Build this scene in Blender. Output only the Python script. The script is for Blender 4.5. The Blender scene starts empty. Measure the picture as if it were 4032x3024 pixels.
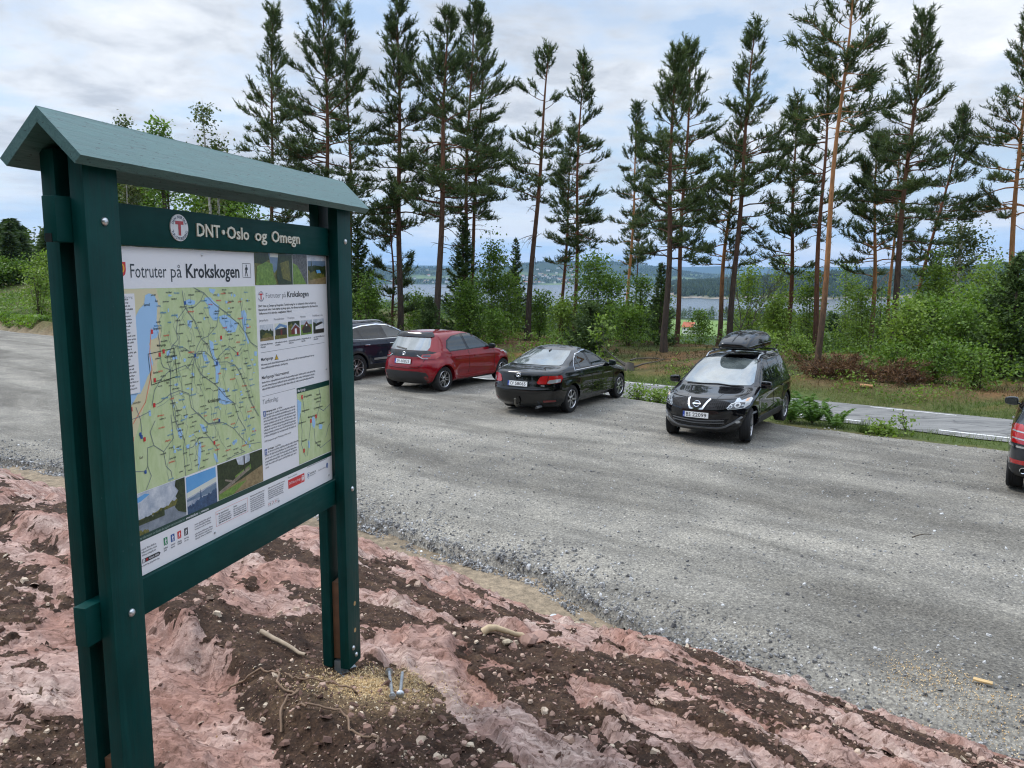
import bpy, bmesh, math, random
import numpy as np
from mathutils import Vector, Matrix
from mathutils.bvhtree import BVHTree
from mathutils.geometry import delaunay_2d_cdt
R = math.radians
scene = bpy.context.scene
COL = scene.collection
RNG = np.random.default_rng(11)
random.seed(5)

# ------------------------------------------------------------------ objects
def link(o, parent=None):
    COL.objects.link(o)
    if parent is not None:
        o.parent = parent
    return o

def tag(o, label=None, cat=None, group=None, kind=None):
    if label: o['label'] = label
    if cat: o['category'] = cat
    if group: o['group'] = group
    if kind: o['kind'] = kind
    return o

def thing(name, label, cat, loc=(0, 0, 0), rz=0.0, group=None):
    o = bpy.data.objects.new(name, None)
    o.empty_display_size = 0.2
    o.location = loc
    o.rotation_euler = (0, 0, rz)
    link(o)
    return tag(o, label, cat, group)

def nmesh(name, V, faces, mats=(), smooth=False, fmat=None):
    """mesh from numpy: V (n,3); faces: array (m,k) or list of such arrays"""
    me = bpy.data.meshes.new(name)
    V = np.asarray(V, dtype=np.float32)
    if isinstance(faces, np.ndarray): faces = [faces]
    faces = [np.asarray(f, dtype=np.int32) for f in faces if len(f)]
    me.vertices.add(len(V)); me.vertices.foreach_set('co', V.ravel())
    nl = sum(f.size for f in faces); nf = sum(len(f) for f in faces)
    me.loops.add(nl); me.polygons.add(nf)
    me.loops.foreach_set('vertex_index', np.concatenate([f.ravel() for f in faces]))
    tot = np.concatenate([np.full(len(f), f.shape[1], dtype=np.int32) for f in faces])
    st = np.concatenate([[0], np.cumsum(tot)[:-1]]).astype(np.int32)
    me.polygons.foreach_set('loop_start', st)
    if fmat is not None: me.polygons.foreach_set('material_index', np.asarray(fmat, dtype=np.int32))
    me.polygons.foreach_set('use_smooth', np.full(nf, bool(smooth)))
    me.update(calc_edges=True)
    for m in (mats if isinstance(mats, (list, tuple)) else [mats]): me.materials.append(m)
    return me

def put(name, me, parent=None, loc=None):
    o = bpy.data.objects.new(name, me)
    if loc is not None: o.location = loc
    return link(o, parent)

def vattr(me, name, arr):
    a = me.attributes.new(name, 'FLOAT', 'POINT')
    a.data.foreach_set('value', np.asarray(arr, dtype=np.float32))

def cattr(me, name, arr):
    a = me.attributes.new(name, 'FLOAT_COLOR', 'POINT')
    c = np.ones((len(arr), 4), dtype=np.float32); c[:, :3] = arr
    a.data.foreach_set('color', c.ravel())

class MB:
    """collects simple shapes into ONE mesh"""
    def __init__(s): s.v = []; s.f = []
    def add(s, V, F):
        b = len(s.v); s.v += [tuple(p) for p in V]; s.f += [tuple(i + b for i in f) for f in F]; return s
    def box(s, c, d, rot=None, bev=0.0):
        bm = bmesh.new(); bmesh.ops.create_cube(bm, size=1.0)
        bmesh.ops.scale(bm, vec=d, verts=bm.verts)
        if bev: bmesh.ops.bevel(bm, geom=bm.edges[:], offset=bev, segments=2, affect='EDGES', profile=0.6)
        M = Matrix.Translation(c) @ (rot.to_4x4() if rot is not None else Matrix())
        bm.transform(M); return s.bm(bm)
    def bm(s, bm):
        bm.verts.index_update()
        s.add([v.co[:] for v in bm.verts], [[v.index for v in f.verts] for f in bm.faces]); bm.free(); return s
    def tube(s, pts, rad, n=8, cap=True):
        pts = [Vector(p) for p in pts]
        rad = rad if isinstance(rad, (list, tuple)) else [rad] * len(pts)
        b = len(s.v); up = Vector((0, 0, 1))
        for i, p in enumerate(pts):
            t = (pts[min(i + 1, len(pts) - 1)] - pts[max(i - 1, 0)]).normalized()
            a = t.cross(up if abs(t.z) < 0.95 else Vector((1, 0, 0))).normalized(); c = a.cross(t)
            for k in range(n):
                q = 2 * math.pi * k / n
                s.v.append(tuple(p + (a * math.cos(q) + c * math.sin(q)) * rad[i]))
        for i in range(len(pts) - 1):
            for k in range(n):
                s.f.append((b + i * n + k, b + i * n + (k + 1) % n, b + (i + 1) * n + (k + 1) % n, b + (i + 1) * n + k))
        if cap:
            s.f.append(tuple(b + k for k in range(n))[::-1]); e = b + (len(pts) - 1) * n
            s.f.append(tuple(e + k for k in range(n)))
        return s
    def lathe(s, prof, n=32, M=Matrix(), closed=False):
        """prof: (radius, height) pairs turned about local z"""
        b = len(s.v)
        for r, z in prof:
            for k in range(n):
                q = 2 * math.pi * k / n
                s.v.append(tuple(M @ Vector((r * math.cos(q), r * math.sin(q), z))))
        m = len(prof)
        for i in range(m if closed else m - 1):
            j = (i + 1) % m
            for k in range(n):
                s.f.append((b + i * n + k, b + i * n + (k + 1) % n, b + j * n + (k + 1) % n, b + j * n + k))
        if not closed:
            if prof[0][0] > 1e-4: s.f.append(tuple(b + k for k in range(n))[::-1])
            if prof[-1][0] > 1e-4: s.f.append(tuple(b + (m - 1) * n + k for k in range(n)))
        return s
    def prism(s, poly, M, h):
        """poly in local xy, extruded 0..h along local z"""
        n = len(poly); b = len(s.v)
        for z in (0, h):
            for x, y in poly: s.v.append(tuple(M @ Vector((x, y, z))))
        s.f.append(tuple(b + i for i in range(n))[::-1]); s.f.append(tuple(b + n + i for i in range(n)))
        for i in range(n): s.f.append((b + i, b + (i + 1) % n, b + n + (i + 1) % n, b + n + i))
        return s
    def build(s, name, m, parent=None, smooth=None, loc=None):
        me = bpy.data.meshes.new(name); me.from_pydata(s.v, [], s.f); me.update()
        bm = bmesh.new(); bm.from_mesh(me); bmesh.ops.recalc_face_normals(bm, faces=bm.faces); bm.to_mesh(me); bm.free()
        for q in (m if isinstance(m, (list, tuple)) else [m]): me.materials.append(q)
        if smooth is not None:
            me.shade_smooth(); me.set_sharp_from_angle(angle=R(smooth))
        return put(name, me, parent, loc)

def copy_tree(o, parent=None):
    c = o.copy(); link(c)
    if parent is not None: c.parent = parent
    for ch in list(o.children): copy_tree(ch, c)
    return c

# ------------------------------------------------------------------ noise (numpy)
def _h(ix, iy, seed):
    n = (ix.astype(np.int64) * 374761393 + iy.astype(np.int64) * 668265263 + seed * 1442695041) & 0xffffffff
    n = ((n ^ (n >> 13)) * 1274126177) & 0xffffffff
    return ((n ^ (n >> 16)) & 0xffff) / 65535.0
def vnoise(x, y, seed=0):
    x = np.asarray(x, float); y = np.asarray(y, float)
    ix = np.floor(x); iy = np.floor(y); fx = x - ix; fy = y - iy
    u = fx * fx * fx * (fx * (fx * 6 - 15) + 10); v = fy * fy * fy * (fy * (fy * 6 - 15) + 10)
    a = _h(ix, iy, seed); b = _h(ix + 1, iy, seed); c = _h(ix, iy + 1, seed); d = _h(ix + 1, iy + 1, seed)
    return (a + (b - a) * u) * (1 - v) + (c + (d - c) * u) * v
def fbm(x, y, o=4, seed=0, g=0.5):
    t = 0; a = 1; s = 0
    for i in range(o):
        t = t + a * (vnoise(x, y, seed + i * 17) - 0.5); s += a; a *= g; x = x * 2.03 + 13.7; y = y * 2.03 + 7.1
    return t / s * 2
def sstep(a, b, x):
    t = np.clip((np.asarray(x, float) - a) / (b - a), 0, 1); return t * t * (3 - 2 * t)
def seg_dist(x, y, pts, closed=False):
    """distance to polyline and signed inside test for closed polygons"""
    d = np.full(np.shape(x), 1e9); ins = np.zeros(np.shape(x), bool)
    n = len(pts)
    for i in range(n if closed else n - 1):
        ax, ay = pts[i]; bx, by = pts[(i + 1) % n]
        t = np.clip(((x - ax) * (bx - ax) + (y - ay) * (by - ay)) / ((bx - ax) ** 2 + (by - ay) ** 2 + 1e-12), 0, 1)
        d = np.minimum(d, np.hypot(x - ax - t * (bx - ax), y - ay - t * (by - ay)))
        if closed:
            with np.errstate(divide='ignore', invalid='ignore'):
                c = ((ay > y) != (by > y)) & (x < (bx - ax) * (y - ay) / (by - ay + 1e-15) + ax)
            ins ^= c
    return (d, ins) if closed else d

# ------------------------------------------------------------------ materials
def newmat(name):
    m = bpy.data.materials.new(name); m.use_nodes = True
    nt = m.node_tree; b = nt.nodes['Principled BSDF']
    return m, nt, b
def N(nt, typ, **kw):
    n = nt.nodes.new(typ)
    for k, v in kw.items():
        if k.startswith('i_'): n.inputs[k[2:]].default_value = v
        else: setattr(n, k, v)
    return n
def ramp(nt, src, stops, interp='LINEAR'):
    r = nt.nodes.new('ShaderNodeValToRGB'); cr = r.color_ramp; cr.interpolation = interp
    while len(cr.elements) < len(stops): cr.elements.new(0.5)
    for e, (p, c) in zip(cr.elements, stops):
        e.position = p; e.color = tuple(c) + (1,) if len(c) == 3 else c
    nt.links.new(src, r.inputs[0]); return r.outputs[0]
def mixc(nt, fac, a, b, mode='MIX'):
    n = nt.nodes.new('ShaderNodeMix'); n.data_type = 'RGBA'; n.blend_type = mode
    for s, v in ((0, fac), (6, a), (7, b)):
        if hasattr(v, 'links'): nt.links.new(v, n.inputs[s])
        elif s == 0: n.inputs[0].default_value = v
        else: n.inputs[s].default_value = tuple(v) + (1,) if len(v) == 3 else v
    return n.outputs[2]
def texco(nt, kind='Object', scale=(1, 1, 1), rot=(0, 0, 0)):
    t = nt.nodes.new('ShaderNodeTexCoord'); mp = nt.nodes.new('ShaderNodeMapping')
    mp.inputs['Scale'].default_value = scale; mp.inputs['Rotation'].default_value = rot
    nt.links.new(t.outputs[kind], mp.inputs[0]); return mp.outputs[0]
def noise(nt, co, scale, detail=4, rough=0.55, out=0, dist=0.0):
    n = nt.nodes.new('ShaderNodeTexNoise')
    n.inputs['Scale'].default_value = scale; n.inputs['Detail'].default_value = detail
    n.inputs['Roughness'].default_value = rough; n.inputs['Distortion'].default_value = dist
    if co is not None: nt.links.new(co, n.inputs['Vector'])
    return n.outputs[out]
def bump(nt, b, h, strength=0.3, dist=0.02):
    n = nt.nodes.new('ShaderNodeBump'); n.inputs['Strength'].default_value = strength; n.inputs['Distance'].default_value = dist
    nt.links.new(h, n.inputs['Height']); nt.links.new(n.outputs[0], b.inputs['Normal'])
def plain(name, col, rough=0.5, metal=0.0, spec=0.5, var=0.0, vs=8.0, coat=0.0, ior=None):
    m, nt, b = newmat(name)
    b.inputs['Base Color'].default_value = tuple(col) + (1,)
    b.inputs['Roughness'].default_value = rough; b.inputs['Metallic'].default_value = metal
    b.inputs['Specular IOR Level'].default_value = spec
    if coat: b.inputs['Coat Weight'].default_value = coat; b.inputs['Coat Roughness'].default_value = 0.03
    if ior: b.inputs['IOR'].default_value = ior
    if var:
        f = noise(nt, texco(nt), vs, 5)
        c = ramp(nt, f, [(0.25, [x * (1 - var) for x in col]), (0.75, [min(1, x * (1 + var)) for x in col])])
        nt.links.new(c, b.inputs['Base Color'])
        nt.links.new(ramp(nt, f, [(0.2, [max(0, rough - .12)] * 3), (0.8, [min(1, rough + .12)] * 3)]), b.inputs['Roughness'])
    return m
# ------------------------------------------------------------------ camera
CAM_Z = 3.1
cd = bpy.data.cameras.new('camera'); cam = bpy.data.objects.new('camera', cd); COL.objects.link(cam)
cd.sensor_width = 36.0; cd.lens = 36.0 * 780.6 / 1024
cd.clip_start = 0.05; cd.clip_end = 60000
_p, _r = 0.1376, 0.0035
_fw = Vector((0, math.cos(_p), -math.sin(_p))); _u = Vector((0, math.sin(_p), math.cos(_p))); _x = Vector((1, 0, 0))
_x2 = _x * math.cos(_r) + _u * math.sin(_r); _u2 = -_x * math.sin(_r) + _u * math.cos(_r)
Mc = Matrix((_x2, _u2, -_fw)).transposed().to_4x4(); Mc.translation = (0, 0, CAM_Z)
cam.matrix_world = Mc
scene.camera = cam

# ------------------------------------------------------------------ world and light
w = bpy.data.worlds.new('World'); scene.world = w; w.use_nodes = True
nt = w.node_tree; bg = nt.nodes['Background']
SUN_EL, SUN_AZ = 52.0, -68.0     # azimuth from +Y towards +X
sky = nt.nodes.new('ShaderNodeTexSky'); sky.sky_type = 'NISHITA'; sky.sun_disc = False
sky.sun_elevation = R(SUN_EL); sky.sun_rotation = R(SUN_AZ)
sky.air_density = 1.2; sky.dust_density = 1.0; sky.ozone_density = 2.0
tc = nt.nodes.new('ShaderNodeTexCoord')
sep = nt.nodes.new('ShaderNodeSeparateXYZ'); nt.links.new(tc.outputs['Generated'], sep.inputs[0])
def mth(op, a, b=None, c=None):
    n = nt.nodes.new('ShaderNodeMath'); n.operation = op
    for i, v in enumerate((a, b, c)):
        if v is None: continue
        if hasattr(v, 'links'): nt.links.new(v, n.inputs[i])
        else: n.inputs[i].default_value = v
    return n.outputs[0]
zc = mth('ADD', mth('MAXIMUM', sep.outputs[2], 0.0), 0.16)
cmb = nt.nodes.new('ShaderNodeCombineXYZ')
nt.links.new(mth('DIVIDE', sep.outputs[0], zc), cmb.inputs[0]); nt.links.new(mth('DIVIDE', sep.outputs[1], zc), cmb.inputs[1])
pl = cmb.outputs[0]
n1 = noise(nt, pl, 1.15, 7, 0.58, dist=0.25)      # where cloud covers
n2 = noise(nt, pl, 0.8, 5, 0.55, dist=0.5)        # thick grey bases
n3 = noise(nt, pl, 3.4, 6, 0.6, dist=0.3)         # billows
cover = ramp(nt, mth('ADD', mth('MULTIPLY', n1, 0.66), mth('MULTIPLY', n3, 0.34)), [(0.42, (0, 0, 0)), (0.54, (1, 1, 1))])
grey = ramp(nt, mth('ADD', mth('MULTIPLY', n2, 0.52), mth('MULTIPLY', n3, 0.48)), [(0.36, (8.8, 8.9, 9.1)), (0.46, (7.0, 7.35, 7.8)), (0.56, (4.9, 5.3, 5.9)), (.68, (4.0, 4.4, 5.0))])
cl = mixc(nt, cover, sky.outputs[0], grey)
thin = mixc(nt, 0.5, sky.outputs[0], (5.6, 7.0, 9.0))
cl2 = mixc(nt, cover, thin, grey)
# the lowest sky: clear pale blue band with flat cloud streaks
mps = nt.nodes.new('ShaderNodeMapping'); mps.inputs['Scale'].default_value = (3.2, 3.2, 26); nt.links.new(tc.outputs['Generated'], mps.inputs[0])
ns = noise(nt, mps.outputs[0], 1.0, 6, 0.6, dist=0.3)
low = mixc(nt, ramp(nt, ns, [(0.42, (0, 0, 0)), (0.62, (1, 1, 1))]), (4.4, 6.1, 8.2), (7.3, 7.7, 8.2))
lowf = ramp(nt, sep.outputs[2], [(0.03, (1, 1, 1)), (0.13, (0, 0, 0))])
allc = mixc(nt, lowf, cl2, low)
zen = ramp(nt, sep.outputs[2], [(0.30, (1, 1, 1)), (0.80, (2.6, 2.6, 2.6))])      # an overcast sky is brightest overhead
allc = mixc(nt, 1.0, allc, zen, 'MULTIPLY')
nt.links.new(allc, bg.inputs[0]); bg.inputs[1].default_value = 0.085

sl = bpy.data.lights.new('sun', 'SUN'); sl.energy = 1.4; sl.angle = R(14); sl.color = (1.0, 0.96, 0.9)
so = bpy.data.objects.new('sun', sl); COL.objects.link(so)
_d = Vector((math.sin(R(SUN_AZ)) * math.cos(R(SUN_EL)), math.cos(R(SUN_AZ)) * math.cos(R(SUN_EL)), math.sin(R(SUN_EL))))
so.rotation_euler = _d.to_track_quat('Z', 'Y').to_euler(); so.location = (-20, 10, 40)

# ------------------------------------------------------------------ terrain
QN = (0.628, 0.778); UN = (-0.778, 0.628)
def uq(x, y): return x * UN[0] + y * UN[1], x * QN[0] + y * QN[1]
def xy(u, q):
    D = UN[0] * QN[1] - UN[1] * QN[0]
    return (u * QN[1] - q * UN[1]) / D, (q * UN[0] - u * QN[0]) / D
CONTACT = [(-40, 26), (-20, 19), (-8.95, 13.36), (-7.53, 12.71), (-4.6, 11.5), (-2.02, 10.13), (-1.18, 9.25), (-.57, 8.8), (.23, 8.25), (.72, 7.4), (1.25, 6.6), (1.56, 6.35), (2.02, 5.86), (2.42, 5.49), (2.9, 5.02), (3.34, 4.69), (4.2, 3.95), (6, 2.4), (9, -.4), (14, -5)]
ROCKL = [(-40, 25), (-14, 15.6), (-9, 12.7), (-7.2, 11.4), (-5.8, 9.95), (-3.6, 9.1), (-1.7, 8.6), (-1.1, 8.25), (-.3, 7.4), (.35, 6.75), (.9, 6.35), (1.3, 6.3), (1.86, 5.86), (2.3, 5.44), (2.77, 5.1), (3.29, 4.6), (4.2, 3.85), (6, 2.3), (9, -.5), (14, -5)]
_cu = sorted([uq(*p) for p in CONTACT]); _cu_u = np.array([a for a, b in _cu]); _cu_q = np.array([b for a, b in _cu])
_ru = sorted([uq(*p) for p in ROCKL]); _ru_u = np.array([a for a, b in _ru]); _ru_q = np.array([b for a, b in _ru])
def q_contact(u): return np.interp(u, _cu_u, _cu_q)
def q_rock(u): return np.interp(u, _ru_u, _ru_q)
def q_lotend(u): return np.interp(u, [-30, -2, 6, 9.5, 12, 26, 36, 46, 70], [17.0, 17.15, 17.0, 17.9, 18.45, 18.5, 17.6, 16.7, 16.4]) + 0.16 * fbm(np.asarray(u) * .9, np.zeros_like(u) + 3.3, 3, 5)

LAKE = -57.0
def hill(x, y, cx, cy, rx, ry, h): return h * np.exp(-((x - cx) / rx) ** 2 - ((y - cy) / ry) ** 2)
def ground_z(x, y):
    x = np.asarray(x, float); y = np.asarray(y, float)
    u, q = uq(x, y); s = x / np.maximum(y, 30.0)
    z = np.interp(q, [-60, 2, 14, 17.5, 18.9, 22.2, 24.5, 34, 42, 80, 200, 450, 650, 850, 1000, 1400], [-.9, -.22, -.26, -.27, -.33, -.33, -.08, -.15, -1.0, -9, -20, -33, -36, -46, -63, -66])
    # the wood on the left stands on a rise beside the road
    z = z + 2.2 * sstep(24, 60, u) * sstep(23, 34, q) * (1 - sstep(60, 160, q))
    z = z + .75 * sstep(24, 34, u) * sstep(16.9, 17.7, q) * (1 - sstep(18.3, 18.95, q))     # low bank between car park and road
    z = z + .05 * fbm(x * 2.2, y * 2.2, 4, 13) * (1 - sstep(60, 90, q)) * (1 - sstep(18.3, 18.9, q) * (1 - sstep(22.2, 22.9, q)))
    n = fbm(x * .35, y * .35, 4, 3)
    z = z + n * .22 * sstep(22.3, 25, q) * (1 - sstep(150, 400, q))
    z = z + fbm(x * .02, y * .02, 4, 9) * 4 * sstep(90, 300, q) * (1 - sstep(420, 460, q) * (1 - sstep(700, 760, q)))
    shore = 5400 - 3200 * sstep(.15, .215, s) + 160 * fbm(s * 30, y * 0, 3, 21)
    r = (y - shore)
    land = LAKE - 9 + 14 * sstep(-60, 120, r) + 10 * sstep(0, 2500, r) + 6 * fbm(x * .004, y * .004, 4, 31) * sstep(0, 500, r)
    hs = hill(x, y, 390, 7400, 640, 900, 122) + hill(x, y, 1150, 8400, 800, 1300, 138) + hill(x, y, -900, 7000, 1100, 1200, 96) + hill(x, y, -2600, 7200, 1200, 1500, 120) + hill(x, y, -4800, 8200, 1500, 1800, 150) + hill(x, y, 0, 9000, 1500, 900, 60) + hill(x, y, 2300, 9500, 1500, 1200, 70)
    hr = np.interp(s, [.17, .21, .30, .36, .45, .55, .65, .85], [0, 22, 36, 54, 66, 74, 94, 110]) * sstep(0, 500, r) * (1 - sstep(1500, 2600, y - 2200)) * (1 + .25 * fbm(x * .003, y * .003, 4, 41))
    land = land + (hs * (1 + .12 * fbm(x * .002, y * .002, 4, 37)) * sstep(0, 700, r) + hr) * sstep(1200, 1800, y)
    mt = np.interp(s, [-.9, -.5, -.16, -.1, 0, .1, .14, .2, .3, .45, .52, .62, .66, .9], [280, 270, 285, 262, 235, 250, 300, 268, 262, 282, 300, 372, 400, 420]) * (1 + .06 * fbm(s * 14, y * 0, 4, 51))
    land = land + mt * sstep(12500, 18500, y) * (1 + .15 * fbm(x * .0006, y * .0006, 3, 55) * (1 - sstep(17500, 18500, y)))
    k = sstep(1150, 1500, y)
    return z * (1 - k) + np.where(y > 1100, land, z) * k

FIELD = [(98, 470), (128, 470), (205, 735), (150, 740), (120, 600)]
def ground_colour(x, y, z):
    u, q = uq(x, y); s = x / np.maximum(y, 30.0)
    n = fbm(x * .5, y * .5, 5, 61); n2 = fbm(x * .17, y * .17, 4, 67); nf = fbm(x * .006, y * .006, 5, 71)
    c = np.empty(x.shape + (3,))
    brown = np.array([.115, .078, .042]); moss = np.array([.060, .078, .024]); rust = np.array([.17, .088, .036])
    t = sstep(-.15, .3, n + .5 * n2)[..., None]; c[:] = brown * (1 - t) + moss * t
    t = (sstep(.08, .4, fbm(x * .8, y * .8, 3, 77)) * .55)[..., None]; c = c * (1 - t) + rust * t
    grass = np.array([.070, .098, .030]); t = (np.maximum(sstep(17.2, 18, q) * (1 - sstep(22.6, 24.6, q + n)), .9 * sstep(26, 34, u) * sstep(17, 18, q)) * (.65 + .35 * sstep(-.2, .2, n2)))[..., None]; c = c * (1 - t) + grass * t
    sand = np.array([.225, .185, .135]) * (1 + .3 * n[..., None]); t = (1 - sstep(16.5, 17.6, q))[..., None]; c = c * (1 - t) + sand * t
    vf = np.array([.028, .048, .016]) * (1 + .5 * nf[..., None]); t = sstep(38, 70, q)[..., None]; c = c * (1 - t) + vf * t
    d, ins = seg_dist(x, y, FIELD, True); t = ins[..., None] * 1.0; c = c * (1 - t) + np.array([.15, .235, .075]) * t
    far = sstep(1200, 1500, y)
    ff = np.array([.030, .050, .020]) * (1 + .4 * nf[..., None])
    pl_ = sstep(.05, .3, fbm(x * .0032, y * .0045, 3, 81)) * (1 - sstep(0, 60, z)) * sstep(2600, 3400, y) * .8 * (1 - sstep(11000, 14000, y))
    ff = ff * (1 - pl_[..., None]) + np.array([.15, .21, .085]) * pl_[..., None]
    sh = ((1 - sstep(LAKE + 1.0, LAKE + 4.5, z)) * sstep(.1, .2, s))[..., None]; ff = ff * (1 - sh) + np.array([.33, .28, .23]) * sh
    return c * (1 - far[..., None]) + ff * far[..., None]

rows = np.concatenate([np.arange(-25, 15, 1.0), np.arange(15, 46, .4), np.arange(46, 100, 1.5), np.geomspace(100, 1100, 60), np.geomspace(1130, 19500, 150)])
cols = np.linspace(-1.25, 1.25, 300)
GX = cols[None, :] * (rows[:, None] + 60); GY = np.repeat(rows[:, None], len(cols), 1)
GZ = ground_z(GX, GY)
def grid_faces(nr, nc):
    i = np.arange(nr - 1)[:, None] * nc + np.arange(nc - 1)[None, :]
    return np.stack([i, i + 1, i + nc + 1, i + nc], -1).reshape(-1, 4)
m, nt, b = newmat('ground_earth')
at = N(nt, 'ShaderNodeAttribute', attribute_name='alb')
co = texco(nt)
f1 = noise(nt, co, 9, 6, .65); f2 = noise(nt, co, 55, 4, .6)
c = mixc(nt, 1.0, at.outputs['Color'], ramp(nt, f1, [(.28, (.55, .55, .55)), (.72, (1.5, 1.45, 1.4))]), 'MULTIPLY')
c = mixc(nt, 1.0, c, ramp(nt, f2, [(.3, (.72, .72, .72)), (.7, (1.3, 1.28, 1.25))]), 'MULTIPLY')
nt.links.new(c, b.inputs['Base Color']); b.inputs['Roughness'].default_value = .95; b.inputs['Specular IOR Level'].default_value = .15
bump(nt, b, f2, .5, .03)
M_GROUND = m
me = nmesh('ground', np.stack([GX, GY, GZ], -1).reshape(-1, 3), grid_faces(*GX.shape), m, True)
cattr(me, 'alb', ground_colour(GX, GY, GZ).reshape(-1, 3))
tag(put('ground', me), kind='structure')

# lake
m, nt, b = newmat('lake_water')
b.inputs['Base Color'].default_value = (.045, .06, .07, 1); b.inputs['Roughness'].default_value = .22; b.inputs['IOR'].default_value = 1.33
co = texco(nt, scale=(.012, .05, 1)); bump(nt, b, noise(nt, co, 6, 4, .6), .25, 1.0)
me = nmesh('lake', [(-6000, 700, LAKE), (6000, 700, LAKE), (9000, 8000, LAKE), (-9000, 8000, LAKE)], np.array([[0, 1, 2, 3]]), m)
tag(put('lake', me), kind='structure')

# gravel car park sheet
us = np.concatenate([np.arange(-26, -4, .5), np.arange(-4, 20, .14), np.arange(20, 75, .6)]); vs = np.concatenate([np.linspace(0, .09, 9), np.linspace(.1, .94, 66), np.linspace(.95, 1.0, 7)])
LU = np.repeat(us[None, :], len(vs), 0)
q0 = q_contact(us) + .10 * fbm(us * 1.7, us * 0, 3, 91); q1 = q_lotend(us)
LQ = q0[None, :] * (1 - vs[:, None]) + q1[None, :] * vs[:, None]
LX, LY = xy(LU, LQ)
def lot_z(x, y):
    u, q = uq(x, y); a = q - q_contact(u); e = q_lotend(u) - q
    z = .022 * fbm(x * 1.3, y * 1.3, 4, 101) + .012 * fbm(u * .35, q * 3.0, 3, 103)
    return z - .14 * (1 - sstep(.05, .75, a + .12 * fbm(x * 3, y * 3, 3, 107))) - .30 * (1 - sstep(-.02, .12, a)) - .20 * (1 - sstep(.0, .8, e)) - .25 * (1 - sstep(-.05, .10, e))
LZ = lot_z(LX, LY)
m, nt, b = newmat('gravel')
geo = nt.nodes.new('ShaderNodeNewGeometry')
mpu = nt.nodes.new('ShaderNodeMapping'); mpu.inputs['Rotation'].default_value = (0, 0, R(38.9)); nt.links.new(geo.outputs['Position'], mpu.inputs[0])
mps = nt.nodes.new('ShaderNodeMapping'); mps.inputs['Scale'].default_value = (.16, .75, 1); nt.links.new(mpu.outputs[0], mps.inputs[0])
big = noise(nt, mps.outputs[0], 1.0, 6, .62, dist=.6); med = noise(nt, geo.outputs['Position'], 1.4, 5, .6); fine = noise(nt, geo.outputs['Position'], 38, 5, .7)
vor = nt.nodes.new('ShaderNodeTexVoronoi'); vor.inputs['Scale'].default_value = 46; nt.links.new(geo.outputs['Position'], vor.inputs['Vector'])
vorb = nt.nodes.new('ShaderNodeTexVoronoi'); vorb.inputs['Scale'].default_value = 90; nt.links.new(geo.outputs['Position'], vorb.inputs['Vector'])
base = ramp(nt, big, [(.32, (.138, .129, .112)), (.45, (.195, .184, .160)), (.55, (.255, .241, .210)), (.66, (.315, .296, .256))])
base = mixc(nt, .6, base, ramp(nt, med, [(.3, (.70, .70, .71)), (.7, (1.28, 1.26, 1.22))]), 'MULTIPLY')
base = mixc(nt, 1.0, base, ramp(nt, fine, [(.28, (.5, .5, .51)), (.5, (1, 1, 1)), (.74, (1.6, 1.58, 1.52))]), 'MULTIPLY')
st = ramp(nt, vor.outputs['Color'], [(.0, (.45, .45, .47)), (.55, (.95, .95, .95)), (.86, (1.1, 1.1, 1.1)), (.97, (2.0, 2.0, 2.05))])
base = mixc(nt, .75, base, st, 'MULTIPLY')
st2 = ramp(nt, vorb.outputs['Color'], [(.0, (.6, .6, .62)), (.7, (1.0, 1.0, 1.0)), (.97, (1.6, 1.6, 1.6))])
base = mixc(nt, .6, base, st2, 'MULTIPLY')
nt.links.new(base, b.inputs['Base Color']); b.inputs['Roughness'].default_value = .93; b.inputs['Specular IOR Level'].default_value = .2
bump(nt, b, mixc(nt, .5, vor.outputs['Distance'], fine), .55, .02)
M_GRAVEL = m
me = nmesh('car_park', np.stack([LX, LY, LZ], -1).reshape(-1, 3), grid_faces(*LX.shape), m, True)
tag(put('car_park', me), kind='structure')

# road
RZ = -.3
def ribbon(name, q0, q1, u0, u1, z, mt, n=90, wob=0.0, nq=9, camber=.03):
    uu = np.linspace(u0, u1, n); qq = np.linspace(0, 1, nq)
    a = q0 + wob * fbm(uu * 1.1, uu * 0 + q0, 3, 7); c_ = q1 + wob * fbm(uu * 1.3, uu * 0 + q1, 3, 8)
    Q = a[None, :] * (1 - qq[:, None]) + c_[None, :] * qq[:, None]; U = np.repeat(uu[None, :], nq, 0)
    X, Y = xy(U, Q); Z = z + camber * (1 - ((Q - 20.55) / 1.5) ** 2)
    return nmesh(name, np.stack([X, Y, Z], -1).reshape(-1, 3), grid_faces(nq, n), mt, True)
m, nt, b = newmat('asphalt')
geo = nt.nodes.new('ShaderNodeNewGeometry')
mpu = nt.nodes.new('ShaderNodeMapping'); mpu.inputs['Rotation'].default_value = (0, 0, R(38.9)); mpu.inputs['Scale'].default_value = (.35, 2.2, 1); nt.links.new(geo.outputs['Position'], mpu.inputs[0])
f = noise(nt, mpu.outputs[0], 1.6, 7, .65, dist=.8); fi = noise(nt, geo.outputs['Position'], 60, 4, .7)
mq = nt.nodes.new('ShaderNodeMapping'); mq.inputs['Rotation'].default_value = (0, 0, R(38.9)); mq.inputs['Scale'].default_value = (.5, 1.6, 1); nt.links.new(geo.outputs['Position'], mq.inputs[0])
vc = nt.nodes.new('ShaderNodeTexVoronoi'); vc.feature = 'DISTANCE_TO_EDGE'; vc.inputs['Scale'].default_value = 1.3; nt.links.new(mixc(nt, .12, mq.outputs[0], noise(nt, geo.outputs['Position'], 5, 4, .6, out=1)), vc.inputs['Vector'])
c = ramp(nt, f, [(.34, (.09, .09, .09)), (.48, (.185, .183, .176)), (.7, (.25, .245, .232))])
c = mixc(nt, 1.0, c, ramp(nt, fi, [(.3, (.7, .7, .7)), (.7, (1.3, 1.3, 1.3))]), 'MULTIPLY')
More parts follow.
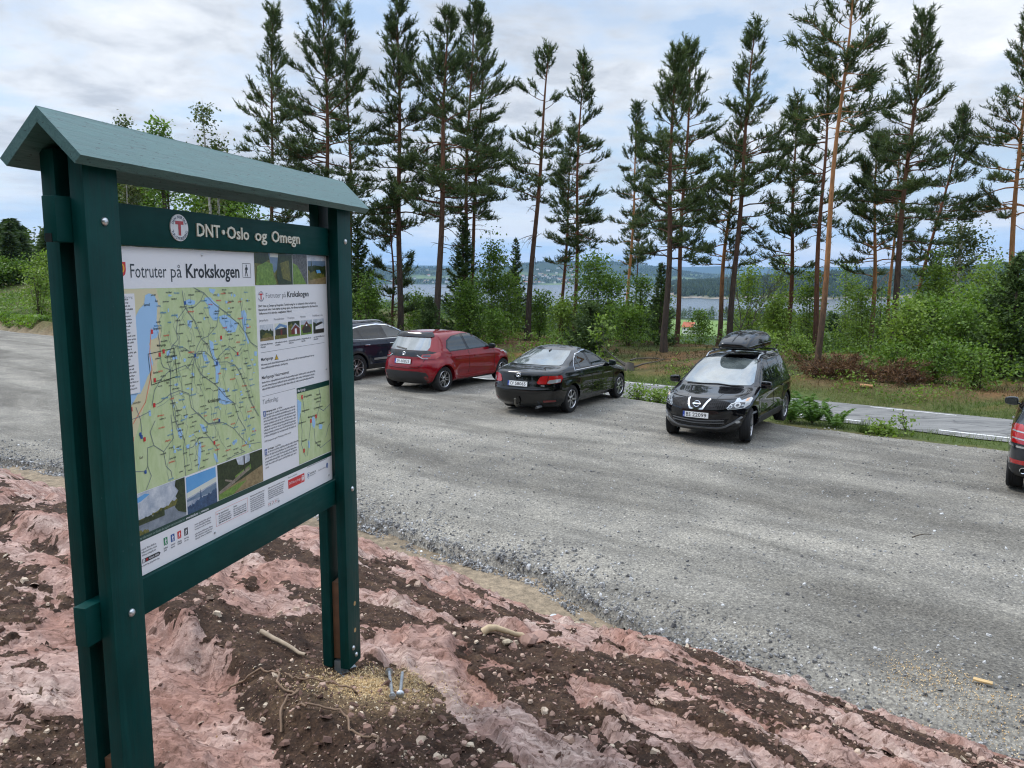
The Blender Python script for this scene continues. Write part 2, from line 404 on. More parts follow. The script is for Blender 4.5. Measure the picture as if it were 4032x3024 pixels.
c = mixc(nt, ramp(nt, vc.outputs[0], [(.0, (.85, .85, .85)), (.035, (0, 0, 0))]), c, (.07, .07, .07))
nt.links.new(c, b.inputs['Base Color']); b.inputs['Roughness'].default_value = .85
M_ASPH = m
tag(put('road', ribbon('road', 19.0, 22.05, -30, 110, RZ, m, 160, .10)), kind='structure')
m, nt, b = newmat('road_paint')
geo = nt.nodes.new('ShaderNodeNewGeometry'); f = noise(nt, geo.outputs['Position'], 22, 5, .7)
nt.links.new(ramp(nt, f, [(.36, (.3, .3, .29)), (.46, (.74, .74, .72)), (.8, (.82, .82, .8))]), b.inputs['Base Color']); b.inputs['Roughness'].default_value = .7
M_RPAINT = m
def dashes(name, q, w, spans):
    V = []; F = []; 
    for a, c_ in spans:
        n = max(2, int((c_ - a) / .5)); k = len(V)
        uu = np.linspace(a, c_, n)
        for u_ in uu:
            for qq in (q - w / 2, q + w / 2):
                x_, y_ = xy(u_, qq); V.append((x_, y_, RZ + .03 * (1 - ((qq - 20.55) / 1.5) ** 2) + .005))
        F += [(k + 2 * i, k + 2 * i + 1, k + 2 * i + 3, k + 2 * i + 2) for i in range(n - 1)]
    return nmesh(name, V, np.array(F), M_RPAINT)
tag(put('road_edge_line', dashes('road_edge_line', 19.38, .085, [(-20, 3.35), (5.0, 6.9), (8.6, 10.6), (12.3, 40), (42, 90)])), kind='structure')
tag(put('road_edge_line', dashes('road_edge_line', 21.75, .085, [(-20, -6), (-4.2, -2.2), (-.4, 1.6), (3.4, 5.4), (7.4, 9.4), (11.2, 13.2), (15, 40), (42, 90)])), kind='structure')
# ------------------------------------------------------------------ bedrock in the foreground
LEDGE = [(-6.5, 8.2), (-3.6, 5.8), (-2.1, 4.3), (-1.64, 3.84), (-1.3, 3.49), (-.98, 3.14), (-.78, 2.93), (-.2, 2.2), (.3, 1.4), (.8, .2)]
def side_of(x, y, pts):
    """signed distance to an open polyline: positive to its right hand side"""
    best = np.full(np.shape(x), 1e9); sg = np.zeros(np.shape(x))
    for (ax, ay), (bx, by) in zip(pts[:-1], pts[1:]):
        L2 = (bx - ax) ** 2 + (by - ay) ** 2
        t = np.clip(((x - ax) * (bx - ax) + (y - ay) * (by - ay)) / L2, 0, 1)
        d = np.hypot(x - ax - t * (bx - ax), y - ay - t * (by - ay))
        c = (bx - ax) * (y - ay) - (by - ay) * (x - ax)
        k = d < best; best = np.where(k, d, best); sg = np.where(k, -np.sign(c), sg)
    return best * sg
def rock_base(x, y):
    u, q = uq(x, y); s = q_rock(u) - q + .12 * fbm(u * .9, q * .4, 4, 205)
    z = np.where(s > 0, 1.41 * (1 - np.exp(-np.maximum(s, 0) / 2.35)), .55 * s)
    L = side_of(x, y, LEDGE)            # negative: the slab on the camera's left, positive: the hollow
    z = z + .15 * (1 - sstep(-.10, .09, L + .10 * fbm(x * 3, y * 3, 4, 207))) * np.exp(-np.maximum(-L, 0) / 1.6) * sstep(.5, 1.5, s)
    z = z - .07 * np.exp(-((x + 1.0) / .75) ** 2 - ((y - 3.55) / .65) ** 2)
    return z, s, L

SOILP = [(-.64, 3.72), (-.42, 3.58), (-.32, 3.28), (-.2, 3.05), (-.05, 2.98), (.06, 2.85), (.10, 2.2), (-.62, 2.2), (-.93, 3.1), (-1.27, 3.48), (-1.62, 3.86), (-2.05, 4.32), (-1.5, 4.32), (-1.15, 4.45), (-.98, 4.0)]
SOILP2 = [(-2.0, 3.0), (-1.78, 3.12), (-1.5, 2.7), (-1.3, 2.2), (-2.2, 2.2)]
STRIPS = [([(-1.3, 4.95), (-.94, 4.68), (-.62, 4.62), (-.3, 4.57), (0, 4.3), (.3, 4.2), (.64, 4.35), (1.0, 4.4), (1.5, 4.0)], .24),
          ([(-.1, 3.85), (.02, 3.5), (.2, 3.36), (.4, 3.2), (.6, 2.9), (.75, 2.5)], .11), ([(.1, 3.75), (.3, 3.72), (.5, 3.45), (.8, 3.1), (1.1, 2.8)], .10), ([(.5, 4.0), (.9, 3.7), (1.3, 3.2), (1.6, 2.9)], .11),
          ([(-.3, 6.9), (.2, 6.1), (.9, 5.5), (1.7, 4.9), (2.5, 4.2), (3.2, 3.4)], .16), ([(-2.4, 6.6), (-1.8, 6.0), (-1.0, 5.7), (-.2, 5.3)], .25)]
CLEAN = [([(-.80, 4.05), (-.5, 3.98), (-.3, 3.78), (-.18, 3.4), (.0, 3.08), (.22, 2.75), (.35, 2.3)], .17), ([(-1.9, 5.4), (-1.3, 5.2), (-.6, 5.1)], .2), ([(.25, 4.7), (.8, 4.75), (1.4, 4.5)], .13)]
def rock_full(x, y):
    z, s, L = rock_base(x, y); u, q = uq(x, y)
    left = 1 - sstep(-.1, .15, L)
    wx = x + .12 * fbm(x * 2.1, y * 2.1, 3, 211); wy = y + .12 * fbm(x * 2.1, y * 2.1, 3, 213)
    wu, wq = uq(wx, wy)
    r1 = 1 - np.abs(fbm(wu * .9, wq * 4.2, 4, 215)) * 2.2                     # ribs along the bedding
    r2 = 1 - np.abs(fbm(wx * 5.0 + wy * 1.6, wy * 1.5 - wx * .4, 4, 217)) * 2.2   # flaky left slab
    rib = r1 * (1 - left) + r2 * left
    t = fbm(wu * 1.3, wq * 5.5, 4, 219) * 4.0 * (1 - left) + fbm(wx * 7 + wy * 2.4, wy * 2.2 - wx, 4, 221) * 4.5 * left
    step = (np.floor(t) + sstep(.85, 1.0, t - np.floor(t)))
    hi = 1.6 * fbm(wx * 7, wy * 7, 5, 223, .6)
    d = .011 * rib + .026 * step + .010 * hi + .030 * fbm(wx * 1.2, wy * 1.2, 3, 225)
    # where soil has collected
    n = fbm(wu * 1.0, wq * 3.2, 5, 227) * (1 - left) + fbm(wx * 3 + wy, wy * 1.2 - wx * .3, 5, 229) * left
    so = n * .9 - .75 * (d - .02) / .04 * .40 - .46 + .55 * fbm(x * 8, y * 8, 5, 231, .65)
    dd, ins = seg_dist(wx, wy, SOILP, True); so = np.maximum(so, (np.where(ins, dd, -dd)) * 5 + .22 + .5 * n + .35 * fbm(x * 7, y * 7, 4, 241))
    dd, ins = seg_dist(wx, wy, SOILP2, True); so = np.maximum(so, (np.where(ins, dd, -dd)) * 5 + .1 + .5 * n)
    for pts, wd in STRIPS: so = np.maximum(so, (wd - seg_dist(wx, wy, pts)) * 6 - .02 + .6 * n + .45 * fbm(x * 7, y * 7, 4, 243))
    for pts, wd in CLEAN: so = so - 1.3 * (1 - sstep(wd * .4, wd * 1.1, seg_dist(wx, wy, pts)))
    so = so - .02 * left
    soil = sstep(-.05, .10, so + .30 * fbm(x * 24, y * 24, 3, 233, .6))
    crumb = .012 * fbm(x * 21, y * 21, 3, 235) + .010 * fbm(x * 55, y * 55, 2, 237)
    zz = z + d * (1 - soil) + soil * (.35 * d + .010 + crumb)
    zz = zz + (1 - soil) * .006 * fbm(x * 40, y * 40, 2, 239)
    return zz, soil, s, L
ry = np.geomspace(.7, 13.5, 620); rs = np.linspace(-1.22, 1.05, 520)
RX = rs[None, :] * (ry[:, None] + .8); RY = np.repeat(ry[:, None], len(rs), 1) + .02 * RX * 0
RZZ, RSOIL, RS_, RL_ = rock_full(RX, RY)
m, nt, b = newmat('bedrock')
geo = nt.nodes.new('ShaderNodeNewGeometry'); P = geo.outputs['Position']
a1 = N(nt, 'ShaderNodeAttribute', attribute_name='soil'); a2 = N(nt, 'ShaderNodeAttribute', attribute_name='dust')
big = noise(nt, P, 1.3, 5, .6, dist=.5); med = noise(nt, P, 7, 6, .65, dist=.3); fin = noise(nt, P, 60, 5, .7); fin2 = noise(nt, P, 24, 6, .7)
mpr = nt.nodes.new('ShaderNodeMapping'); mpr.inputs['Rotation'].default_value = (0, 0, R(38.9)); mpr.inputs['Scale'].default_value = (1.0, 2.6, 1); nt.links.new(P, mpr.inputs[0])
bed = noise(nt, mpr.outputs[0], 3.2, 7, .68, dist=.8)
rc = ramp(nt, big, [(.30, (.285, .155, .120)), (.42, (.345, .208, .170)), (.54, (.405, .285, .248)), (.66, (.455, .355, .310)), (.76, (.42, .33, .245))])
rc = mixc(nt, .85, rc, ramp(nt, bed, [(.30, (.55, .47, .42)), (.46, (.92, .88, .86)), (.60, (1.15, 1.17, 1.17)), (.72, (1.32, 1.38, 1.36))]), 'MULTIPLY')
vcr = nt.nodes.new('ShaderNodeTexVoronoi'); vcr.feature = 'DISTANCE_TO_EDGE'; vcr.inputs['Scale'].default_value = 3.4; nt.links.new(mixc(nt, .16, mpr.outputs[0], noise(nt, P, 9, 4, .6, out=1)), vcr.inputs['Vector'])
vf1 = nt.nodes.new('ShaderNodeTexVoronoi'); vf1.inputs['Scale'].default_value = 15; nt.links.new(mixc(nt, .10, mpr.outputs[0], noise(nt, P, 16, 4, .6, out=1)), vf1.inputs['Vector'])
rc = mixc(nt, .8, rc, ramp(nt, vf1.outputs['Color'], [(.1, (.70, .66, .64)), (.5, (1, 1, 1)), (.9, (1.22, 1.22, 1.2))]), 'MULTIPLY')
crk = ramp(nt, vcr.outputs[0], [(.0, (.75, .75, .75)), (.018, (.25, .25, .25)), (.04, (0, 0, 0))])
rc = mixc(nt, crk, rc, (.10, .052, .038))
rc = mixc(nt, .75, rc, ramp(nt, med, [(.26, (.62, .56, .52)), (.5, (1, 1, 1)), (.74, (1.28, 1.30, 1.28))]), 'MULTIPLY')
rc = mixc(nt, .6, rc, ramp(nt, fin, [(.3, (.62, .6, .6)), (.7, (1.3, 1.3, 1.3))]), 'MULTIPLY')
rc = mixc(nt, ramp(nt, fin2, [(.57, (0, 0, 0)), (.64, (.85, .85, .85))]), rc, (.115, .060, .042))      # dirt in the pits
scol = ramp(nt, med, [(.3, (.024, .014, .010)), (.5, (.056, .032, .021)), (.7, (.115, .072, .045))])
scol = mixc(nt, .9, scol, ramp(nt, fin, [(.3, (.4, .4, .4)), (.55, (1, 1, 1)), (.72, (2.3, 2.2, 2.0))]), 'MULTIPLY')
dm = nt.nodes.new('ShaderNodeMath'); dm.operation = 'ADD'; nt.links.new(a1.outputs['Fac'], dm.inputs[0])
d2 = nt.nodes.new('ShaderNodeMath'); d2.operation = 'MULTIPLY_ADD'; nt.links.new(fin2, d2.inputs[0]); d2.inputs[1].default_value = .9; d2.inputs[2].default_value = -.45; nt.links.new(d2.outputs[0], dm.inputs[1])
sm = ramp(nt, dm.outputs[0], [(.40, (0, 0, 0)), (.54, (1, 1, 1))])
c = mixc(nt, sm, rc, scol)
dd_ = nt.nodes.new('ShaderNodeMath'); dd_.operation = 'MULTIPLY'; nt.links.new(a2.outputs['Fac'], dd_.inputs[0]); nt.links.new(ramp(nt, fin, [(.38, (.15, .15, .15)), (.6, (1, 1, 1))]), dd_.inputs[1])
c = mixc(nt, dd_.outputs[0], c, (.58, .42, .23))
nt.links.new(c, b.inputs['Base Color']); b.inputs['Roughness'].default_value = .9; b.inputs['Specular IOR Level'].default_value = .22
bump(nt, b, mixc(nt, .55, fin, mixc(nt, .5, vf1.outputs['Color'], bed)), .9, .022)
M_ROCK = m
me = nmesh('bedrock', np.stack([RX, RY, RZZ], -1).reshape(-1, 3), grid_faces(*RX.shape), m, True)
vattr(me, 'soil', RSOIL.ravel())
vattr(me, 'dust', (1.0 * np.exp(-((RX + .70) / .17) ** 2 - ((RY - 3.52) / .10) ** 2) + .9 * np.exp(-((RX + .56) / .10) ** 2 - ((RY - 3.62) / .12) ** 2) + .45 * np.exp(-((RX + .62) / .30) ** 2 - ((RY - 3.45) / .22) ** 2)).ravel())
tag(put('bedrock', me), kind='structure')
def rock_z1(x, y): return float(rock_full(np.array([[float(x)]]), np.array([[float(y)]]))[0][0, 0])

# ------------------------------------------------------------------ loose stones (nobody could count them)
def flakes(name, X, Y, Z, S, mats, flat=.35, tilt=.35, sides=6, seed=1, sink=.25, tone=None):
    r = np.random.default_rng(seed); n = len(X)
    ang = (np.arange(sides) / sides * 2 * np.pi)[None, :] + r.uniform(-.35, .35, (n, sides)) + r.uniform(0, 6.28, (n, 1))
    rad = S[:, None] * r.uniform(.55, 1.0, (n, sides)); el = r.uniform(.55, 1.0, (n, 1))
    a0 = r.uniform(0, 6.28, (n, 1))
    px = np.cos(ang) * rad; py = np.sin(ang) * rad * el
    px, py = px * np.cos(a0) - py * np.sin(a0), px * np.sin(a0) + py * np.cos(a0)
    th = S * flat * r.uniform(.6, 1.5, n)
    sh = r.uniform(.55, .9, (n, sides))
    top = np.stack([px * sh, py * sh, th[:, None] * r.uniform(.7, 1.1, (n, sides))], -1); bot = np.stack([px, py, -sink * th[:, None] * np.ones((n, sides))], -1)
    V = np.concatenate([top, bot], 1)
    tx = r.normal(0, tilt, (n, 1)); ty = r.normal(0, tilt, (n, 1))
    V[:, :, 2] += V[:, :, 0] * tx + V[:, :, 1] * ty
    V += np.stack([X, Y, Z], -1)[:, None, :]
    b = (np.arange(n) * sides * 2)[:, None]; k = np.arange(sides)[None, :]
    tf = b + k; sf = np.stack([b + k, b + sides + k, b + sides + (k + 1) % sides, b + (k + 1) % sides], -1).reshape(-1, 4)
    me = nmesh(name, V.reshape(-1, 3), [tf, sf], mats)
    t = (r.uniform(0, 1, n) if tone is None else tone)
    vattr(me, 'tone', np.repeat(t, sides * 2))
    return me
def stone_mat(name, stops, rough=.85):
    m, nt, b = newmat(name); a = N(nt, 'ShaderNodeAttribute', attribute_name='tone')
    c = ramp(nt, a.outputs['Fac'], stops); f = noise(nt, texco(nt), 70, 3, .6)
    nt.links.new(mixc(nt, .7, c, ramp(nt, f, [(.3, (.7, .7, .7)), (.7, (1.25, 1.25, 1.25))]), 'MULTIPLY'), b.inputs['Base Color']); b.inputs['Roughness'].default_value = rough; b.inputs['Specular IOR Level'].default_value = .3
    return m
M_CHIP = stone_mat('rock_chips', [(0, (.075, .042, .03)), (.4, (.17, .10, .078)), (.7, (.33, .205, .165)), (.88, (.44, .32, .25)), (1, (.60, .50, .38))])
M_STONE = stone_mat('crushed_stone', [(0, (.10, .10, .105)), (.35, (.21, .207, .20)), (.65, (.36, .36, .355)), (.88, (.58, .58, .58)), (1, (.82, .82, .81))])
r = np.random.default_rng(77)
def samp_rock(n, smin=0.0, seed=1):
    r = np.random.default_rng(seed); s = r.uniform(-1.0, .95, n); y = 2.2 * (9.5 / 2.2) ** r.uniform(0, 1, n); x = s * (y + .8) * .9
    return x, y
x, y = samp_rock(60000, seed=3); z, so, s, L = rock_full(x, y)
k = (s > .05) & (r.uniform(0, 1, len(x)) < .14 + .76 * so); x, y, z = x[k], y[k], z[k]
S = .003 + .0048 * r.gamma(1.0, 1.0, len(x)) ** 1.2; S = np.minimum(S, .042)
tag(put('stone_chips', flakes('stone_chips', x, y, z, S, M_CHIP, .38, .38, 6, 5)), kind='stuff')
# crushed stone: thick along the near edge of the car park, thin over the rest
def lot_scatter(n, uq_sampler, seed, smin, smean, smax, sink=.3, flat=.6):
    r = np.random.default_rng(seed); u, q = uq_sampler(r, n); x, y = xy(u, q)
    k = (y > 3) & (np.abs(x) < y * .85 + 1.5); x, y = x[k], y[k]
    z = np.maximum(lot_z(x, y), ground_z(x, y)); S = np.minimum(smin + smean * r.gamma(1.2, 1.0, len(x)), smax)
    return x, y, z, S
def edge_s(r, n):
    u = r.uniform(-4, 17, n); return u, q_contact(u) - .12 + np.abs(r.normal(0, .30, n)) * (1 + .5 * fbm(u * 1.2, u * 0, 3, 301))
def near_s(r, n):
    u = r.uniform(-9, 16, n); q = q_contact(u) + 11.5 * r.uniform(0, 1, n) ** 1.5
    k = (fbm(u * .35, q * 1.3, 4, 303) + .35 * r.uniform(-1, 1, n)) > -.02
    k |= (q > 14.6) & (u < 3); return u[k], q[k]
A = [lot_scatter(15000, edge_s, 31, .007, .0062, .038), lot_scatter(36000, near_s, 32, .005, .0052, .030)]
X = [np.concatenate([a[i] for a in A]) for i in range(4)]
tn = np.random.default_rng(9).beta(1.3, 1.9, len(X[0]))
tag(put('loose_gravel', flakes('loose_gravel', X[0], X[1], X[2], X[3], M_STONE, .55, .3, 6, 6, tone=tn)), kind='stuff')
# ------------------------------------------------------------------ lettering
_tc = {}
def text_geo(s, bold=0.0):
    key = (s, bold)
    if key not in _tc:
        cu = bpy.data.curves.new('t', 'FONT'); cu.body = s; cu.size = 1.0; cu.resolution_u = 2; cu.offset = bold; cu.fill_mode = 'FRONT'
        o = bpy.data.objects.new('t', cu); COL.objects.link(o)
        dg = bpy.context.evaluated_depsgraph_get(); me = bpy.data.meshes.new_from_object(o.evaluated_get(dg))
        V = np.array([v.co[:] for v in me.vertices]).reshape(-1, 3); F = [tuple(p.vertices) for p in me.polygons]
        bpy.data.objects.remove(o); bpy.data.curves.remove(cu); bpy.data.meshes.remove(me)
        _tc[key] = (V, F)
    return _tc[key]
def cap_h():
    V, F = text_geo('H'); return V[:, 1].max() - V[:, 1].min()
class Flat:
    """flat printed shapes in the local x-z plane (front is -y)"""
    def __init__(s): s.v = []; s.f = []; s.m = []
    def poly(s, pts, y, mi=0):
        b = len(s.v); s.v += [(p[0], y, -p[1]) for p in pts]; n = len(pts)
        try: tr = bpy.types.Object and __import__('mathutils').geometry.tessellate_polygon([[Vector((p[0], -p[1], 0)) for p in pts]])
        except Exception: tr = [(0, i, i + 1) for i in range(1, n - 1)]
        for t in tr: s.f.append(tuple(b + i for i in t)); s.m.append(mi)
        return s
    def rect(s, u0, v0, u1, v1, y, mi=0): return s.poly([(u0, v0), (u1, v0), (u1, v1), (u0, v1)], y, mi)
    def line(s, pts, w, y, mi=0):
        for (a, b) in zip(pts[:-1], pts[1:]):
            dx, dy = b[0] - a[0], b[1] - a[1]; L = math.hypot(dx, dy) or 1; nx, ny = -dy / L * w / 2, dx / L * w / 2; ex, ey = dx / L * w * .4, dy / L * w * .4
            s.poly([(a[0] + nx - ex, a[1] + ny - ey), (b[0] + nx + ex, b[1] + ny + ey), (b[0] - nx + ex, b[1] - ny + ey), (a[0] - nx - ex, a[1] - ny - ey)], y, mi)
        return s
    def text(s, t, u, v, h, y, width=None, bold=0.0, xs=1.0, mi=0, align='L', rot=0.0):
        """baseline-left at (u,v), cap height h"""
        V, F = text_geo(t, bold)
        if not len(V): return s
        k = h / cap_h(); x0 = V[:, 0].min(); x1 = V[:, 0].max()
        kx = k * xs if width is None else width / (x1 - x0)
        X = (V[:, 0] - x0) * kx
        if align == 'C': X = X - (x1 - x0) * kx / 2
        Y = V[:, 1] * k; c, sn = math.cos(rot), math.sin(rot)
        b = len(s.v)
        s.v += [(u + a * c - d * sn, y, -v + a * sn + d * c) for a, d in zip(X, Y)]
        s.f += [tuple(i + b for i in f) for f in F]; s.m += [mi] * len(F); return s
    def words(s, u, v, w, h, y, mi=0, seed=0, fill=.97):
        """a line of type too small to read"""
        r = random.Random(seed); x = u; e = u + w * fill
        while x < e - .004:
            L = min(r.uniform(.006, .026) * h / .006, e - x); a = x
            while a < x + L - .0005:
                g = h * r.uniform(.22, .6); t_ = r.choice((0, 0, .35, .3, -.25)) * h
                s.poly([(a, v - h * .72 - max(t_, 0)), (a + g, v - h * .72 - max(t_, 0)), (a + g * .92, v + max(-t_, 0)), (a, v + max(-t_, 0))], y, mi); a += g + h * .16
            x += L + h * .5
        return s
    def build(s, name, mats, parent, loc=None):
        me = bpy.data.meshes.new(name); me.from_pydata(s.v, [], s.f)
        for m in (mats if isinstance(mats, (list, tuple)) else [mats]): me.materials.append(m)
        me.polygons.foreach_set('material_index', s.m); me.update()
        bm = bmesh.new(); bm.from_mesh(me)
        for f in bm.faces:
            if f.normal.y > 0: f.normal_flip()
        bm.to_mesh(me); bm.free()
        return put(name, me, parent, loc)

# ------------------------------------------------------------------ the notice board
m, nt, b = newmat('green_paint')
co = texco(nt); g1 = noise(nt, texco(nt, scale=(2.5, 14, 14)), 3, 6, .65); g2 = noise(nt, co, 7, 4, .6); g3 = noise(nt, co, 46, 4, .75)
c = ramp(nt, g2, [(.3, (.0006, .036, .033)), (.7, (.0022, .052, .048))])
c = mixc(nt, ramp(nt, g3, [(.70, (0, 0, 0)), (.78, (.5, .5, .5))]), c, (.06, .11, .105))       # scuffs
nt.links.new(c, b.inputs['Base Color']); nt.links.new(ramp(nt, g1, [(.3, (.34,) * 3), (.7, (.55,) * 3)]), b.inputs['Roughness']); b.inputs['Specular IOR Level'].default_value = .13
bump(nt, b, g1, .12, .004); M_GREEN = m
m, nt, b = newmat('green_post_paint')      # same paint, grain running up the post
co = texco(nt); g1 = noise(nt, texco(nt, scale=(20, 20, 1.3)), 3, 7, .7, dist=.5); g2 = noise(nt, co, 3.5, 5, .6); g3 = noise(nt, texco(nt, scale=(1, 1, .45)), 60, 4, .75)
c = ramp(nt, g2, [(.3, (.0006, .034, .031)), (.7, (.0026, .056, .052))]); c = mixc(nt, .7, c, ramp(nt, g1, [(.3, (.62, .66, .68)), (.7, (1.35, 1.3, 1.3))]), 'MULTIPLY')
c = mixc(nt, ramp(nt, g3, [(.69, (0, 0, 0)), (.75, (.8, .8, .8))]), c, (.05, .12, .11))
nt.links.new(c, b.inputs['Base Color']); nt.links.new(ramp(nt, g1, [(.3, (.34,) * 3), (.7, (.60,) * 3)]), b.inputs['Roughness']); b.inputs['Specular IOR Level'].default_value = .16; bump(nt, b, g1, .25, .004); M_GREENP = m
m, nt, b = newmat('green_roof_sky_sheen')  # the board's green made paler: sky sheen on the roof put into the colour
g1 = noise(nt, texco(nt, scale=(1.6, 22, 22)), 4, 8, .75, dist=.6); g4 = noise(nt, texco(nt, scale=(7, 26, 26)), 5, 3, .6)
c = ramp(nt, g1, [(.3, (.026, .090, .086)), (.46, (.050, .135, .128)), (.56, (.066, .160, .152)), (.72, (.10, .205, .192))])
c = mixc(nt, ramp(nt, g4, [(.63, (0, 0, 0)), (.68, (.9, .9, .9))]), c, (.012, .035, .035))
nt.links.new(c, b.inputs['Base Color']); nt.links.new(ramp(nt, g1, [(.3, (.34,) * 3), (.7, (.5,) * 3)]), b.inputs['Roughness']); b.inputs['Specular IOR Level'].default_value = .5
bump(nt, b, g1, .5, .005); M_ROOFG = m
M_STEEL = plain('galvanised_steel', (.62, .64, .66), .32, .9, var=.15, vs=40)
M_RAWWOOD = plain('raw_wood', (.17, .085, .045), .75, var=.3, vs=12)
M_WHITE = plain('poster_white', (.82, .82, .86), .28, spec=.5)
M_BLACK = plain('print_black', (.012, .015, .022), .35)
M_GREY = plain('print_grey', (.22, .23, .26), .35)
M_DKGREEN = plain('print_dark_green', (.006, .050, .040), .3)
m, nt, b = newmat('map_green'); f = noise(nt, texco(nt, scale=(26, 1, 9)), 1, 6, .7, dist=.7)
nt.links.new(ramp(nt, f, [(.3, (.44, .55, .27)), (.5, (.53, .63, .34)), (.7, (.60, .68, .43))]), b.inputs['Base Color']); b.inputs['Roughness'].default_value = .3; M_MAP = m
M_MAPTAN = plain('map_tan', (.68, .62, .40), .3); M_LAKE = plain('map_lake', (.36, .58, .86), .3); M_ROADC = plain('map_road', (.17, .21, .25), .35); M_PATH = plain('map_path', (.26, .33, .30), .35)
M_RED = plain('print_red', (.62, .03, .035), .3); M_BLUE = plain('print_blue', (.02, .09, .33), .3); M_GRN = plain('print_green', (.01, .22, .09), .3); M_YEL = plain('print_yellow', (.85, .55, .02), .3); M_ORG = plain('map_orange', (.80, .30, .18), .3)

ZT = 2.0889                                   # height of the poster's upper edge above the board's foot
BD = thing('notice_board', 'dark green timber notice board with pitched roof and a white hiking map poster', 'notice board', (-1.196, 2.4254, 1.10), math.atan2(math.cos(.26707), math.sin(.26707)))
def on(v): return ZT - v
for u0, u1 in ((-.186, -.056), (1.297, 1.427)):
    for y0, y1, top in ((-.048, 0, -.262), (.048, .096, -.262)):
        c_ = MB(); zb = on(2.04); zt = on(top)
        c_.box(((u0 + u1) / 2, (y0 + y1) / 2, (zb + zt) / 2), (u1 - u0, y1 - y0, zt - zb), bev=.003)
        pl = c_.build('post_plank', M_GREENP, BD, 30)
def railbox(name, v0, v1, u0, u1):
    c_ = MB(); c_.box(((u0 + u1) / 2, .0245, on((v0 + v1) / 2)), (u1 - u0, .045, v1 - v0), bev=.003); return c_.build(name, M_GREEN, BD, 30)
rail_top = railbox('top_rail', -.127, -.001, -.238, 1.475); rail_bot = railbox('bottom_rail', 1.070, 1.192, -.238, 1.475)
c_ = MB(); c_.box((.62, .034, on(.5345)), (1.36, .020, 1.066)); c_.build('backing_board', M_GREEN, BD)
# dark plate on the upper rail's end, standing for the shade in a notch
c_ = MB(); c_.box((-.2385, .030, on(-.012)), (.004, .022, .024)); c_.build('rail_notch_shade', plain('notch_dark', (.004, .008, .008), .9), rail_top)
# roof: two boards nailed together at the ridge
ru0, ru1 = -.255, 1.505; yc = .024
for sgn in (1, -1):
    th = .030; s2 = math.sqrt(.5)
    ridge = (yc, -.362); eave = (yc - sgn * .136, -.228)
    dx, dv = (eave[0] - ridge[0]), (eave[1] - ridge[1]); L = math.hypot(dx, dv); ex, ev = dx / L, dv / L
    nx, nv = -sgn * -ev * 1.0, 0
    inx, inv_ = (ev * sgn * 1.0, abs(ex))        # inward (towards the underside)
    inx = sgn * abs(ev); inv_ = abs(ex)
    P4 = [ridge, eave, (eave[0] + inx * th, eave[1] + inv_ * th), (yc + 0.0, ridge[1] + th / s2)]
    if sgn < 0: P4 = [(ridge[0] - .0005, ridge[1])] + P4[1:3] + [(P4[3][0] - .0005, P4[3][1])]
    else: P4 = [(ridge[0] + .0005, ridge[1])] + P4[1:3] + [(P4[3][0] + .0005, P4[3][1])]
    bm = bmesh.new(); vs_ = []
    nseg = 40
    for i in range(nseg + 1):
        u_ = ru0 + (ru1 - ru0) * i / nseg
        vs_.append([bm.verts.new((u_, p[0], on(p[1]) + (.0005 * math.sin(i * 1.7 + j) if j in (1, 2) else 0))) for j, p in enumerate(P4)])
    for i in range(nseg):
        for j in range(4): bm.faces.new((vs_[i][j], vs_[i][(j + 1) % 4], vs_[i + 1][(j + 1) % 4], vs_[i + 1][j]))
    bm.faces.new(vs_[0][::-1]); bm.faces.new(vs_[-1])
    rb = MB().bm(bm).build('roof_board', [M_ROOFG], BD, 30)
# bolts, spacers, foot plate
def bolt_head(u, v, y=-.048, r=.0125, name='bolt', par=BD, m=M_STEEL):
    M = Matrix.Translation((u, y, on(v))) @ Matrix.Rotation(R(90), 4, 'X')
    return MB().lathe([(r, 0), (r, .002), (r * .92, .0045), (r * .7, .007), (r * .35, .0085), (0.0, .009)], 20, M).build(name, m, par, 40)
for u, v in ((-.117, -.063), (-.113, 1.129), (1.368, -.068), (1.376, 1.131), (1.345, 1.947), (1.373, 1.995)): bolt_head(u, v)
for u, v in ((1.373, 1.723), (1.370, 1.863)):
    M = Matrix.Translation((u, -.0482, on(v))) @ Matrix.Rotation(R(90), 4, 'X')
    MB().lathe([(.0115, 0), (.0115, .0006), (.008, .0006), (.008, .0003), (0, .0003)], 18, M).build('bolt_hole', plain('hole_wood', (.42, .27, .12), .8), BD)
for u0 in (1.297, -.186):
    c_ = MB(); c_.box((u0 + .075, .024, on(1.80)), (.105, .044, .40), bev=.002); c_.build('spacer_block', M_RAWWOOD, BD, 30)
    M = Matrix.Translation((u0 + .06, .024, .002)); c_ = MB(); c_.lathe([(.075, -.03), (.075, .008), (.072, .010), (.03, .012)], 28, M); c_.box((u0 + .06, .024, .04), (.09, .036, .075)); c_.tube([(u0 + .03, .024, .0), (u0 + .03, .024, .05)], .013, 10)
    c_.build('foot_plate', plain('zinc_plate', (.33, .38, .41), .45, .7, var=.3, vs=30), BD, 35)
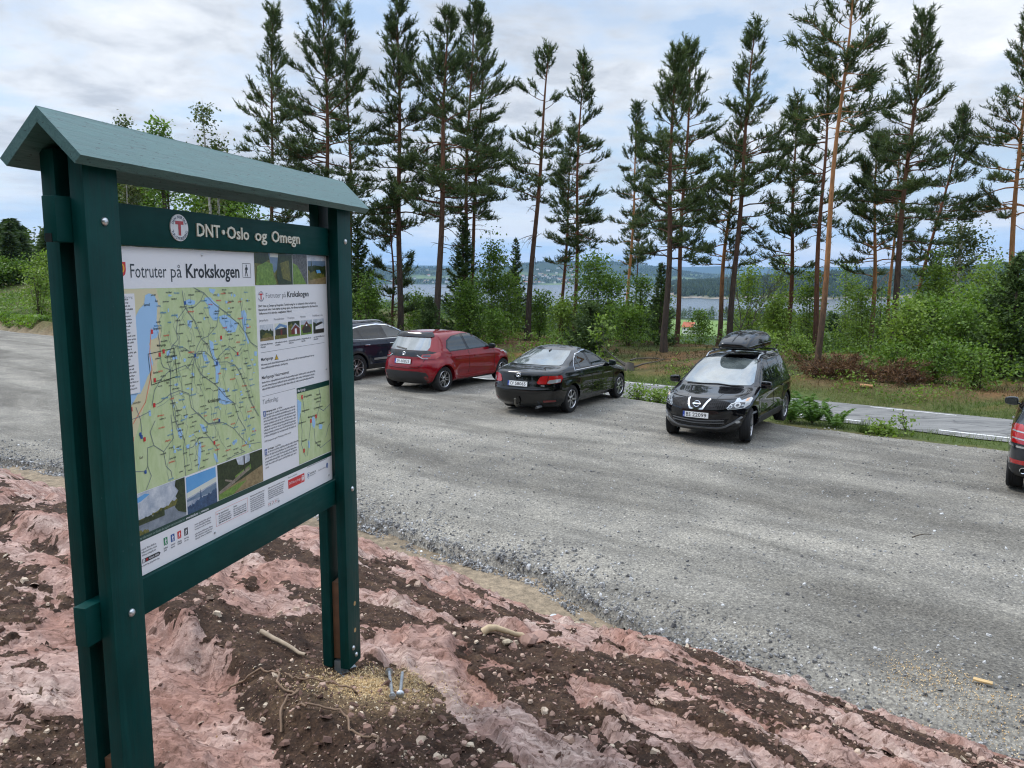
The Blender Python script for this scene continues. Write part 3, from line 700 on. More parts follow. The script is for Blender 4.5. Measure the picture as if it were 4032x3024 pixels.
# raised lettering and enamel badge on the upper rail
def extrude_flat(fl, name, mats, parent, t, loc=None):
    o = fl.build(name, mats, parent, loc); bm = bmesh.new(); bm.from_mesh(o.data)
    bmesh.ops.remove_doubles(bm, verts=bm.verts, dist=1e-6)
    g = bmesh.ops.extrude_face_region(bm, geom=bm.faces[:]); vv = [e for e in g['geom'] if isinstance(e, bmesh.types.BMVert)]
    bmesh.ops.translate(bm, verts=vv, vec=(0, -t, 0)); bmesh.ops.recalc_face_normals(bm, faces=bm.faces); bm.to_mesh(o.data); bm.free(); return o
M_CREAM = plain('cream_letters', (.74, .72, .62), .4)
for w_, u_, wd_ in (('DNT', .356, .130), ('Oslo', .527, .138), ('og', .706, .082), ('Omegn', .823, .217)):
    f = Flat(); f.text(w_, u_, -.045, .0435, .0015, width=wd_, bold=.012); extrude_flat(f, 'lettering', M_CREAM, rail_top, .0045, (0, 0, ZT))
f = Flat(); f.poly([(.506 + .0085 * math.cos(t), -.066 + .0085 * math.sin(t)) for t in np.linspace(0, 6.283, 17)[:-1]], .0015); extrude_flat(f, 'lettering_dot', M_CREAM, rail_top, .0045, (0, 0, ZT))
def badge(parent, u, v, r, y, t, white, red, navy, name='emblem', disc=True):
    f = Flat(); k = lambda rr, n=40: [(u + rr * math.cos(a), v + rr * math.sin(a)) for a in np.linspace(0, 2 * math.pi, n + 1)[:-1]]
    if disc: f.poly(k(r), y, 0)
    y2 = y - t
    w = r * .20
    T = [(-.46, -.50), (.46, -.50), (.46, -.24), (.15, -.24), (.15, .58), (-.15, .58), (-.15, -.24), (-.46, -.24)]
    f.poly([(u + a * r, v + d * r) for a, d in T], y2, 1)
    def arc(txt, a0, a1, up):
        for i, ch in enumerate(txt):
            if ch == ' ': continue
            a = R(a0 + (a1 - a0) * (i + .5) / len(txt)); rr = r * (.70 if up else .94)
            cu, cv = u + rr * math.sin(a), v - rr * math.cos(a)
            f.text(ch, cu, cv, r * .215, y2, mi=2, align='C', bold=.012, rot=(-a if up else math.pi - a))
    arc('DEN NORSKE', -72, 72, True); arc('TURISTFORENING', 254, 106, False)
    return f.build(name, [white, red, navy], parent)
M_ENAMEL = plain('enamel_white', (.72, .73, .76), .22); M_ENRED = plain('enamel_red', (.42, .035, .04), .25); M_NAVY = plain('enamel_navy', (.03, .045, .10), .3)
eb = badge(rail_top, .2645, -.068, .0445, -.0030, .0006, M_ENAMEL, M_ENRED, M_NAVY)
M = Matrix.Translation((.2645, .0015, on(-.068) - 0)) @ Matrix.Rotation(R(90), 4, 'X')
eb.location = (0, 0, ZT)
MB().lathe([(.0445, 0), (.0445, .0038), (.044, .0042)], 40, M).build('badge_plate', M_ENAMEL, rail_top, 40)

# ---- the poster
py0 = .019
c_ = MB(); c_.box((.62, .0215, on(.5345)), (1.37, .005, 1.066)); poster = c_.build('poster', M_WHITE, BD)
Y = lambda k: py0 - .0005 * k          # printed layers, half a millimetre apart
OFF = (0, 0, ZT)
LAKES = dict(z=[(108, 155), (126, 149), (150, 156), (157, 167), (164, 184), (158, 205), (154, 235), (157, 257), (162, 277), (149, 295), (122, 300), (112, 314), (117, 326), (118, 349), (126, 376), (113, 401), (96, 418), (81, 442), (60, 469), (0, 469), (0, 300), (50, 240), (64, 215), (78, 198), (100, 184)], y=[(0, 466), (50, 466), (33, 486), (17, 500), (0, 501)],
 a=[(406, 170), (439, 170), (455, 183), (484, 201), (486, 222), (473, 255), (449, 254), (428, 232), (424, 199), (405, 182)], b=[(297, 179), (321, 173), (354, 180), (350, 192), (319, 195), (304, 189)], c=[(484, 241), (519, 236), (575, 261), (599, 275), (579, 305), (535, 306), (502, 278), (486, 260)],
 d=[(622, 228), (644, 224), (658, 243), (652, 278), (646, 314), (666, 352), (658, 360), (641, 323), (629, 286), (623, 259)], e=[(420, 323), (443, 334), (444, 359), (446, 385), (465, 403), (480, 427), (468, 451), (458, 488), (445, 487), (449, 436), (438, 396), (424, 366)],
 f=[(461, 502), (495, 515), (503, 538), (544, 575), (494, 574), (460, 562), (455, 535)], g=[(192, 346), (207, 340), (210, 354), (199, 362), (192, 356)], h=[(216, 362), (240, 364), (245, 375), (221, 376)], i=[(377, 372), (400, 376), (411, 398), (388, 398)], j=[(699, 391), (719, 393), (713, 411), (697, 407)],
 k=[(342, 619), (364, 627), (381, 655), (359, 651)], l=[(306, 246), (330, 248), (325, 276), (307, 266)], m=[(432, 137), (471, 142), (457, 158), (437, 150)], o=[(336, 680), (346, 691), (343, 731), (333, 765), (322, 790), (325, 727)], p=[(223, 614), (242, 615), (250, 636), (242, 657), (230, 646)], q=[(413, 742), (427, 750), (439, 781), (428, 783), (415, 761)], r=[(91, 530), (101, 530), (102, 550), (92, 548)])
ROADS = [[(287, 143), (295, 194), (300, 204), (256, 240), (247, 278), (250, 310), (225, 326), (212, 342), (197, 360), (195, 383), (207, 408), (200, 490), (218, 552), (219, 616)], [(300, 204), (345, 253), (367, 295), (375, 316), (351, 342), (336, 370), (340, 407), (365, 443), (444, 491), (496, 541), (551, 576)], [(225, 326), (283, 341), (336, 370), (295, 414), (284, 401), (212, 413)], [(336, 370), (356, 359), (394, 363), (432, 392), (458, 409), (473, 387), (539, 356), (587, 389), (619, 366)], [(375, 316), (409, 339), (424, 366), (438, 396)], [(458, 409), (520, 414), (569, 432), (597, 466), (637, 535), (657, 588), (708, 653)], [(349, 132), (404, 153), (454, 192), (527, 228), (603, 276), (646, 314), (674, 352), (720, 374)], [(618, 179), (626, 224), (632, 295)], [(120, 516), (153, 510), (200, 490), (247, 485), (294, 503), (303, 554), (338, 585), (393, 628), (454, 631)], [(307, 505), (320, 421), (336, 370)], [(109, 515), (124, 467), (160, 433), (207, 408)], [(156, 276), (161, 318), (164, 380), (174, 397), (207, 408)], [(404, 153), (383, 181), (350, 200), (300, 204)], [(461, 549), (551, 576), (576, 639), (618, 692)], [(375, 316), (412, 310), (468, 276), (487, 201)], [(36, 510), (53, 554), (55, 592)], [(203, 487), (209, 564), (230, 615), (258, 660), (249, 693), (254, 791)], [(297, 580), (338, 578), (389, 630), (476, 638), (542, 674), (577, 637)], [(389, 630), (373, 660), (406, 694), (439, 734), (427, 792)], [(196, 562), (202, 644), (150, 680), (106, 649), (92, 601), (118, 569)], [(150, 680), (158, 732), (181, 755), (185, 782)], [(106, 649), (77, 651), (72, 712), (86, 748), (59, 787)], [(5, 714), (59, 725), (72, 712)], [(542, 674), (579, 711), (625, 754), (719, 764)], [(575, 763), (607, 780), (535, 779), (486, 806)], [(9, 546), (52, 542), (98, 533)], [(262, 696), (301, 695), (337, 671), (400, 679)]]
mm = lambda L, s=1, du=0, dv=0: [(du + a * s / 1000, dv + b_ * s / 1000) for a, b_ in L]
def clipv(L): return [(max(0.001, min(.723, a)), max(.134, min(.789, d))) for a, d in L]
mp = Flat(); mp.rect(-.02, .133, .724, .790, Y(1), 0)
mp.poly(mm([(0, 134), (160, 134), (175, 180), (168, 240), (172, 300), (150, 360), (140, 400), (110, 450), (70, 520), (30, 600), (0, 640)]), Y(1.4), 1)
for L in LAKES.values(): mp.poly(mm(L), Y(2), 2)
rr_ = random.Random(3)
for k in range(70):      # the many small ponds
    u, v = rr_.uniform(.19, .70), rr_.uniform(.15, .775); a, d = rr_.uniform(.003, .010), rr_.uniform(.002, .008); ph = rr_.uniform(0, 6)
    mp.poly([(u + a * (1 + .35 * math.sin(3 * t + ph)) * math.cos(t), v + d * math.sin(t)) for t in np.linspace(0, 6.283, 10)[:-1]], Y(2), 2)
for k in range(60):      # contour-like paths
    u, v = rr_.uniform(.17, .68), rr_.uniform(.15, .70); P_ = [(u, v)]
    for i in range(6): u += rr_.uniform(-.012, .016); v += rr_.uniform(.006, .03); P_.append((u, v))
    mp.line(clipv(P_), .0012, Y(2.4), 4)
for L in ROADS: mp.line(clipv(mm(L)), .0021, Y(3), 3)
for L in ROADS[:9]:
    mp.line(clipv([(a + .012, d + .009) for a, d in mm(L)]), .0012, Y(2.7), 4)
for L in ([(112, 448), (104, 345), (229, 337), (238, 434)],): mp.line(mm(L[1:] + [L[0], L[1]]), .0022, Y(3.4), 5)
mp.line(mm([(126, 265), (120, 295), (112, 345), (118, 400), (80, 500), (20, 560)]), .0035, Y(2.6), 6)
for u, v in ((.128, .274), (.158, .352), (.178, .343), (.128, .434), (.119, .516), (.587, .390), (.42, .705), (.015, .513), (.012, .61), (.49, .32), (.065, .62)): mp.rect(u - .005, v - .007, u + .005, v + .007, Y(3.6), 7)
for u, v in ((.298, .186), (.338, .372), (.458, .413), (.048, .60), (.052, .61), (.06, .728), (.455, .628)): mp.rect(u - .005, v - .006, u + .005, v + .006, Y(3.6), 8)
mp.rect(-.02, .148, .059, .465, Y(3.8), 9)
mp.build('trail_map', [M_MAP, M_MAPTAN, M_LAKE, M_ROADC, M_PATH, M_BLACK, M_ORG, M_RED, M_BLUE, M_WHITE], poster, OFF)
ml = Flat()
for t, u, v, h in (('Krokskogen', .395, .553, .013), ('Mørkgonga', .148, .325, .008), ('Gyrihaugen', .182, .366, .009), ('Bergeløkka', .136, .268, .007), ('Åsa', .150, .178, .008), ('Sjørvoll', .098, .189, .008), ('Gyrihaug-', .17, .444, .007), ('flaka', .182, .453, .007), ('Skardet', .122, .412, .007), ('Langtangen', .452, .232, .006), ('Bleiksjøflaka', .545, .19, .006), ('flaka', .517, .158, .007), ('Sundvollen', .022, .498, .007), ('Geill', .036, .68, .008)): ml.text(t, u, v, h, Y(4), xs=.78, bold=.008, mi=0)
taken = []
for k in range(420):
    u, v = rr_.uniform(.13, .67), rr_.uniform(.145, .785)
    if any(abs(u - a) < .038 and abs(v - d) < .011 for a, d in taken) or (.38 < u < .5 and .535 < v < .56): continue
    taken.append((u, v)); mi = rr_.choice((4, 4, 4, 4, 1, 1, 2))
    ml.words(u, v, rr_.uniform(.020, .036), .0046, Y(4), mi, k)
for i in range(28): ml.words(.004, .168 + i * .0105, rr_.uniform(.018, .052), .0048, Y(4), 0, 900 + i)
ml.text('orklaring', .002, .163, .008, Y(4), width=.048, mi=3)
ml.build('map_lettering', [M_BLACK, plain('map_name_blue', (.10, .28, .52), .3), plain('map_name_red', (.72, .12, .08), .3), M_GREY, plain('map_name_dark', (.09, .11, .10), .3)], poster, OFF)
# heading
hd = Flat(); hd.text('Fotruter', .050, .0985, .043, Y(1), width=.165, mi=1); hd.text('på', .236, .0985, .043, Y(1), width=.055, mi=1); hd.text('Krokskogen', .313, .0985, .046, Y(1), width=.310, bold=.022, mi=0)
hd.line([(.644, .045), (.697, .045), (.697, .098), (.644, .098), (.644, .045)], .0018, Y(1), 1)
man = [(.0, -.40), (.07, -.36), (.06, -.27), (.10, -.22), (.20, -.08), (.16, -.05), (.08, -.14), (.07, .06), (.13, .25), (.20, .44), (.12, .45), (.03, .22), (-.03, .12), (-.10, .28), (-.14, .45), (-.22, .44), (-.15, .20), (-.08, .0), (-.09, -.14), (-.14, -.02), (-.19, -.04), (-.12, -.2), (-.05, -.26)]
def walker(fl, u, v, s, y, mi): fl.poly([(u + a * s, v + d * s) for a, d in man], y, mi); fl.poly([(u + s * (.02 + .065 * math.cos(t)), v + s * (-.40 + .065 * math.sin(t))) for t in np.linspace(0, 6.283, 11)[:-1]], y - .0001, mi); fl.poly([(u + a * s, v + d * s) for a, d in ((.08, -.26), (.19, -.22), (.17, -.02), (.09, -.06))], y - .0002, mi)
walker(hd, .668, .072, .05, Y(1.5), 0)
hd.build('heading', [M_BLACK, plain('heading_grey', (.035, .045, .06), .35)], poster, OFF)
sh = Flat(); sh.poly([(-.004, .050), (.031, .050), (.031, .075), (.027, .088), (.010, .100), (-.004, .092)], Y(1), 0)
ring = lambda r_, n=26: [(.0085 + r_ * math.cos(t), .069 + r_ * math.sin(t)) for t in np.linspace(0, 6.283, n)[:-1]]
sh.poly(ring(.0165), Y(1.6), 1); sh.poly(ring(.0122), Y(2.2), 0)
sh.build('municipal_shield', [M_RED, M_YEL], poster, OFF)
# right hand column
tx = Flat()
tx.text('Fotruter på', .796, .182, .021, Y(1), width=.150, mi=1); tx.text('Krokskogen', .957, .182, .023, Y(1), width=.178, bold=.022, mi=0)
for i, (t, wd) in enumerate((('DNT Oslo og Omegn og Ringerikes Turistforening har et omfattende tilbud av hytter og', .454), ('blåmerkede stier i hele marka og langs sjøen. Her finnes turmuligheter for alle, hele året.', .474), ('Velkommen til å utforske mulighetene i Marka!', .248))): tx.text(t, .741, .2175 + i * .0148, .0088, Y(1), width=wd, bold=.010)
for t, u, wd in (('Jørgenhytta', .741, .066), ('Mustadkroken', .849, .078), ('Presthytta', .955, .054), ('Myrsetra', .059 + 1, .044), ('Friluftshuset i Åsa', 1.164, .092)): tx.text(t, u, .2755, .009, Y(1), width=wd, mi=1)
for i, (u, wd) in enumerate(((.745, .095), (.852, .1), (.957, .1), (1.062, .085), (1.168, .1))):
    tx.words(u, .372, wd, .006, Y(1), 1, 40 + i); tx.words(u, .382, wd * .4, .006, Y(1), 1, 50 + i)
tx.line([(.744, .401), (1.265, .401)], .0015, Y(1), 1); tx.line([(.742, .581), (.994, .581)], .0015, Y(1), 1)
tx.text('Mørkgonga', .744, .435, .0125, Y(1), width=.088, bold=.008); tx.text('Mørkgonga Naturreservat', .744, .5095, .0125, Y(1), width=.207, bold=.008)
for i, wd in enumerate((.435, .205)): tx.words(.744, .454 + i * .014, wd, .0068, Y(1), 1, 60 + i)
for i, wd in enumerate((.442, .438, .428)): tx.words(.744, .527 + i * .0138, wd, .0068, Y(1), 1, 70 + i)
tx.text('Turforslag:', .743, .613, .019, Y(1), width=.116, mi=1)
tx.text('Mørkgonga utsikt - ca 3,5 km', .767, .650, .0075, Y(1), width=.118, bold=.016); tx.text('Gyrihaugen - ca 6,4 km', .765, .808, .0075, Y(1), width=.098, bold=.016)
for i in range(8): tx.words(.766 if i == 0 else .745, .6625 + i * .0126, .23 if i == 0 else .253, .0066, Y(1), 1, 80 + i)
tx.text('OBS! Stien gjennom gjelet Mørkgonga er ikke merket.', .744, .772, .0070, Y(1), width=.206)
for i in range(6): tx.words(.766 if i == 0 else .745, .8195 + i * .0127, .03 if i == 5 else .252, .0066, Y(1), 1, 90 + i)
tx.poly([(.842, .4405), (.872, .4405), (.857, .417)], Y(1), 2); tx.poly([(.846, .4385), (.868, .4385), (.857, .4212)], Y(1.5), 3); tx.text('!', .8555, .4365, .012, Y(2), bold=.02)
for u, v in ((.753, .6535), (.751, .8135)): tx.rect(u - .0085, v - .012, u + .0085, v + .012, Y(1), 4); walker(tx, u, v, .022, Y(1.5), 5)
tx.build('text_column', [M_BLACK, M_GREY, M_BLACK, M_YEL, M_BLUE, M_WHITE], poster, OFF)
badge(poster, .7615, .174, .0225, Y(1), .0004, M_WHITE, M_RED, M_NAVY, 'small_emblem', False).location = OFF
# inset map and green bands
im = Flat(); im.rect(1.007, .583, 1.30, .927, Y(1), 0); im.rect(1.007, .607, 1.30, .927, Y(1.5), 1)
im.poly([(1.007, .63), (1.042, .65), (1.035, .69), (1.012, .74), (1.007, .75)], Y(2), 2)
for L in ([(1.13, .73), (1.15, .735), (1.16, .765), (1.145, .79), (1.128, .77)], [(1.19, .775), (1.225, .785), (1.215, .805), (1.19, .80)], [(1.085, .835), (1.10, .835), (1.103, .87), (1.09, .868)]): im.poly(L, Y(2), 2)
for L in ([(1.052, .632), (1.06, .665), (1.064, .70)], [(1.20, .61), (1.215, .66), (1.195, .70), (1.175, .735), (1.165, .755)], [(1.195, .70), (1.235, .72), (1.30, .70)], [(1.118, .75), (1.105, .80), (1.09, .85), (1.08, .90)], [(1.145, .79), (1.15, .85), (1.2, .89), (1.3, .87)], [(1.03, .70), (1.04, .78), (1.03, .84), (1.06, .90)], [(1.25, .85), (1.28, .80), (1.30, .79)]): im.line(L, .003, Y(2.5), 3)
for u, v in ((1.048, .628), (1.118, .748), (1.165, .735), (1.05, .872)): im.rect(u - .0065, v - .009, u + .0065, v + .009, Y(3), 4)
im.text('Mørkgonga', 1.014, .6005, .011, Y(2), width=.066, bold=.008, mi=5)
for t, u, v, wd in (('Bergeløkka', 1.064, .633, .07), ('Nordre', 1.175, .64, .036), ('Gaupskarhei', 1.15, .657, .066), ('Søndre', 1.17, .673, .038), ('Gyrihaugmyra', 1.145, .70, .085), ('Gamleskytta', 1.042, .695, .066), ('Mørkgonga', 1.092, .732, .068), ('Gyrihaugen', 1.165, .778, .075), ('Åsehamra', 1.012, .745, .06), ('Skardet', 1.035, .83, .045), ('Gyrihaug-', 1.15, .862, .055), ('flaka', 1.168, .878, .03)): im.text(t, u, v, .0085, Y(3), width=wd, bold=.006, mi=6)
im.build('inset_map', [M_DKGREEN, M_MAP, M_LAKE, M_ROADC, M_RED, M_WHITE, M_BLACK], poster, OFF)
bd = Flat(); bd.rect(-.06, .9305, 1.303, .951, Y(.6), 0); bd.text('her mer informasjon om tilbudet vårt og kart over turområdet her:', .001, .9455, .0085, Y(1), width=.238, mi=1); bd.text('www.dntoslo.no', .243, .9455, .0085, Y(1), width=.066, bold=.016, mi=2); bd.text('og', .313, .9455, .0085, Y(1), width=.010, mi=1); bd.text('www.ut.no', .327, .9455, .0085, Y(1), width=.042, bold=.016, mi=2)
bd.build('green_band', [M_DKGREEN, plain('band_grey_green', (.30, .40, .36), .3), M_WHITE], poster, OFF)
lg = Flat()
for i, (u, k) in enumerate(((.135, 2), (.1705, 3), (.2045, 4), (.240, 0))): lg.rect(u - .0095, .975, u + .0095, 1.0015, Y(1), k); walker(lg, u, .989, .024, Y(1.5), 5); lg.words(u - .011, 1.014, .024, .0052, Y(1), 1, i); lg.words(u - .011, 1.022, .022, .0052, Y(1), 1, 10 + i)
for i in range(3): lg.words(.021, .983 + i * .010, .07, .0055, Y(1), 1, 20 + i); lg.words(.287, .981 + i * .009, .095, .0052, Y(1), 1, 30 + i); lg.words(.287, 1.016 + i * .009, .1, .0052, Y(1), 1, 40 + i)
lg.line([(.409, .968), (.610, .968), (.610, 1.024), (.409, 1.024), (.409, .968)], .0016, Y(1), 6)
lg.text('Vær oppmerksom på', .424, .982, .0062, Y(1), width=.062, bold=.016); lg.text('Caution', .517, .982, .0062, Y(1), width=.024, bold=.016)
lg.rect(.4135, .977, .4195, .979, Y(1), 4); lg.rect(.4155, .975, .4175, .981, Y(1.3), 4)
for i in range(4): lg.words(.424, .992 + i * .0085, .08, .005, Y(1), 1 if i < 3 else 0, 50 + i); lg.words(.517, .992 + i * .0085, .085, .005, Y(1), 1 if i < 3 else 0, 60 + i)
lg.text('Allemannsretten, bålild og fred', .628, .972, .006, Y(1), width=.1, bold=.014); lg.text('Public access to the countryside / commons', .756, .972, .006, Y(1), width=.128, bold=.014)
for i in range(7): lg.words(.628, .983 + i * .0085, .1, .005, Y(1), 1, 70 + i)
for i in range(5): lg.words(.756, .983 + i * .0085, .12, .005, Y(1), 1, 80 + i)
lg.line([(.752, 1.030), (.83, 1.030), (.83, 1.046), (.752, 1.046), (.752, 1.030)], .0008, Y(1), 1)
for u in (.760, .785, .81): lg.poly([(u + .005 * math.cos(t), 1.038 + .005 * math.sin(t)) for t in np.linspace(0, 6.28, 13)[:-1]], Y(1), 4); lg.poly([(u + .0035 * math.cos(t), 1.038 + .0035 * math.sin(t)) for t in np.linspace(0, 6.28, 13)[:-1]], Y(1.5), 5); lg.rect(u + .008, 1.034, u + .011, 1.042, Y(1), 0)
lg.text('Utformet og vedlikeholdt', .911, .9665, .0055, Y(1), width=.075); lg.rect(.911, .974, 1.047, 1.0135, Y(1), 4); lg.text('DNT Oslo og Omegn', .918, .997, .011, Y(1.5), width=.094, mi=5); lg.rect(1.017, .974, 1.0183, 1.0135, Y(1.5), 5)
lg.poly([(1.033 + .0105 * math.cos(t), .9935 + .0125 * math.sin(t)) for t in np.linspace(0, 6.28, 21)[:-1]], Y(1.5), 5); lg.rect(1.0265, .986, 1.0395, .9895, Y(2), 4); lg.rect(1.0312, .986, 1.0348, 1.0025, Y(2.2), 4)
lg.poly([(1.072, .982), (1.092, .982), (1.092, 1.0), (1.082, 1.010), (1.072, 1.0)], Y(1), 3); lg.poly([(1.0735, .9835), (1.0905, .9835), (1.0905, .9995), (1.082, 1.0085), (1.0735, .9995)], Y(1.5), 5); lg.poly([(1.078, .989), (1.083, .986), (1.087, .990), (1.085, .996), (1.088, 1.003), (1.083, .999), (1.079, 1.004), (1.081, .996)], Y(2), 3)
lg.text('BUSKERUD', 1.097, .994, .0075, Y(1), width=.053, bold=.01, mi=0); lg.words(1.097, 1.002, .05, .004, Y(1), 1, 5); lg.text('Sparebankstiftelsen', 1.172, .997, .0075, Y(1), width=.072, mi=1)
lg.poly([(1.256 + .0085 * math.cos(t), .9885 + .013 * math.sin(t)) for t in np.linspace(0, 6.28, 21)[:-1]], Y(1), 3); lg.rect(1.2545, .982, 1.2575, .995, Y(1.5), 5); lg.words(1.074, .9565, .19, .004, Y(1), 1, 6)
lg.poly([(.0215, 1.0125), (.100, 1.0125), (.108, 1.019), (.100, 1.0265), (.0215, 1.0265)], Y(1), 0); lg.rect(.0235, 1.014, .034, 1.025, Y(1.5), 5); walker(lg, .0288, 1.0195, .011, Y(2), 0); lg.poly([(.0435 + .005 * math.cos(t), 1.0195 + .005 * math.sin(t)) for t in np.linspace(0, 6.28, 13)[:-1]], Y(1.5), 7); lg.text('Gå på blått', .053, 1.0225, .0065, Y(1.5), width=.046, mi=5, bold=.012)
lg.words(.004, 1.0375, .10, .0045, Y(1), 1, 8)
lg.build('legend_strip', [M_BLACK, M_GREY, M_GRN, M_BLUE, M_RED, M_WHITE, plain('print_pink', (.70, .35, .33), .3), M_ENRED], poster, OFF)

# the small photographs printed on the poster: flat prints, so flat pieces of colour
def pmat(name, a, b_, sc, dist=.5):
    m, nt, b = newmat(name); f = noise(nt, texco(nt), sc, 6, .72, dist=dist)
    nt.links.new(ramp(nt, f, [(.32, a), (.68, b_)]), b.inputs['Base Color']); b.inputs['Roughness'].default_value = .28; return m
PC = {'sky': pmat('print_cloud', (.30, .36, .46), (.72, .74, .78), 22), 'blue': pmat('print_clear_sky', (.10, .34, .68), (.16, .42, .76), 4), 'pale': pmat('print_pale_sky', (.62, .68, .66), (.75, .74, .62), 8), 'dkgreen': pmat('print_spruce', (.006, .014, .006), (.05, .075, .025), 90), 'green': pmat('print_leaves', (.06, .14, .015), (.25, .38, .08), 60), 'olive': pmat('print_olive', (.05, .06, .012), (.24, .22, .05), 70),
      'water': pmat('print_water', (.13, .16, .20), (.30, .34, .40), 30), 'navy': pmat('print_winter_wood', (.01, .03, .08), (.06, .13, .26), 70), 'snow': pmat('print_frost', (.22, .28, .40), (.55, .58, .66), 40), 'rock': pmat('print_rock', (.02, .02, .025), (.20, .20, .21), 70, 2.0), 'tan': pmat('print_ground', (.16, .11, .05), (.38, .29, .15), 50), 'log': pmat('print_log', (.14, .11, .08), (.36, .31, .26), 60), 'redw': pmat('print_red_wall', (.13, .02, .02), (.22, .04, .035), 30), 'dark': pmat('print_dark_wall', (.02, .018, .015), (.06, .05, .04), 50), 'white': M_WHITE, 'roofb': pmat('print_blue_roof', (.10, .22, .42), (.2, .34, .55), 30), 'hill': pmat('print_far_hill', (.10, .17, .27), (.20, .28, .38), 30)}
def photo(u0, v0, u1, v1, bits, seed=0):
    f = Flat(); names = []
    for i, (cn, pts) in enumerate(bits):
        if cn not in names: names.append(cn)
        f.poly([(u0 + (u1 - u0) * a, v0 + (v1 - v0) * d) for a, d in pts], Y(1 + i * .35), names.index(cn))
    return f.build('photo_print', [PC[n] for n in names], poster, OFF)
SQ = [(0, 0), (1, 0), (1, 1), (0, 1)]
def ragged(y0, y1, n, amp, seed, base=1.0, x0=0, x1=1):
    r = random.Random(seed); top = []
    for i in range(n + 1):
        t = i / n; top.append((x0 + (x1 - x0) * t, y0 + (y1 - y0) * t + r.uniform(-amp, amp) * (1 if i % 2 else -.4)))
    return top + [(x1, base), (x0, base)]
photo(-.04, .792, .2465, .931, [('sky', SQ), ('blue', [(.12, .12), (.32, .05), (.40, .10), (.25, .2), (.14, .22)]), ('water', [(0, .78), (.5, .66), (1, .56), (1, 1), (0, 1)]), ('olive', ragged(.72, .42, 26, .04, 1, .62, .12, 1)), ('dkgreen', ragged(.66, .60, 22, .05, 2, .76, 0, .62)), ('dkgreen', [(.84, .0), (1, 0), (1, .92), (.86, .8), (.80, .66), (.86, .5), (.82, .40), (.88, .28), (.82, .14)]), ('olive', ragged(.84, .95, 12, .06, 4, 1, 0.1, .35))])
photo(.254, .7965, .4205, .931, [('blue', SQ), ('pale', [(0, .42), (1, .28), (1, .55), (0, .6)]), ('snow', [(0, .56), (1, .42), (1, .75), (0, .8)]), ('hill', ragged(.60, .46, 14, .02, 3, .66)), ('navy', ragged(.78, .62, 24, .05, 5)), ('navy', [(.40, .98), (.44, .42), (.52, .98)])])
photo(.4305, .794, .7235, .929, [('dkgreen', SQ), ('sky', [(.40, .0), (.72, 0), (.70, .22), (.55, .26), (.44, .2)]), ('green', [(.36, .5), (.75, .3), (.78, .45), (.36, .62)]), ('dkgreen', [(.70, 0), (1, 0), (1, .6), (.74, .62)]), ('tan', [(0, .80), (.5, .66), (1, .48), (1, 1), (0, 1)]), ('green', [(0, .84), (.4, .74), (.62, .74), (.3, 1), (0, 1)]), ('log', [(0, .76), (.30, .60), (.68, .36), (.70, .46), (.34, .68), (.02, .84)]), ('log', [(.15, .48), (.30, .58), (.28, .63), (.14, .52)]), ('dark', [(.565, 0), (.585, 0), (.585, .45), (.56, .45)])])
photo(.7235, .0005, 1.004, .129, [('olive', SQ), ('hill', [(.36, 0), (.62, 0), (.58, .5), (.50, .62), (.42, .4)]), ('pale', [(.40, .0), (.62, .0), (.61, .12), (.40, .12)]), ('dkgreen', [(0, 0), (.36, 0), (.38, .2), (.2, .34), (0, .32)]), ('green', [(.06, .42), (.30, .27), (.46, .33), (.48, .7), (.55, .95), (.5, 1), (.02, 1)]), ('dkgreen', [(.62, 0), (1, 0), (1, 1), (.60, 1), (.55, .7), (.60, .3)]), ('olive', [(.66, .3), (.9, .2), (.95, .9), (.72, .8)])])
photo(1.0085, .0005, 1.1295, .129, [('rock', SQ), ('green', [(0, .28), (.3, .36), (.55, .6), (.9, .98), (.9, 1), (0, 1)])])
photo(1.1345, .0005, 1.297, .129, [('hill', SQ), ('sky', [(0, 0), (1, 0), (1, .18), (0, .2)]), ('dkgreen', ragged(.36, .36, 16, .03, 8)), ('blue', [(.45, .5), (.66, .5), (.72, .6), (.5, .64)]), ('olive', ragged(.52, .7, 20, .08, 9)), ('tan', [(0, .88), (.4, .82), (1, .74), (1, 1), (0, 1)]), ('dkgreen', [(.14, .56), (.19, .14), (.25, .56)])])
HX = [(.744, .841), (.851, .945), (.955, 1.050), (1.060, 1.156), (1.1675, 1.264)]
photo(HX[0][0], .289, HX[0][1], .355, [('sky', SQ), ('dkgreen', ragged(.3, .35, 14, .18, 11)), ('olive', [(.15, .7), (.45, .5), (.8, .62), (.9, .8), (.15, .85)]), ('tan', [(0, .84), (1, .78), (1, 1), (0, 1)])])
photo(HX[1][0], .289, HX[1][1], .355, [('pale', SQ), ('dark', [(.05, .38), (.98, .3), (1, .85), (.05, .8)]), ('roofb', [(0, .34), (.4, .02), (1, .20), (1, .36), (.5, .22), (.04, .42)]), ('redw', [(.46, .42), (.6, .42), (.6, .82), (.46, .82)]), ('olive', [(0, .76), (1, .78), (1, 1), (0, 1)])])
photo(HX[2][0], .287, HX[2][1], .352, [('dkgreen', SQ), ('olive', ragged(.2, .3, 10, .15, 12)), ('redw', [(.26, .5), (.62, .2), (.98, .5), (.98, .9), (.26, .9)]), ('snow', [(.22, .52), (.6, .12), (1, .44), (.98, .52), (.62, .24), (.28, .56)]), ('white', [(.55, .5), (.72, .5), (.72, .9), (.55, .9)]), ('green', [(0, .86), (1, .88), (1, 1), (0, 1)])])
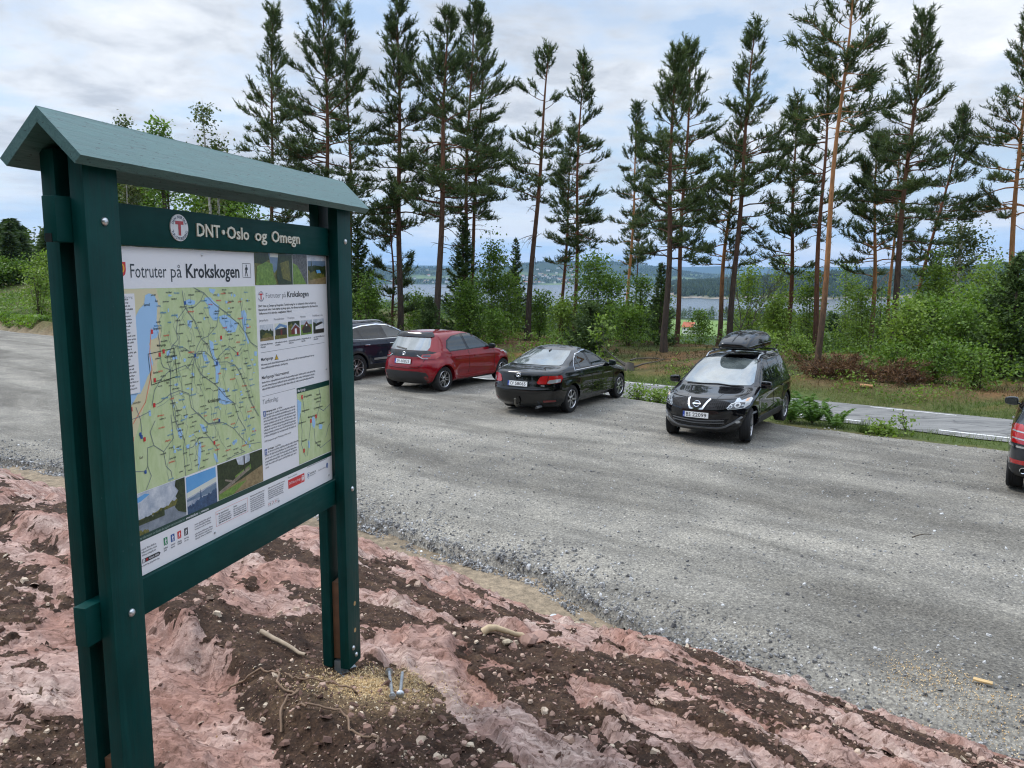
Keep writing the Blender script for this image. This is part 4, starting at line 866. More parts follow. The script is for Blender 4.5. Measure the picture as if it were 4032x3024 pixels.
photo(HX[3][0], .288, HX[3][1], .352, [('green', SQ), ('sky', [(0, 0), (1, 0), (1, .3), (0, .3)]), ('dark', [(.1, .6), (.5, .12), (.9, .6), (.88, .88), (.14, .88)]), ('redw', [(.06, .6), (.5, .06), (.94, .6), (.88, .64), (.5, .18), (.12, .64)]), ('white', [(.44, .3), (.54, .3), (.54, .42), (.44, .42)])])
photo(HX[4][0], .288, HX[4][1], .353, [('sky', SQ), ('dkgreen', ragged(.15, .3, 10, .1, 14, .8, .0, .3)), ('white', [(.2, .45), (.75, .25), (.95, .4), (.95, .72), (.2, .72)]), ('dark', [(.12, .46), (.35, .28), (.78, .2), (.9, .32), (.2, .52)]), ('dark', [(0, .74), (1, .70), (1, 1), (0, 1)])])
photo(-.03, .9905, .0105, 1.030, [('olive', SQ), ('dkgreen', [(0, 0), (1, 0), (1, .35), (0, .4)])])
for u, v in ((.403, .019), (1.27, .017), (1.276, .526), (.398, 1.042), (.833, 1.043), (1.27, 1.038)):
    M = Matrix.Translation((u, Y(1), on(v))) @ Matrix.Rotation(R(90), 4, 'X')
    MB().lathe([(.0052, 0), (.0048, .002), (.003, .0032), (0, .0036)], 14, M).build('screw', M_STEEL, poster, 40)
# ------------------------------------------------------------------ cars
def carpaint(name, col, rough=.25, flake=0.0):
    m, nt, b = newmat(name)
    f = noise(nt, texco(nt), 5, 6, .7)
    c = ramp(nt, f, [(.35, col), (.75, [min(1, x * 1.25 + .0008) for x in col])])
    nt.links.new(c, b.inputs['Base Color']); b.inputs['Roughness'].default_value = rough; b.inputs['Metallic'].default_value = flake
    b.inputs['Specular IOR Level'].default_value = .05; b.inputs['Coat Weight'].default_value = 1.0; b.inputs['Coat Roughness'].default_value = .02; b.inputs['Coat IOR'].default_value = 1.55
    return m
M_PRED = carpaint('paint_dark_red', (.21, .004, .011), .3, .25); M_PBLK = carpaint('paint_black', (.0015, .0017, .0022)); M_PBLK2 = carpaint('paint_black_blue', (.0016, .0018, .003)); M_PNAVY = carpaint('paint_dark_blue', (.012, .016, .030), .3, .3); M_PGREY = carpaint('paint_dark_grey', (.025, .028, .034), .3, .4)
M_TRIM = plain('black_plastic', (.016, .016, .017), .55, var=.25, vs=20); M_GLOSSB = plain('gloss_black', (.006, .006, .007), .08, spec=.6)
M_TYRE = plain('tyre_rubber', (.020, .020, .021), .8, var=.3, vs=30, spec=.3); M_ALLOY = plain('alloy', (.55, .55, .57), .28, .9, var=.1); M_ALLOYD = plain('alloy_dark', (.03, .03, .033), .35, .6); M_CHROME = plain('chrome', (.80, .81, .83), .10, 1.0); M_WELL = plain('wheel_well', (.004, .004, .004), .95)
M_TAIL = plain('tail_lamp_red', (.36, .008, .009), .08, spec=.6, coat=1.0); M_TAILD = plain('tail_lamp_dark_red', (.13, .006, .008), .1, spec=.6, coat=1.0); M_CLEAR = plain('lamp_clear', (.48, .50, .52), .10, .5, spec=.8, coat=1.0); M_LAMPD = plain('lamp_inside', (.07, .075, .085), .15, .7, coat=1.0); M_AMBER = plain('lamp_amber', (.75, .42, .24), .15, coat=1.0)
m, nt, b = newmat('car_glass'); b.inputs['Base Color'].default_value = (.012, .018, .018, 1); b.inputs['Roughness'].default_value = .015; b.inputs['IOR'].default_value = 1.75; b.inputs['Specular IOR Level'].default_value = .6
M_GLASS = m
m, nt, b = newmat('car_glass_privacy'); b.inputs['Base Color'].default_value = (.006, .007, .008, 1); b.inputs['Roughness'].default_value = .015; b.inputs['IOR'].default_value = 1.6; M_GLASSP = m
m, nt, b = newmat('screen_glass'); b.inputs['Base Color'].default_value = (.085, .105, .105, 1); b.inputs['Roughness'].default_value = .02; b.inputs['IOR'].default_value = 2.3; b.inputs['Specular IOR Level'].default_value = .75
nt.links.new(ramp(nt, noise(nt, texco(nt), 3.0, 3, .5), [(.35, (.06, .075, .077)), (.7, (.15, .175, .172))]), b.inputs['Base Color']); M_SCREEN = m
M_PLATE = plain('plate_white', (.78, .78, .78), .35); M_PBLUE = plain('plate_blue', (.015, .06, .35), .35); M_INK = plain('plate_ink', (.01, .01, .012), .4); M_SILVER = plain('silver_trim', (.50, .51, .53), .3, .8); M_GREYTRIM = plain('grey_trim', (.13, .135, .145), .45)

def pchip(t, v, tt):
    h = np.diff(t); d = np.diff(v) / h; n = len(t); m_ = np.zeros(n)
    for i in range(1, n - 1):
        if d[i - 1] * d[i] > 0:
            w1 = 2 * h[i] + h[i - 1]; w2 = h[i] + 2 * h[i - 1]; m_[i] = (w1 + w2) / (w1 / d[i - 1] + w2 / d[i])
    m_[0], m_[-1] = d[0], d[-1]
    k = np.clip(np.searchsorted(t, tt) - 1, 0, n - 2); s = (tt - t[k]) / h[k]
    return (2 * s ** 3 - 3 * s ** 2 + 1) * v[k] + (s ** 3 - 2 * s ** 2 + s) * h[k] * m_[k] + (-2 * s ** 3 + 3 * s ** 2) * v[k + 1] + (s ** 3 - s ** 2) * h[k] * m_[k + 1]

class Car:
    def __init__(s, name, label, paint, levels, axle, rw, track, loc, heading, flare=.02, trim_z=0.0, crease=(), group='cars parked on the gravel', arch=.05, scale=1.0):
        s.paint = paint; s.axle = axle; s.rw = rw; s.track = track
        s.t = thing(name, label, 'car', loc, math.pi / 2 - R(heading), group); s.t.scale = (scale,) * 3
        L = np.array(levels, float); P = L[:, :4] * np.array([1, .35, .35, 1]); t = np.concatenate([[0], np.cumsum(np.sqrt((np.diff(P, axis=0) ** 2).sum(1)))])
        M_ = 84; tt = np.linspace(0, t[-1], M_); A = np.stack([pchip(t, L[:, i], tt) for i in range(8)], 1)
        nf, ns, nr = 24, 30, 24; V = []
        for z, xf, xr, w, Lf, ef, Lr, er in A:
            Lf = min(Lf, (xf - xr) * .48); Lr = min(Lr, (xf - xr) * .48)
            tf = np.linspace(0, np.pi / 2, nf + 1)[:-1]; tr_ = np.linspace(np.pi / 2, 0, nr + 1)[1:]
            x = np.concatenate([xf - Lf * (1 - np.cos(tf) ** (2 / ef)), np.linspace(xf - Lf, xr + Lr, ns + 1), xr + Lr * (1 - np.cos(tr_) ** (2 / er))]); y = np.concatenate([w * np.sin(tf) ** (2 / ef), np.full(ns + 1, w), w * np.sin(tr_) ** (2 / er)])
            y = y * (1 - .045 * (np.abs(x) / 2.2) ** 2.5)
            x = np.concatenate([x, x[-2:0:-1]]); y = np.concatenate([y, -y[-2:0:-1]])
            V.append(np.stack([x, y, np.full(len(x), z)], 1))
        V = np.array(V); n = V.shape[1]
        # flared arches, creases along the flanks
        for ax in (axle, -axle):
            d = np.hypot(V[:, :, 0] - ax, (V[:, :, 2] - rw)); k = np.exp(-((d - rw - .05) / .13) ** 2) * (np.abs(V[:, :, 1]) > .5) * (V[:, :, 2] < 1.02)
            V[:, :, 1] += np.sign(V[:, :, 1]) * flare * k * (1.35 if ax < 0 else 1)
        for x0, x1, z0, z1, wd, dep in crease:
            tx = np.clip((V[:, :, 0] - x0) / (x1 - x0), 0, 1); zc_ = z0 + (z1 - z0) * tx
            k = np.exp(-((V[:, :, 2] - zc_) / wd) ** 2) * sstep(x0 - .05, x0 + .25, V[:, :, 0]) * (1 - sstep(x1 - .25, x1 + .05, V[:, :, 0])) * (np.abs(V[:, :, 1]) > .5)
            V[:, :, 1] += np.sign(V[:, :, 1]) * dep * k
        F = grid_faces(M_, n + 1); i = np.arange(M_ - 1)[:, None] * n; j = np.arange(n)[None, :]
        F = np.stack([i + j, i + (j + 1) % n, i + n + (j + 1) % n, i + n + j], -1).reshape(-1, 4)
        fm = np.where(V.reshape(-1, 3)[F[:, 2], 2] < trim_z, 1, 0)
        me = nmesh('body', V.reshape(-1, 3), F, [paint, M_TRIM, M_WELL], True, fm)
        bm = bmesh.new(); bm.from_mesh(me); bm.verts.ensure_lookup_table()
        for ring, fl in ((range(n), True), (range((M_ - 1) * n, M_ * n), False)):
            vv = [bm.verts[k] for k in ring]; f = bm.faces.new(vv[::-1] if fl else vv); f.smooth = True; f.material_index = 1 if fl else 0
        bmesh.ops.recalc_face_normals(bm, faces=bm.faces); bm.to_mesh(me); bm.free()
        o = put('body', me)
        cut = MB()
        for ax in (axle, -axle):
            for sg in (1, -1):
                M = Matrix.Translation((ax, sg * .95, rw)) @ Matrix.Rotation(R(90), 4, 'X'); cut.lathe([(rw + arch, -.47), (rw + arch, .47)], 40, M)
        co_ = cut.build('cut', [M_WELL]); co_.data.polygons.foreach_set('material_index', [2] * len(co_.data.polygons)); co_.data.materials.clear()
        for q in (paint, M_TRIM, M_WELL): co_.data.materials.append(q)
        md = o.modifiers.new('b', 'BOOLEAN'); md.operation = 'DIFFERENCE'; md.object = co_; md.solver = 'EXACT'
        dg = bpy.context.evaluated_depsgraph_get(); new = bpy.data.meshes.new_from_object(o.evaluated_get(dg)); new.name = 'body'
        bpy.data.objects.remove(o); bpy.data.objects.remove(co_)
        new.shade_smooth(); new.set_sharp_from_angle(angle=R(42))
        s.body = put('body', new, s.t)
        s.bvh = BVHTree.FromPolygons([v.co for v in new.vertices], [tuple(p.vertices) for p in new.polygons])
    RAY = {'L': (lambda a, b: ((a, 3, b), (0, -1, 0))), 'R': (lambda a, b: ((a, -3, b), (0, 1, 0))), 'F': (lambda a, b: ((5, a, b), (-1, 0, 0))), 'B': (lambda a, b: ((-5, a, b), (1, 0, 0))), 'T': (lambda a, b: ((a, b, 4), (0, 0, -1)))}
    def hit(s, k, a, b):
        o, d = s.RAY[k](a, b); o, d = Vector(o), Vector(d); p, n, i, q = s.bvh.ray_cast(o, d)
        if p is None:
            p, n, i, q = s.bvh.find_nearest(o + d * (2.2 if k in 'LR' else 3.0))
        if n.dot(d) > 0: n = -n
        return p, n
    def decal(s, name, poly, k, m, parent=None, off=.004, g=.05, label=None):
        pts = []
        for (a, b), (c, d) in zip(poly, list(poly[1:]) + [poly[0]]):
            n = max(1, int(math.hypot(c - a, d - b) / g)); pts += [(a + (c - a) * i / n, b + (d - b) * i / n) for i in range(n)]
        nb = len(pts); xs = [p[0] for p in pts]; ys = [p[1] for p in pts]
        gx, gy = np.meshgrid(np.arange(min(xs) + g / 2, max(xs), g), np.arange(min(ys) + g / 2, max(ys), g))
        if gx.size:
            d, ins = seg_dist(gx, gy, pts, True); k_ = ins & (d > g * .3); inn = list(zip(gx[k_], gy[k_]))
        else: inn = []
        r = delaunay_2d_cdt([Vector(p) for p in pts + inn], [], [list(range(nb))], 1, 1e-5)
        V = []; Nn = []
        for v in r[0]:
            p, n = s.hit(k, v.x, v.y); V.append(p); Nn.append(n)
        F = [tuple(f) for f in r[2]]; nv = len(V)
        ed = {}
        for f in F:
            for a, b in zip(f, f[1:] + f[:1]): ed[(min(a, b), max(a, b))] = ed.get((min(a, b), max(a, b)), []) + [(a, b)]
        top = [p + n * off for p, n in zip(V, Nn)]; low = [p - n * .004 for p, n in zip(V, Nn)]
        sk = [(l[0][1], l[0][0], l[0][0] + nv, l[0][1] + nv) for l in ed.values() if len(l) == 1]
        mb = MB(); mb.add(top + low, F + sk)
        o = mb.build(name, m, parent or s.body, 50)
        used = set(i for f in o.data.polygons for i in f.vertices)
        bm = bmesh.new(); bm.from_mesh(o.data); bmesh.ops.delete(bm, geom=[v for v in bm.verts if not v.link_faces], context='VERTS'); bm.to_mesh(o.data); bm.free()
        if label: o['label'] = label
        return o
    def strip(s, name, line, wd, k, m, parent=None, off=.0025):
        """a narrow band along a line: seams, mouldings"""
        n = len(line); L = []; Rr = []
        for i, p in enumerate(line):
            a = line[max(i - 1, 0)]; c = line[min(i + 1, n - 1)]; dx, dy = c[0] - a[0], c[1] - a[1]; q = math.hypot(dx, dy); nx, ny = -dy / q * wd / 2, dx / q * wd / 2
            L.append((p[0] + nx, p[1] + ny)); Rr.append((p[0] - nx, p[1] - ny))
        return s.decal(name, L + Rr[::-1], k, m, parent, off, .06)
    def frame(s, k, a, b, off=.0, tilt=True):
        p, n = s.hit(k, a, b); out = {'F': Vector((1, 0, 0)), 'B': Vector((-1, 0, 0)), 'L': Vector((0, 1, 0)), 'R': Vector((0, -1, 0))}[k]
        if tilt: out = Vector((n.x, n.y * .0 if k in 'FB' else n.y, n.z * .6)).normalized()
        right = Vector((0, 0, 1)).cross(out).normalized(); up = out.cross(right)
        M = Matrix((right, up, out)).transposed().to_4x4(); M.translation = p + n * off; return M
    def plate(s, k, z, txt, y=0.0):
        M = s.frame(k, y, z, .006)
        mb = MB(); mb.box((0, 0, .004), (.535, .128, .010), bev=.003); mb.v = [tuple(M @ Vector(v)) for v in mb.v]; fr = mb.build('number_plate', M_TRIM, s.t, 30)
        mb = MB(); mb.box((.02, 0, .0105), (.478, .110, .004)); mb.v = [tuple(M @ Vector(v)) for v in mb.v]; mb.build('plate_face', M_PLATE, fr)
        mb = MB(); mb.box((-.2395, 0, .0105), (.041, .110, .004)); mb.v = [tuple(M @ Vector(v)) for v in mb.v]; mb.build('plate_blue_field', M_PBLUE, fr)
        def tx(st, x0, w, h, yb, z_, m, nm, b=.012):
            V, F = text_geo(st, b); k_ = h / cap_h(); kx = w / (V[:, 0].max() - V[:, 0].min())
            mm_ = MB(); mm_.add([tuple(M @ Vector((x0 + (v[0] - V[:, 0].min()) * kx, yb + v[1] * k_, z_))) for v in V], F)
            me = bpy.data.meshes.new(nm); me.from_pydata(mm_.v, [], mm_.f); me.materials.append(m); put(nm, me, fr)
        a, b_ = txt.split()
        tx(a, -.195, .095, .074, -.037, .0132, M_INK, 'plate_letters'); tx(b_, -.065, .285, .074, -.037, .0132, M_INK, 'plate_digits')
        tx('N', -.2475, .016, .020, -.040, .0132, M_PLATE, 'plate_country_letter', .02)
    def wheels(s, kind, steer=0.0, spokes=5):
        rw = s.rw; rr = rw * .685; wd = .215 if rw < .36 else .27
        mt = MB(); h = wd / 2
        prof = [(rr, -h * .86), (rr + .012, -h * .98), (rw - .05, -h), (rw - .016, -h * .93), (rw, -h * .74)]
        for q in (-.5, -.17, .17, .5): prof += [(rw, h * (q - .05)), (rw - .008, h * (q - .035)), (rw - .008, h * (q + .035)), (rw, h * (q + .05))]
        prof += [(rw, h * .74), (rw - .016, h * .93), (rw - .05, h), (rr + .012, h * .98), (rr, h * .86), (rr - .004, h * .5), (rr - .004, -h * .5)]
        rx = Matrix.Rotation(R(-90), 4, 'X')      # local z -> +y (outer side)
        mt.lathe(prof, 44, rx, closed=True)
        proto = mt.build('wheel', M_TYRE, s.t, 30)
        mr = MB(); mr.lathe([(rr - .002, h * .84), (rr - .010, h * .90), (rr - .018, h * .80), (rr - .02, h * .3), (rr - .04, -h * .6), (rr - .002, -h * .7)], 44, rx, closed=True)
        def spoke(ang, w0, w1, zt=.78, r0=.05, r1=None, skew=0.0):
            r1 = r1 or rr - .014; Mx = rx @ Matrix.Rotation(ang, 4, 'Z')
            pl_ = [(r0, -w0), (r1, -w1 + skew), (r1, w1 + skew), (r0, w0)]
            b = len(mr.v)
            for z0 in (zt - .16, zt):
                for x, y in pl_: mr.v.append(tuple(Mx @ Vector((x, y, h * (z0 - (.10 if x < .1 else 0))))))
            for f in ((0, 1, 2, 3), (7, 6, 5, 4), (0, 4, 5, 1), (1, 5, 6, 2), (2, 6, 7, 3), (3, 7, 4, 0)): mr.f.append(tuple(b + i for i in f))
        for i in range(spokes):
            a = 2 * math.pi * i / spokes + .3
            if kind == 'twin':
                spoke(a - .13, .013, .009, skew=-.03); spoke(a + .13, .013, .009, skew=.03)
            elif kind == 'multi':
                spoke(a, .014, .008, skew=.02); spoke(a + math.pi / spokes, .009, .005, skew=-.025)
            else: spoke(a, .020, .013)
        mr.lathe([(.060, h * .5), (.060, h * .68), (.05, h * .74), (0, h * .75)], 24, rx)
        rim = mr.build('rim', M_ALLOY, proto, 30)
        mdk = MB(); mdk.lathe([(rr - .02, h * .35), (.0, h * .40)], 30, rx); mdk.build('brake_disc', M_WELL, proto)  # black backing disc, shade in the gaps between spokes put in as colour
        mcap = MB(); mcap.lathe([(.030, h * .74), (.028, h * .79), (0, h * .80)], 20, rx); mcap.build('hub_cap', M_ALLOYD, proto)
        first = True
        for ax, sg in ((s.axle, 1), (s.axle, -1), (-s.axle, 1), (-s.axle, -1)):
            o = proto if first else copy_tree(proto, s.t); first = False
            o.location = (ax, sg * (s.track / 2), rw)
            o.rotation_euler = (0, 0, (0 if sg > 0 else math.pi) + (steer if ax > 0 else 0))
    def solid(s, name, mb, m, parent=None, sm=40): return mb.build(name, m, parent or s.body, sm)
    def mirrors(s, x, z, y, m=None, size=(.13, .20, .145)):
        for sg in (1, -1):
            bm = bmesh.new(); bmesh.ops.create_cube(bm, size=1.0); bmesh.ops.subdivide_edges(bm, edges=bm.edges, cuts=3, use_grid_fill=True)
            for v in bm.verts:
                c_ = v.co * 2; c_ = Vector((c_.x * math.sqrt(max(0, 1 - c_.y ** 2 / 2 - c_.z ** 2 / 2 + c_.y ** 2 * c_.z ** 2 / 3)), c_.y * math.sqrt(max(0, 1 - c_.x ** 2 / 2 - c_.z ** 2 / 2 + c_.x ** 2 * c_.z ** 2 / 3)), c_.z * math.sqrt(max(0, 1 - c_.x ** 2 / 2 - c_.y ** 2 / 2 + c_.x ** 2 * c_.y ** 2 / 3))))
                c_ = v.co * 2 * .45 + c_ * .55
                v.co = Vector((c_.x * size[0] / 2 * (.55 if c_.x < 0 else 1.0), c_.y * size[1] / 2, c_.z * size[2] / 2 * (1 - .12 * c_.y * sg)))
            bm.transform(Matrix.Translation((x, sg * (y + size[1] / 2 + .03), z)))
            mb = MB(); mb.bm(bm); mb.box((x + .02, sg * (y + .03), z - .05), (.05, .10, .035), bev=.01)
            o = mb.build('door_mirror', m or s.paint, s.t, 40)
            mg = MB(); mg.box((x - size[0] * .30, sg * (y + size[1] / 2 + .03), z), (.004, size[1] * .8, size[2] * .72)); mg.build('mirror_glass', M_GLASS, o)
    def handles(s, xs, z, m=None):
        for x in xs:
            for k in 'LR':
                M = s.frame(k, x, z, .0); mb = MB(); mb.box((0, 0, .028), (.19, .026, .016), bev=.006); mb.box((-.08, 0, .012), (.025, .022, .03)); mb.box((.08, 0, .012), (.025, .022, .03))
                mb.v = [tuple(M @ Vector(v)) for v in mb.v]; mb.build('door_handle', m or s.paint, s.body, 40)
    def both(s, name, poly, m, **kw): return [s.decal(name, poly, k, m, **kw) for k in 'LR']
    def ring(s, k, a, b, rads, m, name='emblem', th=.005, bar=None, off=.012):
        M = s.frame(k, a, b, off); mb = MB()
        for cx, cy, rx_, ry_ in rads: mb.tube([M @ Vector((cx + rx_ * math.cos(t), cy + ry_ * math.sin(t), 0)) for t in np.linspace(0, 2 * math.pi, 29)], th, 6, False)
        if bar:
            q = MB(); q.box((0, 0, .002), bar, bev=.002); mb.add([tuple(M @ Vector(v)) for v in q.v], q.f)
        return mb.build(name, m, s.t, 60)
TOY = [(0, 0, .060, .041), (0, .012, .036, .028), (0, 0, .021, .041)]
def mir(pts): return list(pts) + [(-a, b) for a, b in reversed(pts)]

# ---- dark red hatchback
LV = [(.20, 1.80, -1.72, .74, .6, 2.6, .5, 2.6), (.30, 1.95, -1.86, .83, .8, 2.4, .55, 2.6), (.45, 2.02, -1.905, .862, .85, 2.4, .55, 2.6), (.60, 2.03, -1.91, .872, .85, 2.4, .55, 2.6), (.72, 2.00, -1.885, .874, .85, 2.4, .55, 2.6), (.80, 1.90, -1.86, .87, .85, 2.4, .58, 2.5), (.88, 1.62, -1.845, .862, .75, 2.4, .6, 2.5), (.95, 1.25, -1.82, .85, .6, 2.4, .6, 2.5), (1.0, .98, -1.80, .835, .42, 2.5, .6, 2.5), (1.06, .86, -1.755, .80, .36, 2.6, .55, 2.6), (1.25, .48, -1.61, .712, .3, 2.8, .45, 2.8), (1.37, .20, -1.52, .645, .28, 2.8, .35, 3), (1.425, .02, -1.50, .59, .3, 2.6, .3, 3), (1.465, -.22, -1.42, .48, .3, 2.4, .3, 2.6), (1.492, -.55, -1.15, .26, .2, 2.2, .2, 2.2), (1.5, -.72, -.92, .06, .05, 2, .05, 2)]
HD = 34.0
def place(ox, oy, ax, heading, ay=0, k=1.0):
    """car origin from the ground point (ox, oy) under axle position ax and lateral ay"""
    h = R(heading); ax *= k; ay *= k; fx, fy = math.sin(h), math.cos(h); lx, ly = -math.cos(h), math.sin(h)
    return (ox - fx * ax - lx * ay, oy - fy * ax - ly * ay, .01)
Yc = Car('red_hatchback', 'dark red hatchback with black roof spoiler and tail panel', M_PRED, LV, 1.28, .312, 1.53, place(-1.86, 20.86, -1.28, 34, -.80, 1.07), 34, scale=1.07, flare=.040, trim_z=.24, crease=[(-1.1, 1.2, .86, .80, .05, .014), (-.9, .9, .42, .36, .09, -.022)])
Yc.both('window_surround', [(-1.06, .985), (-1.13, 1.08), (-1.03, 1.26), (-.78, 1.36), (-.35, 1.40), (-.05, 1.40), (.28, 1.32), (.68, 1.10), (.80, .995)], M_GLOSSB, off=.003)
for pl_ in ([(-1.03, 1.01), (-1.085, 1.08), (-.99, 1.24), (-.76, 1.335), (-.42, 1.375), (-.34, 1.015)], [(-.24, 1.015), (-.32, 1.378), (-.05, 1.378), (.26, 1.30), (.62, 1.10), (.72, 1.02)]): Yc.both('side_window', pl_, M_GLASS, off=.006)
Yc.decal('rear_window', mir([(.60, 1.04), (.625, 1.12), (.575, 1.30), (.54, 1.345)]), 'B', M_SCREEN, Yc.t, off=.006)
Yc.decal('roof_spoiler', mir([(.565, 1.352), (.60, 1.37), (.56, 1.425), (.50, 1.452)]), 'B', M_GLOSSB, Yc.t, off=.03)
Yc.decal('windscreen', mir([(.66, 1.02), (.60, 1.22), (.50, 1.39)]), 'F', M_SCREEN, Yc.t, off=.005)
Yc.decal('tail_panel', mir([(.58, .885), (.75, .93), (.77, .99), (.63, 1.035)]), 'B', M_GLOSSB, Yc.t, off=.006)
for sg in (1, -1):
    tl = Yc.decal('tail_lamp', [(sg * a, b_) for a, b_ in [(.50, .885), (.56, .835), (.80, .845), (.835, .90), (.845, .985), (.80, 1.0), (.72, .955), (.52, .94)]], 'B', M_TAIL, Yc.t, off=.014)
    Yc.decal('lamp_inner', [(sg * a, b_) for a, b_ in [(.54, .895), (.69, .885), (.70, .935), (.55, .925)]], 'B', M_LAMPD, tl, off=.018)
    Yc.strip('lamp_chevron', [(sg * .40, .925), (sg * .56, .845), (sg * .66, .845)], .018, 'B', M_CLEAR, tl, off=.019)
    Yc.decal('bumper_reflector', [(sg * a, b_) for a, b_ in [(.60, .40), (.67, .43), (.72, .30), (.66, .27)]], 'B', M_TAILD, Yc.t, off=.012)
Yc.decal('bumper_insert', mir([(.58, .23), (.68, .30), (.71, .42), (.66, .50), (.45, .53)]), 'B', M_TRIM, Yc.t, off=.008)
Yc.strip('rear_wiper', [(-.02, 1.06), (.12, 1.075), (.34, 1.10)], .028, 'B', M_TRIM, Yc.t, off=.018)
Yc.ring('B', 0, .955, [(a, b_, c * .95, d * .95) for a, b_, c, d in TOY], M_CHROME); Yc.plate('B', .765, 'ZH 60835')
for z in (.655,): Yc.strip('tailgate_crease', [(-.5, z + .02), (-.25, z), (.25, z), (.5, z + .02)], .02, 'B', M_PRED, None, off=.012)
Yc.strip('tailgate_seam', [(-.60, .84), (-.56, .70), (-.46, .60), (.46, .60), (.56, .70), (.60, .84)], .010, 'B', M_WELL)
for x in ([(-.30, 1.0), (-.26, .8), (-.27, .38)], [(-1.02, .98), (-1.0, .80), (-.88, .62)], [(.82, .98), (.86, .8), (.84, .40)]):
    for k in 'LR': Yc.strip('door_seam', x, .009, k, M_WELL)
for k in 'LR': Yc.strip('sill_moulding', [(-.88, .30), (.85, .30)], .055, k, M_PRED, off=.018)
for sg in (1, -1):
    hl = Yc.decal('headlamp', [(sg * a, b_) for a, b_ in [(.46, .70), (.60, .68), (.82, .76), (.86, .84), (.78, .84), (.6, .78)]], 'F', M_CLEAR, Yc.t, off=.010)
Yc.both('headlamp_wrap', [(1.60, .78), (1.42, .83), (1.55, .84), (1.78, .78), (1.88, .71)], M_CLEAR, parent=Yc.t, off=.012)
Yc.handles((-.80, .02), .82); Yc.mirrors(.66, 1.02, .80, M_GLOSSB); Yc.wheels('multi', 0, 5)

# ---- black saloon
LV = [(.20, 2.08, -2.18, .78, .8, 2.6, .5, 2.6), (.32, 2.24, -2.34, .86, .95, 2.4, .6, 2.5), (.50, 2.30, -2.39, .895, 1.0, 2.4, .62, 2.5), (.60, 2.295, -2.395, .903, 1.0, 2.4, .62, 2.5), (.66, 2.28, -2.372, .905, 1.0, 2.4, .62, 2.5), (.74, 2.20, -2.355, .905, 1.0, 2.4, .62, 2.5), (.80, 1.95, -2.34, .902, .9, 2.4, .62, 2.5), (.88, 1.50, -2.325, .896, .75, 2.4, .62, 2.5), (.94, 1.12, -2.315, .887, .55, 2.4, .62, 2.5), (.98, .95, -2.30, .875, .42, 2.5, .62, 2.5), (1.02, .85, -2.24, .855, .38, 2.6, .62, 2.5), (1.055, .77, -2.02, .83, .36, 2.6, .55, 2.6), (1.085, .70, -1.74, .805, .34, 2.6, .45, 2.8), (1.2, .45, -1.38, .74, .32, 2.8, .4, 2.8), (1.31, .20, -1.04, .675, .3, 2.8, .36, 2.8), (1.39, .0, -.80, .61, .3, 2.6, .32, 2.6), (1.44, -.16, -.62, .50, .26, 2.4, .26, 2.4), (1.472, -.30, -.46, .26, .1, 2.2, .1, 2.2), (1.48, -.36, -.40, .06, .02, 2, .02, 2)]
Av = Car('black_saloon', 'black saloon with clear rear lamp corners and a tow ball', M_PBLK, LV, 1.35, .325, 1.56, place(1.36, 17.62, -1.35, 32, -.86, .975), 32, scale=.975, flare=.018, trim_z=.19, crease=[(-1.9, 1.9, .86, .78, .04, .008), (-.95, .95, .36, .30, .05, .018)])
dl = [(-1.20, .99), (-1.13, 1.10), (-.98, 1.225), (-.78, 1.315), (-.45, 1.372), (-.15, 1.38), (.12, 1.32), (.50, 1.15), (.84, .99)]
Av.both('window_chrome', [(-1.225, .978), (-1.15, 1.11), (-.995, 1.24), (-.79, 1.332), (-.45, 1.390), (-.14, 1.398), (.13, 1.338), (.52, 1.165), (.88, .978)], M_CHROME, off=.003)
Av.both('window_surround', dl, M_GLOSSB, off=.0055)
for pl_ in ([(-1.17, 1.0), (-1.11, 1.095), (-.985, 1.205), (-.93, 1.0)], [(-.905, 1.0), (-.955, 1.22), (-.77, 1.302), (-.46, 1.36), (-.39, 1.0)], [(-.29, 1.0), (-.36, 1.362), (-.15, 1.365), (.11, 1.308), (.42, 1.17), (.58, 1.0)], [(.61, 1.0), (.46, 1.15), (.50, 1.14), (.80, 1.0)]): Av.both('side_window', pl_, M_GLASS, off=.008)
Av.decal('rear_window', mir([(.63, 1.103), (.66, 1.13), (.575, 1.30), (.50, 1.385)]), 'B', M_SCREEN, Av.t, off=.006)
Av.decal('windscreen', mir([(.66, 1.0), (.62, 1.2), (.50, 1.37)]), 'F', M_SCREEN, Av.t, off=.005)
for sg in (1, -1):
    k = 'L' if sg > 0 else 'R'
    tl = Av.decal('tail_lamp', [(sg * a, b_) for a, b_ in [(.46, .775), (.52, .90), (.60, .93), (.855, .925), (.872, .86), (.86, .77), (.70, .745), (.50, .745)]], 'B', M_TAIL, Av.t, off=.012)
    Av.decal('lamp_clear_corner', [(sg * a, b_) for a, b_ in [(.655, .76), (.70, .835), (.858, .852), (.858, .78), (.75, .757)]], 'B', M_CLEAR, tl, off=.016)
    Av.decal('lamp_divider', [(sg * a, b_) for a, b_ in [(.655, .75), (.672, .75), (.690, .925), (.672, .925)]], 'B', M_TAILD, tl, off=.017)
    Av.decal('side_lamp', [(-2.02, .83), (-2.0, .90), (-2.06, .925), (-2.22, .925), (-2.22, .79)], k, M_TAIL, Av.t, off=.012)
    Av.decal('bumper_reflector', [(sg * a, b_) for a, b_ in [(.60, .33), (.80, .335), (.80, .38), (.60, .375)]], 'B', M_TAILD, Av.t, off=.008)
    hl = Av.decal('headlamp', [(sg * a, b_) for a, b_ in [(.40, .64), (.60, .62), (.84, .70), (.86, .80), (.7, .77), (.45, .70)]], 'F', M_CLEAR, Av.t, off=.010)
    Av.decal('headlamp_wrap', [(1.88, .70), (1.55, .80), (1.62, .83), (1.85, .79), (1.98, .74)], k, M_CLEAR, Av.t, off=.010)
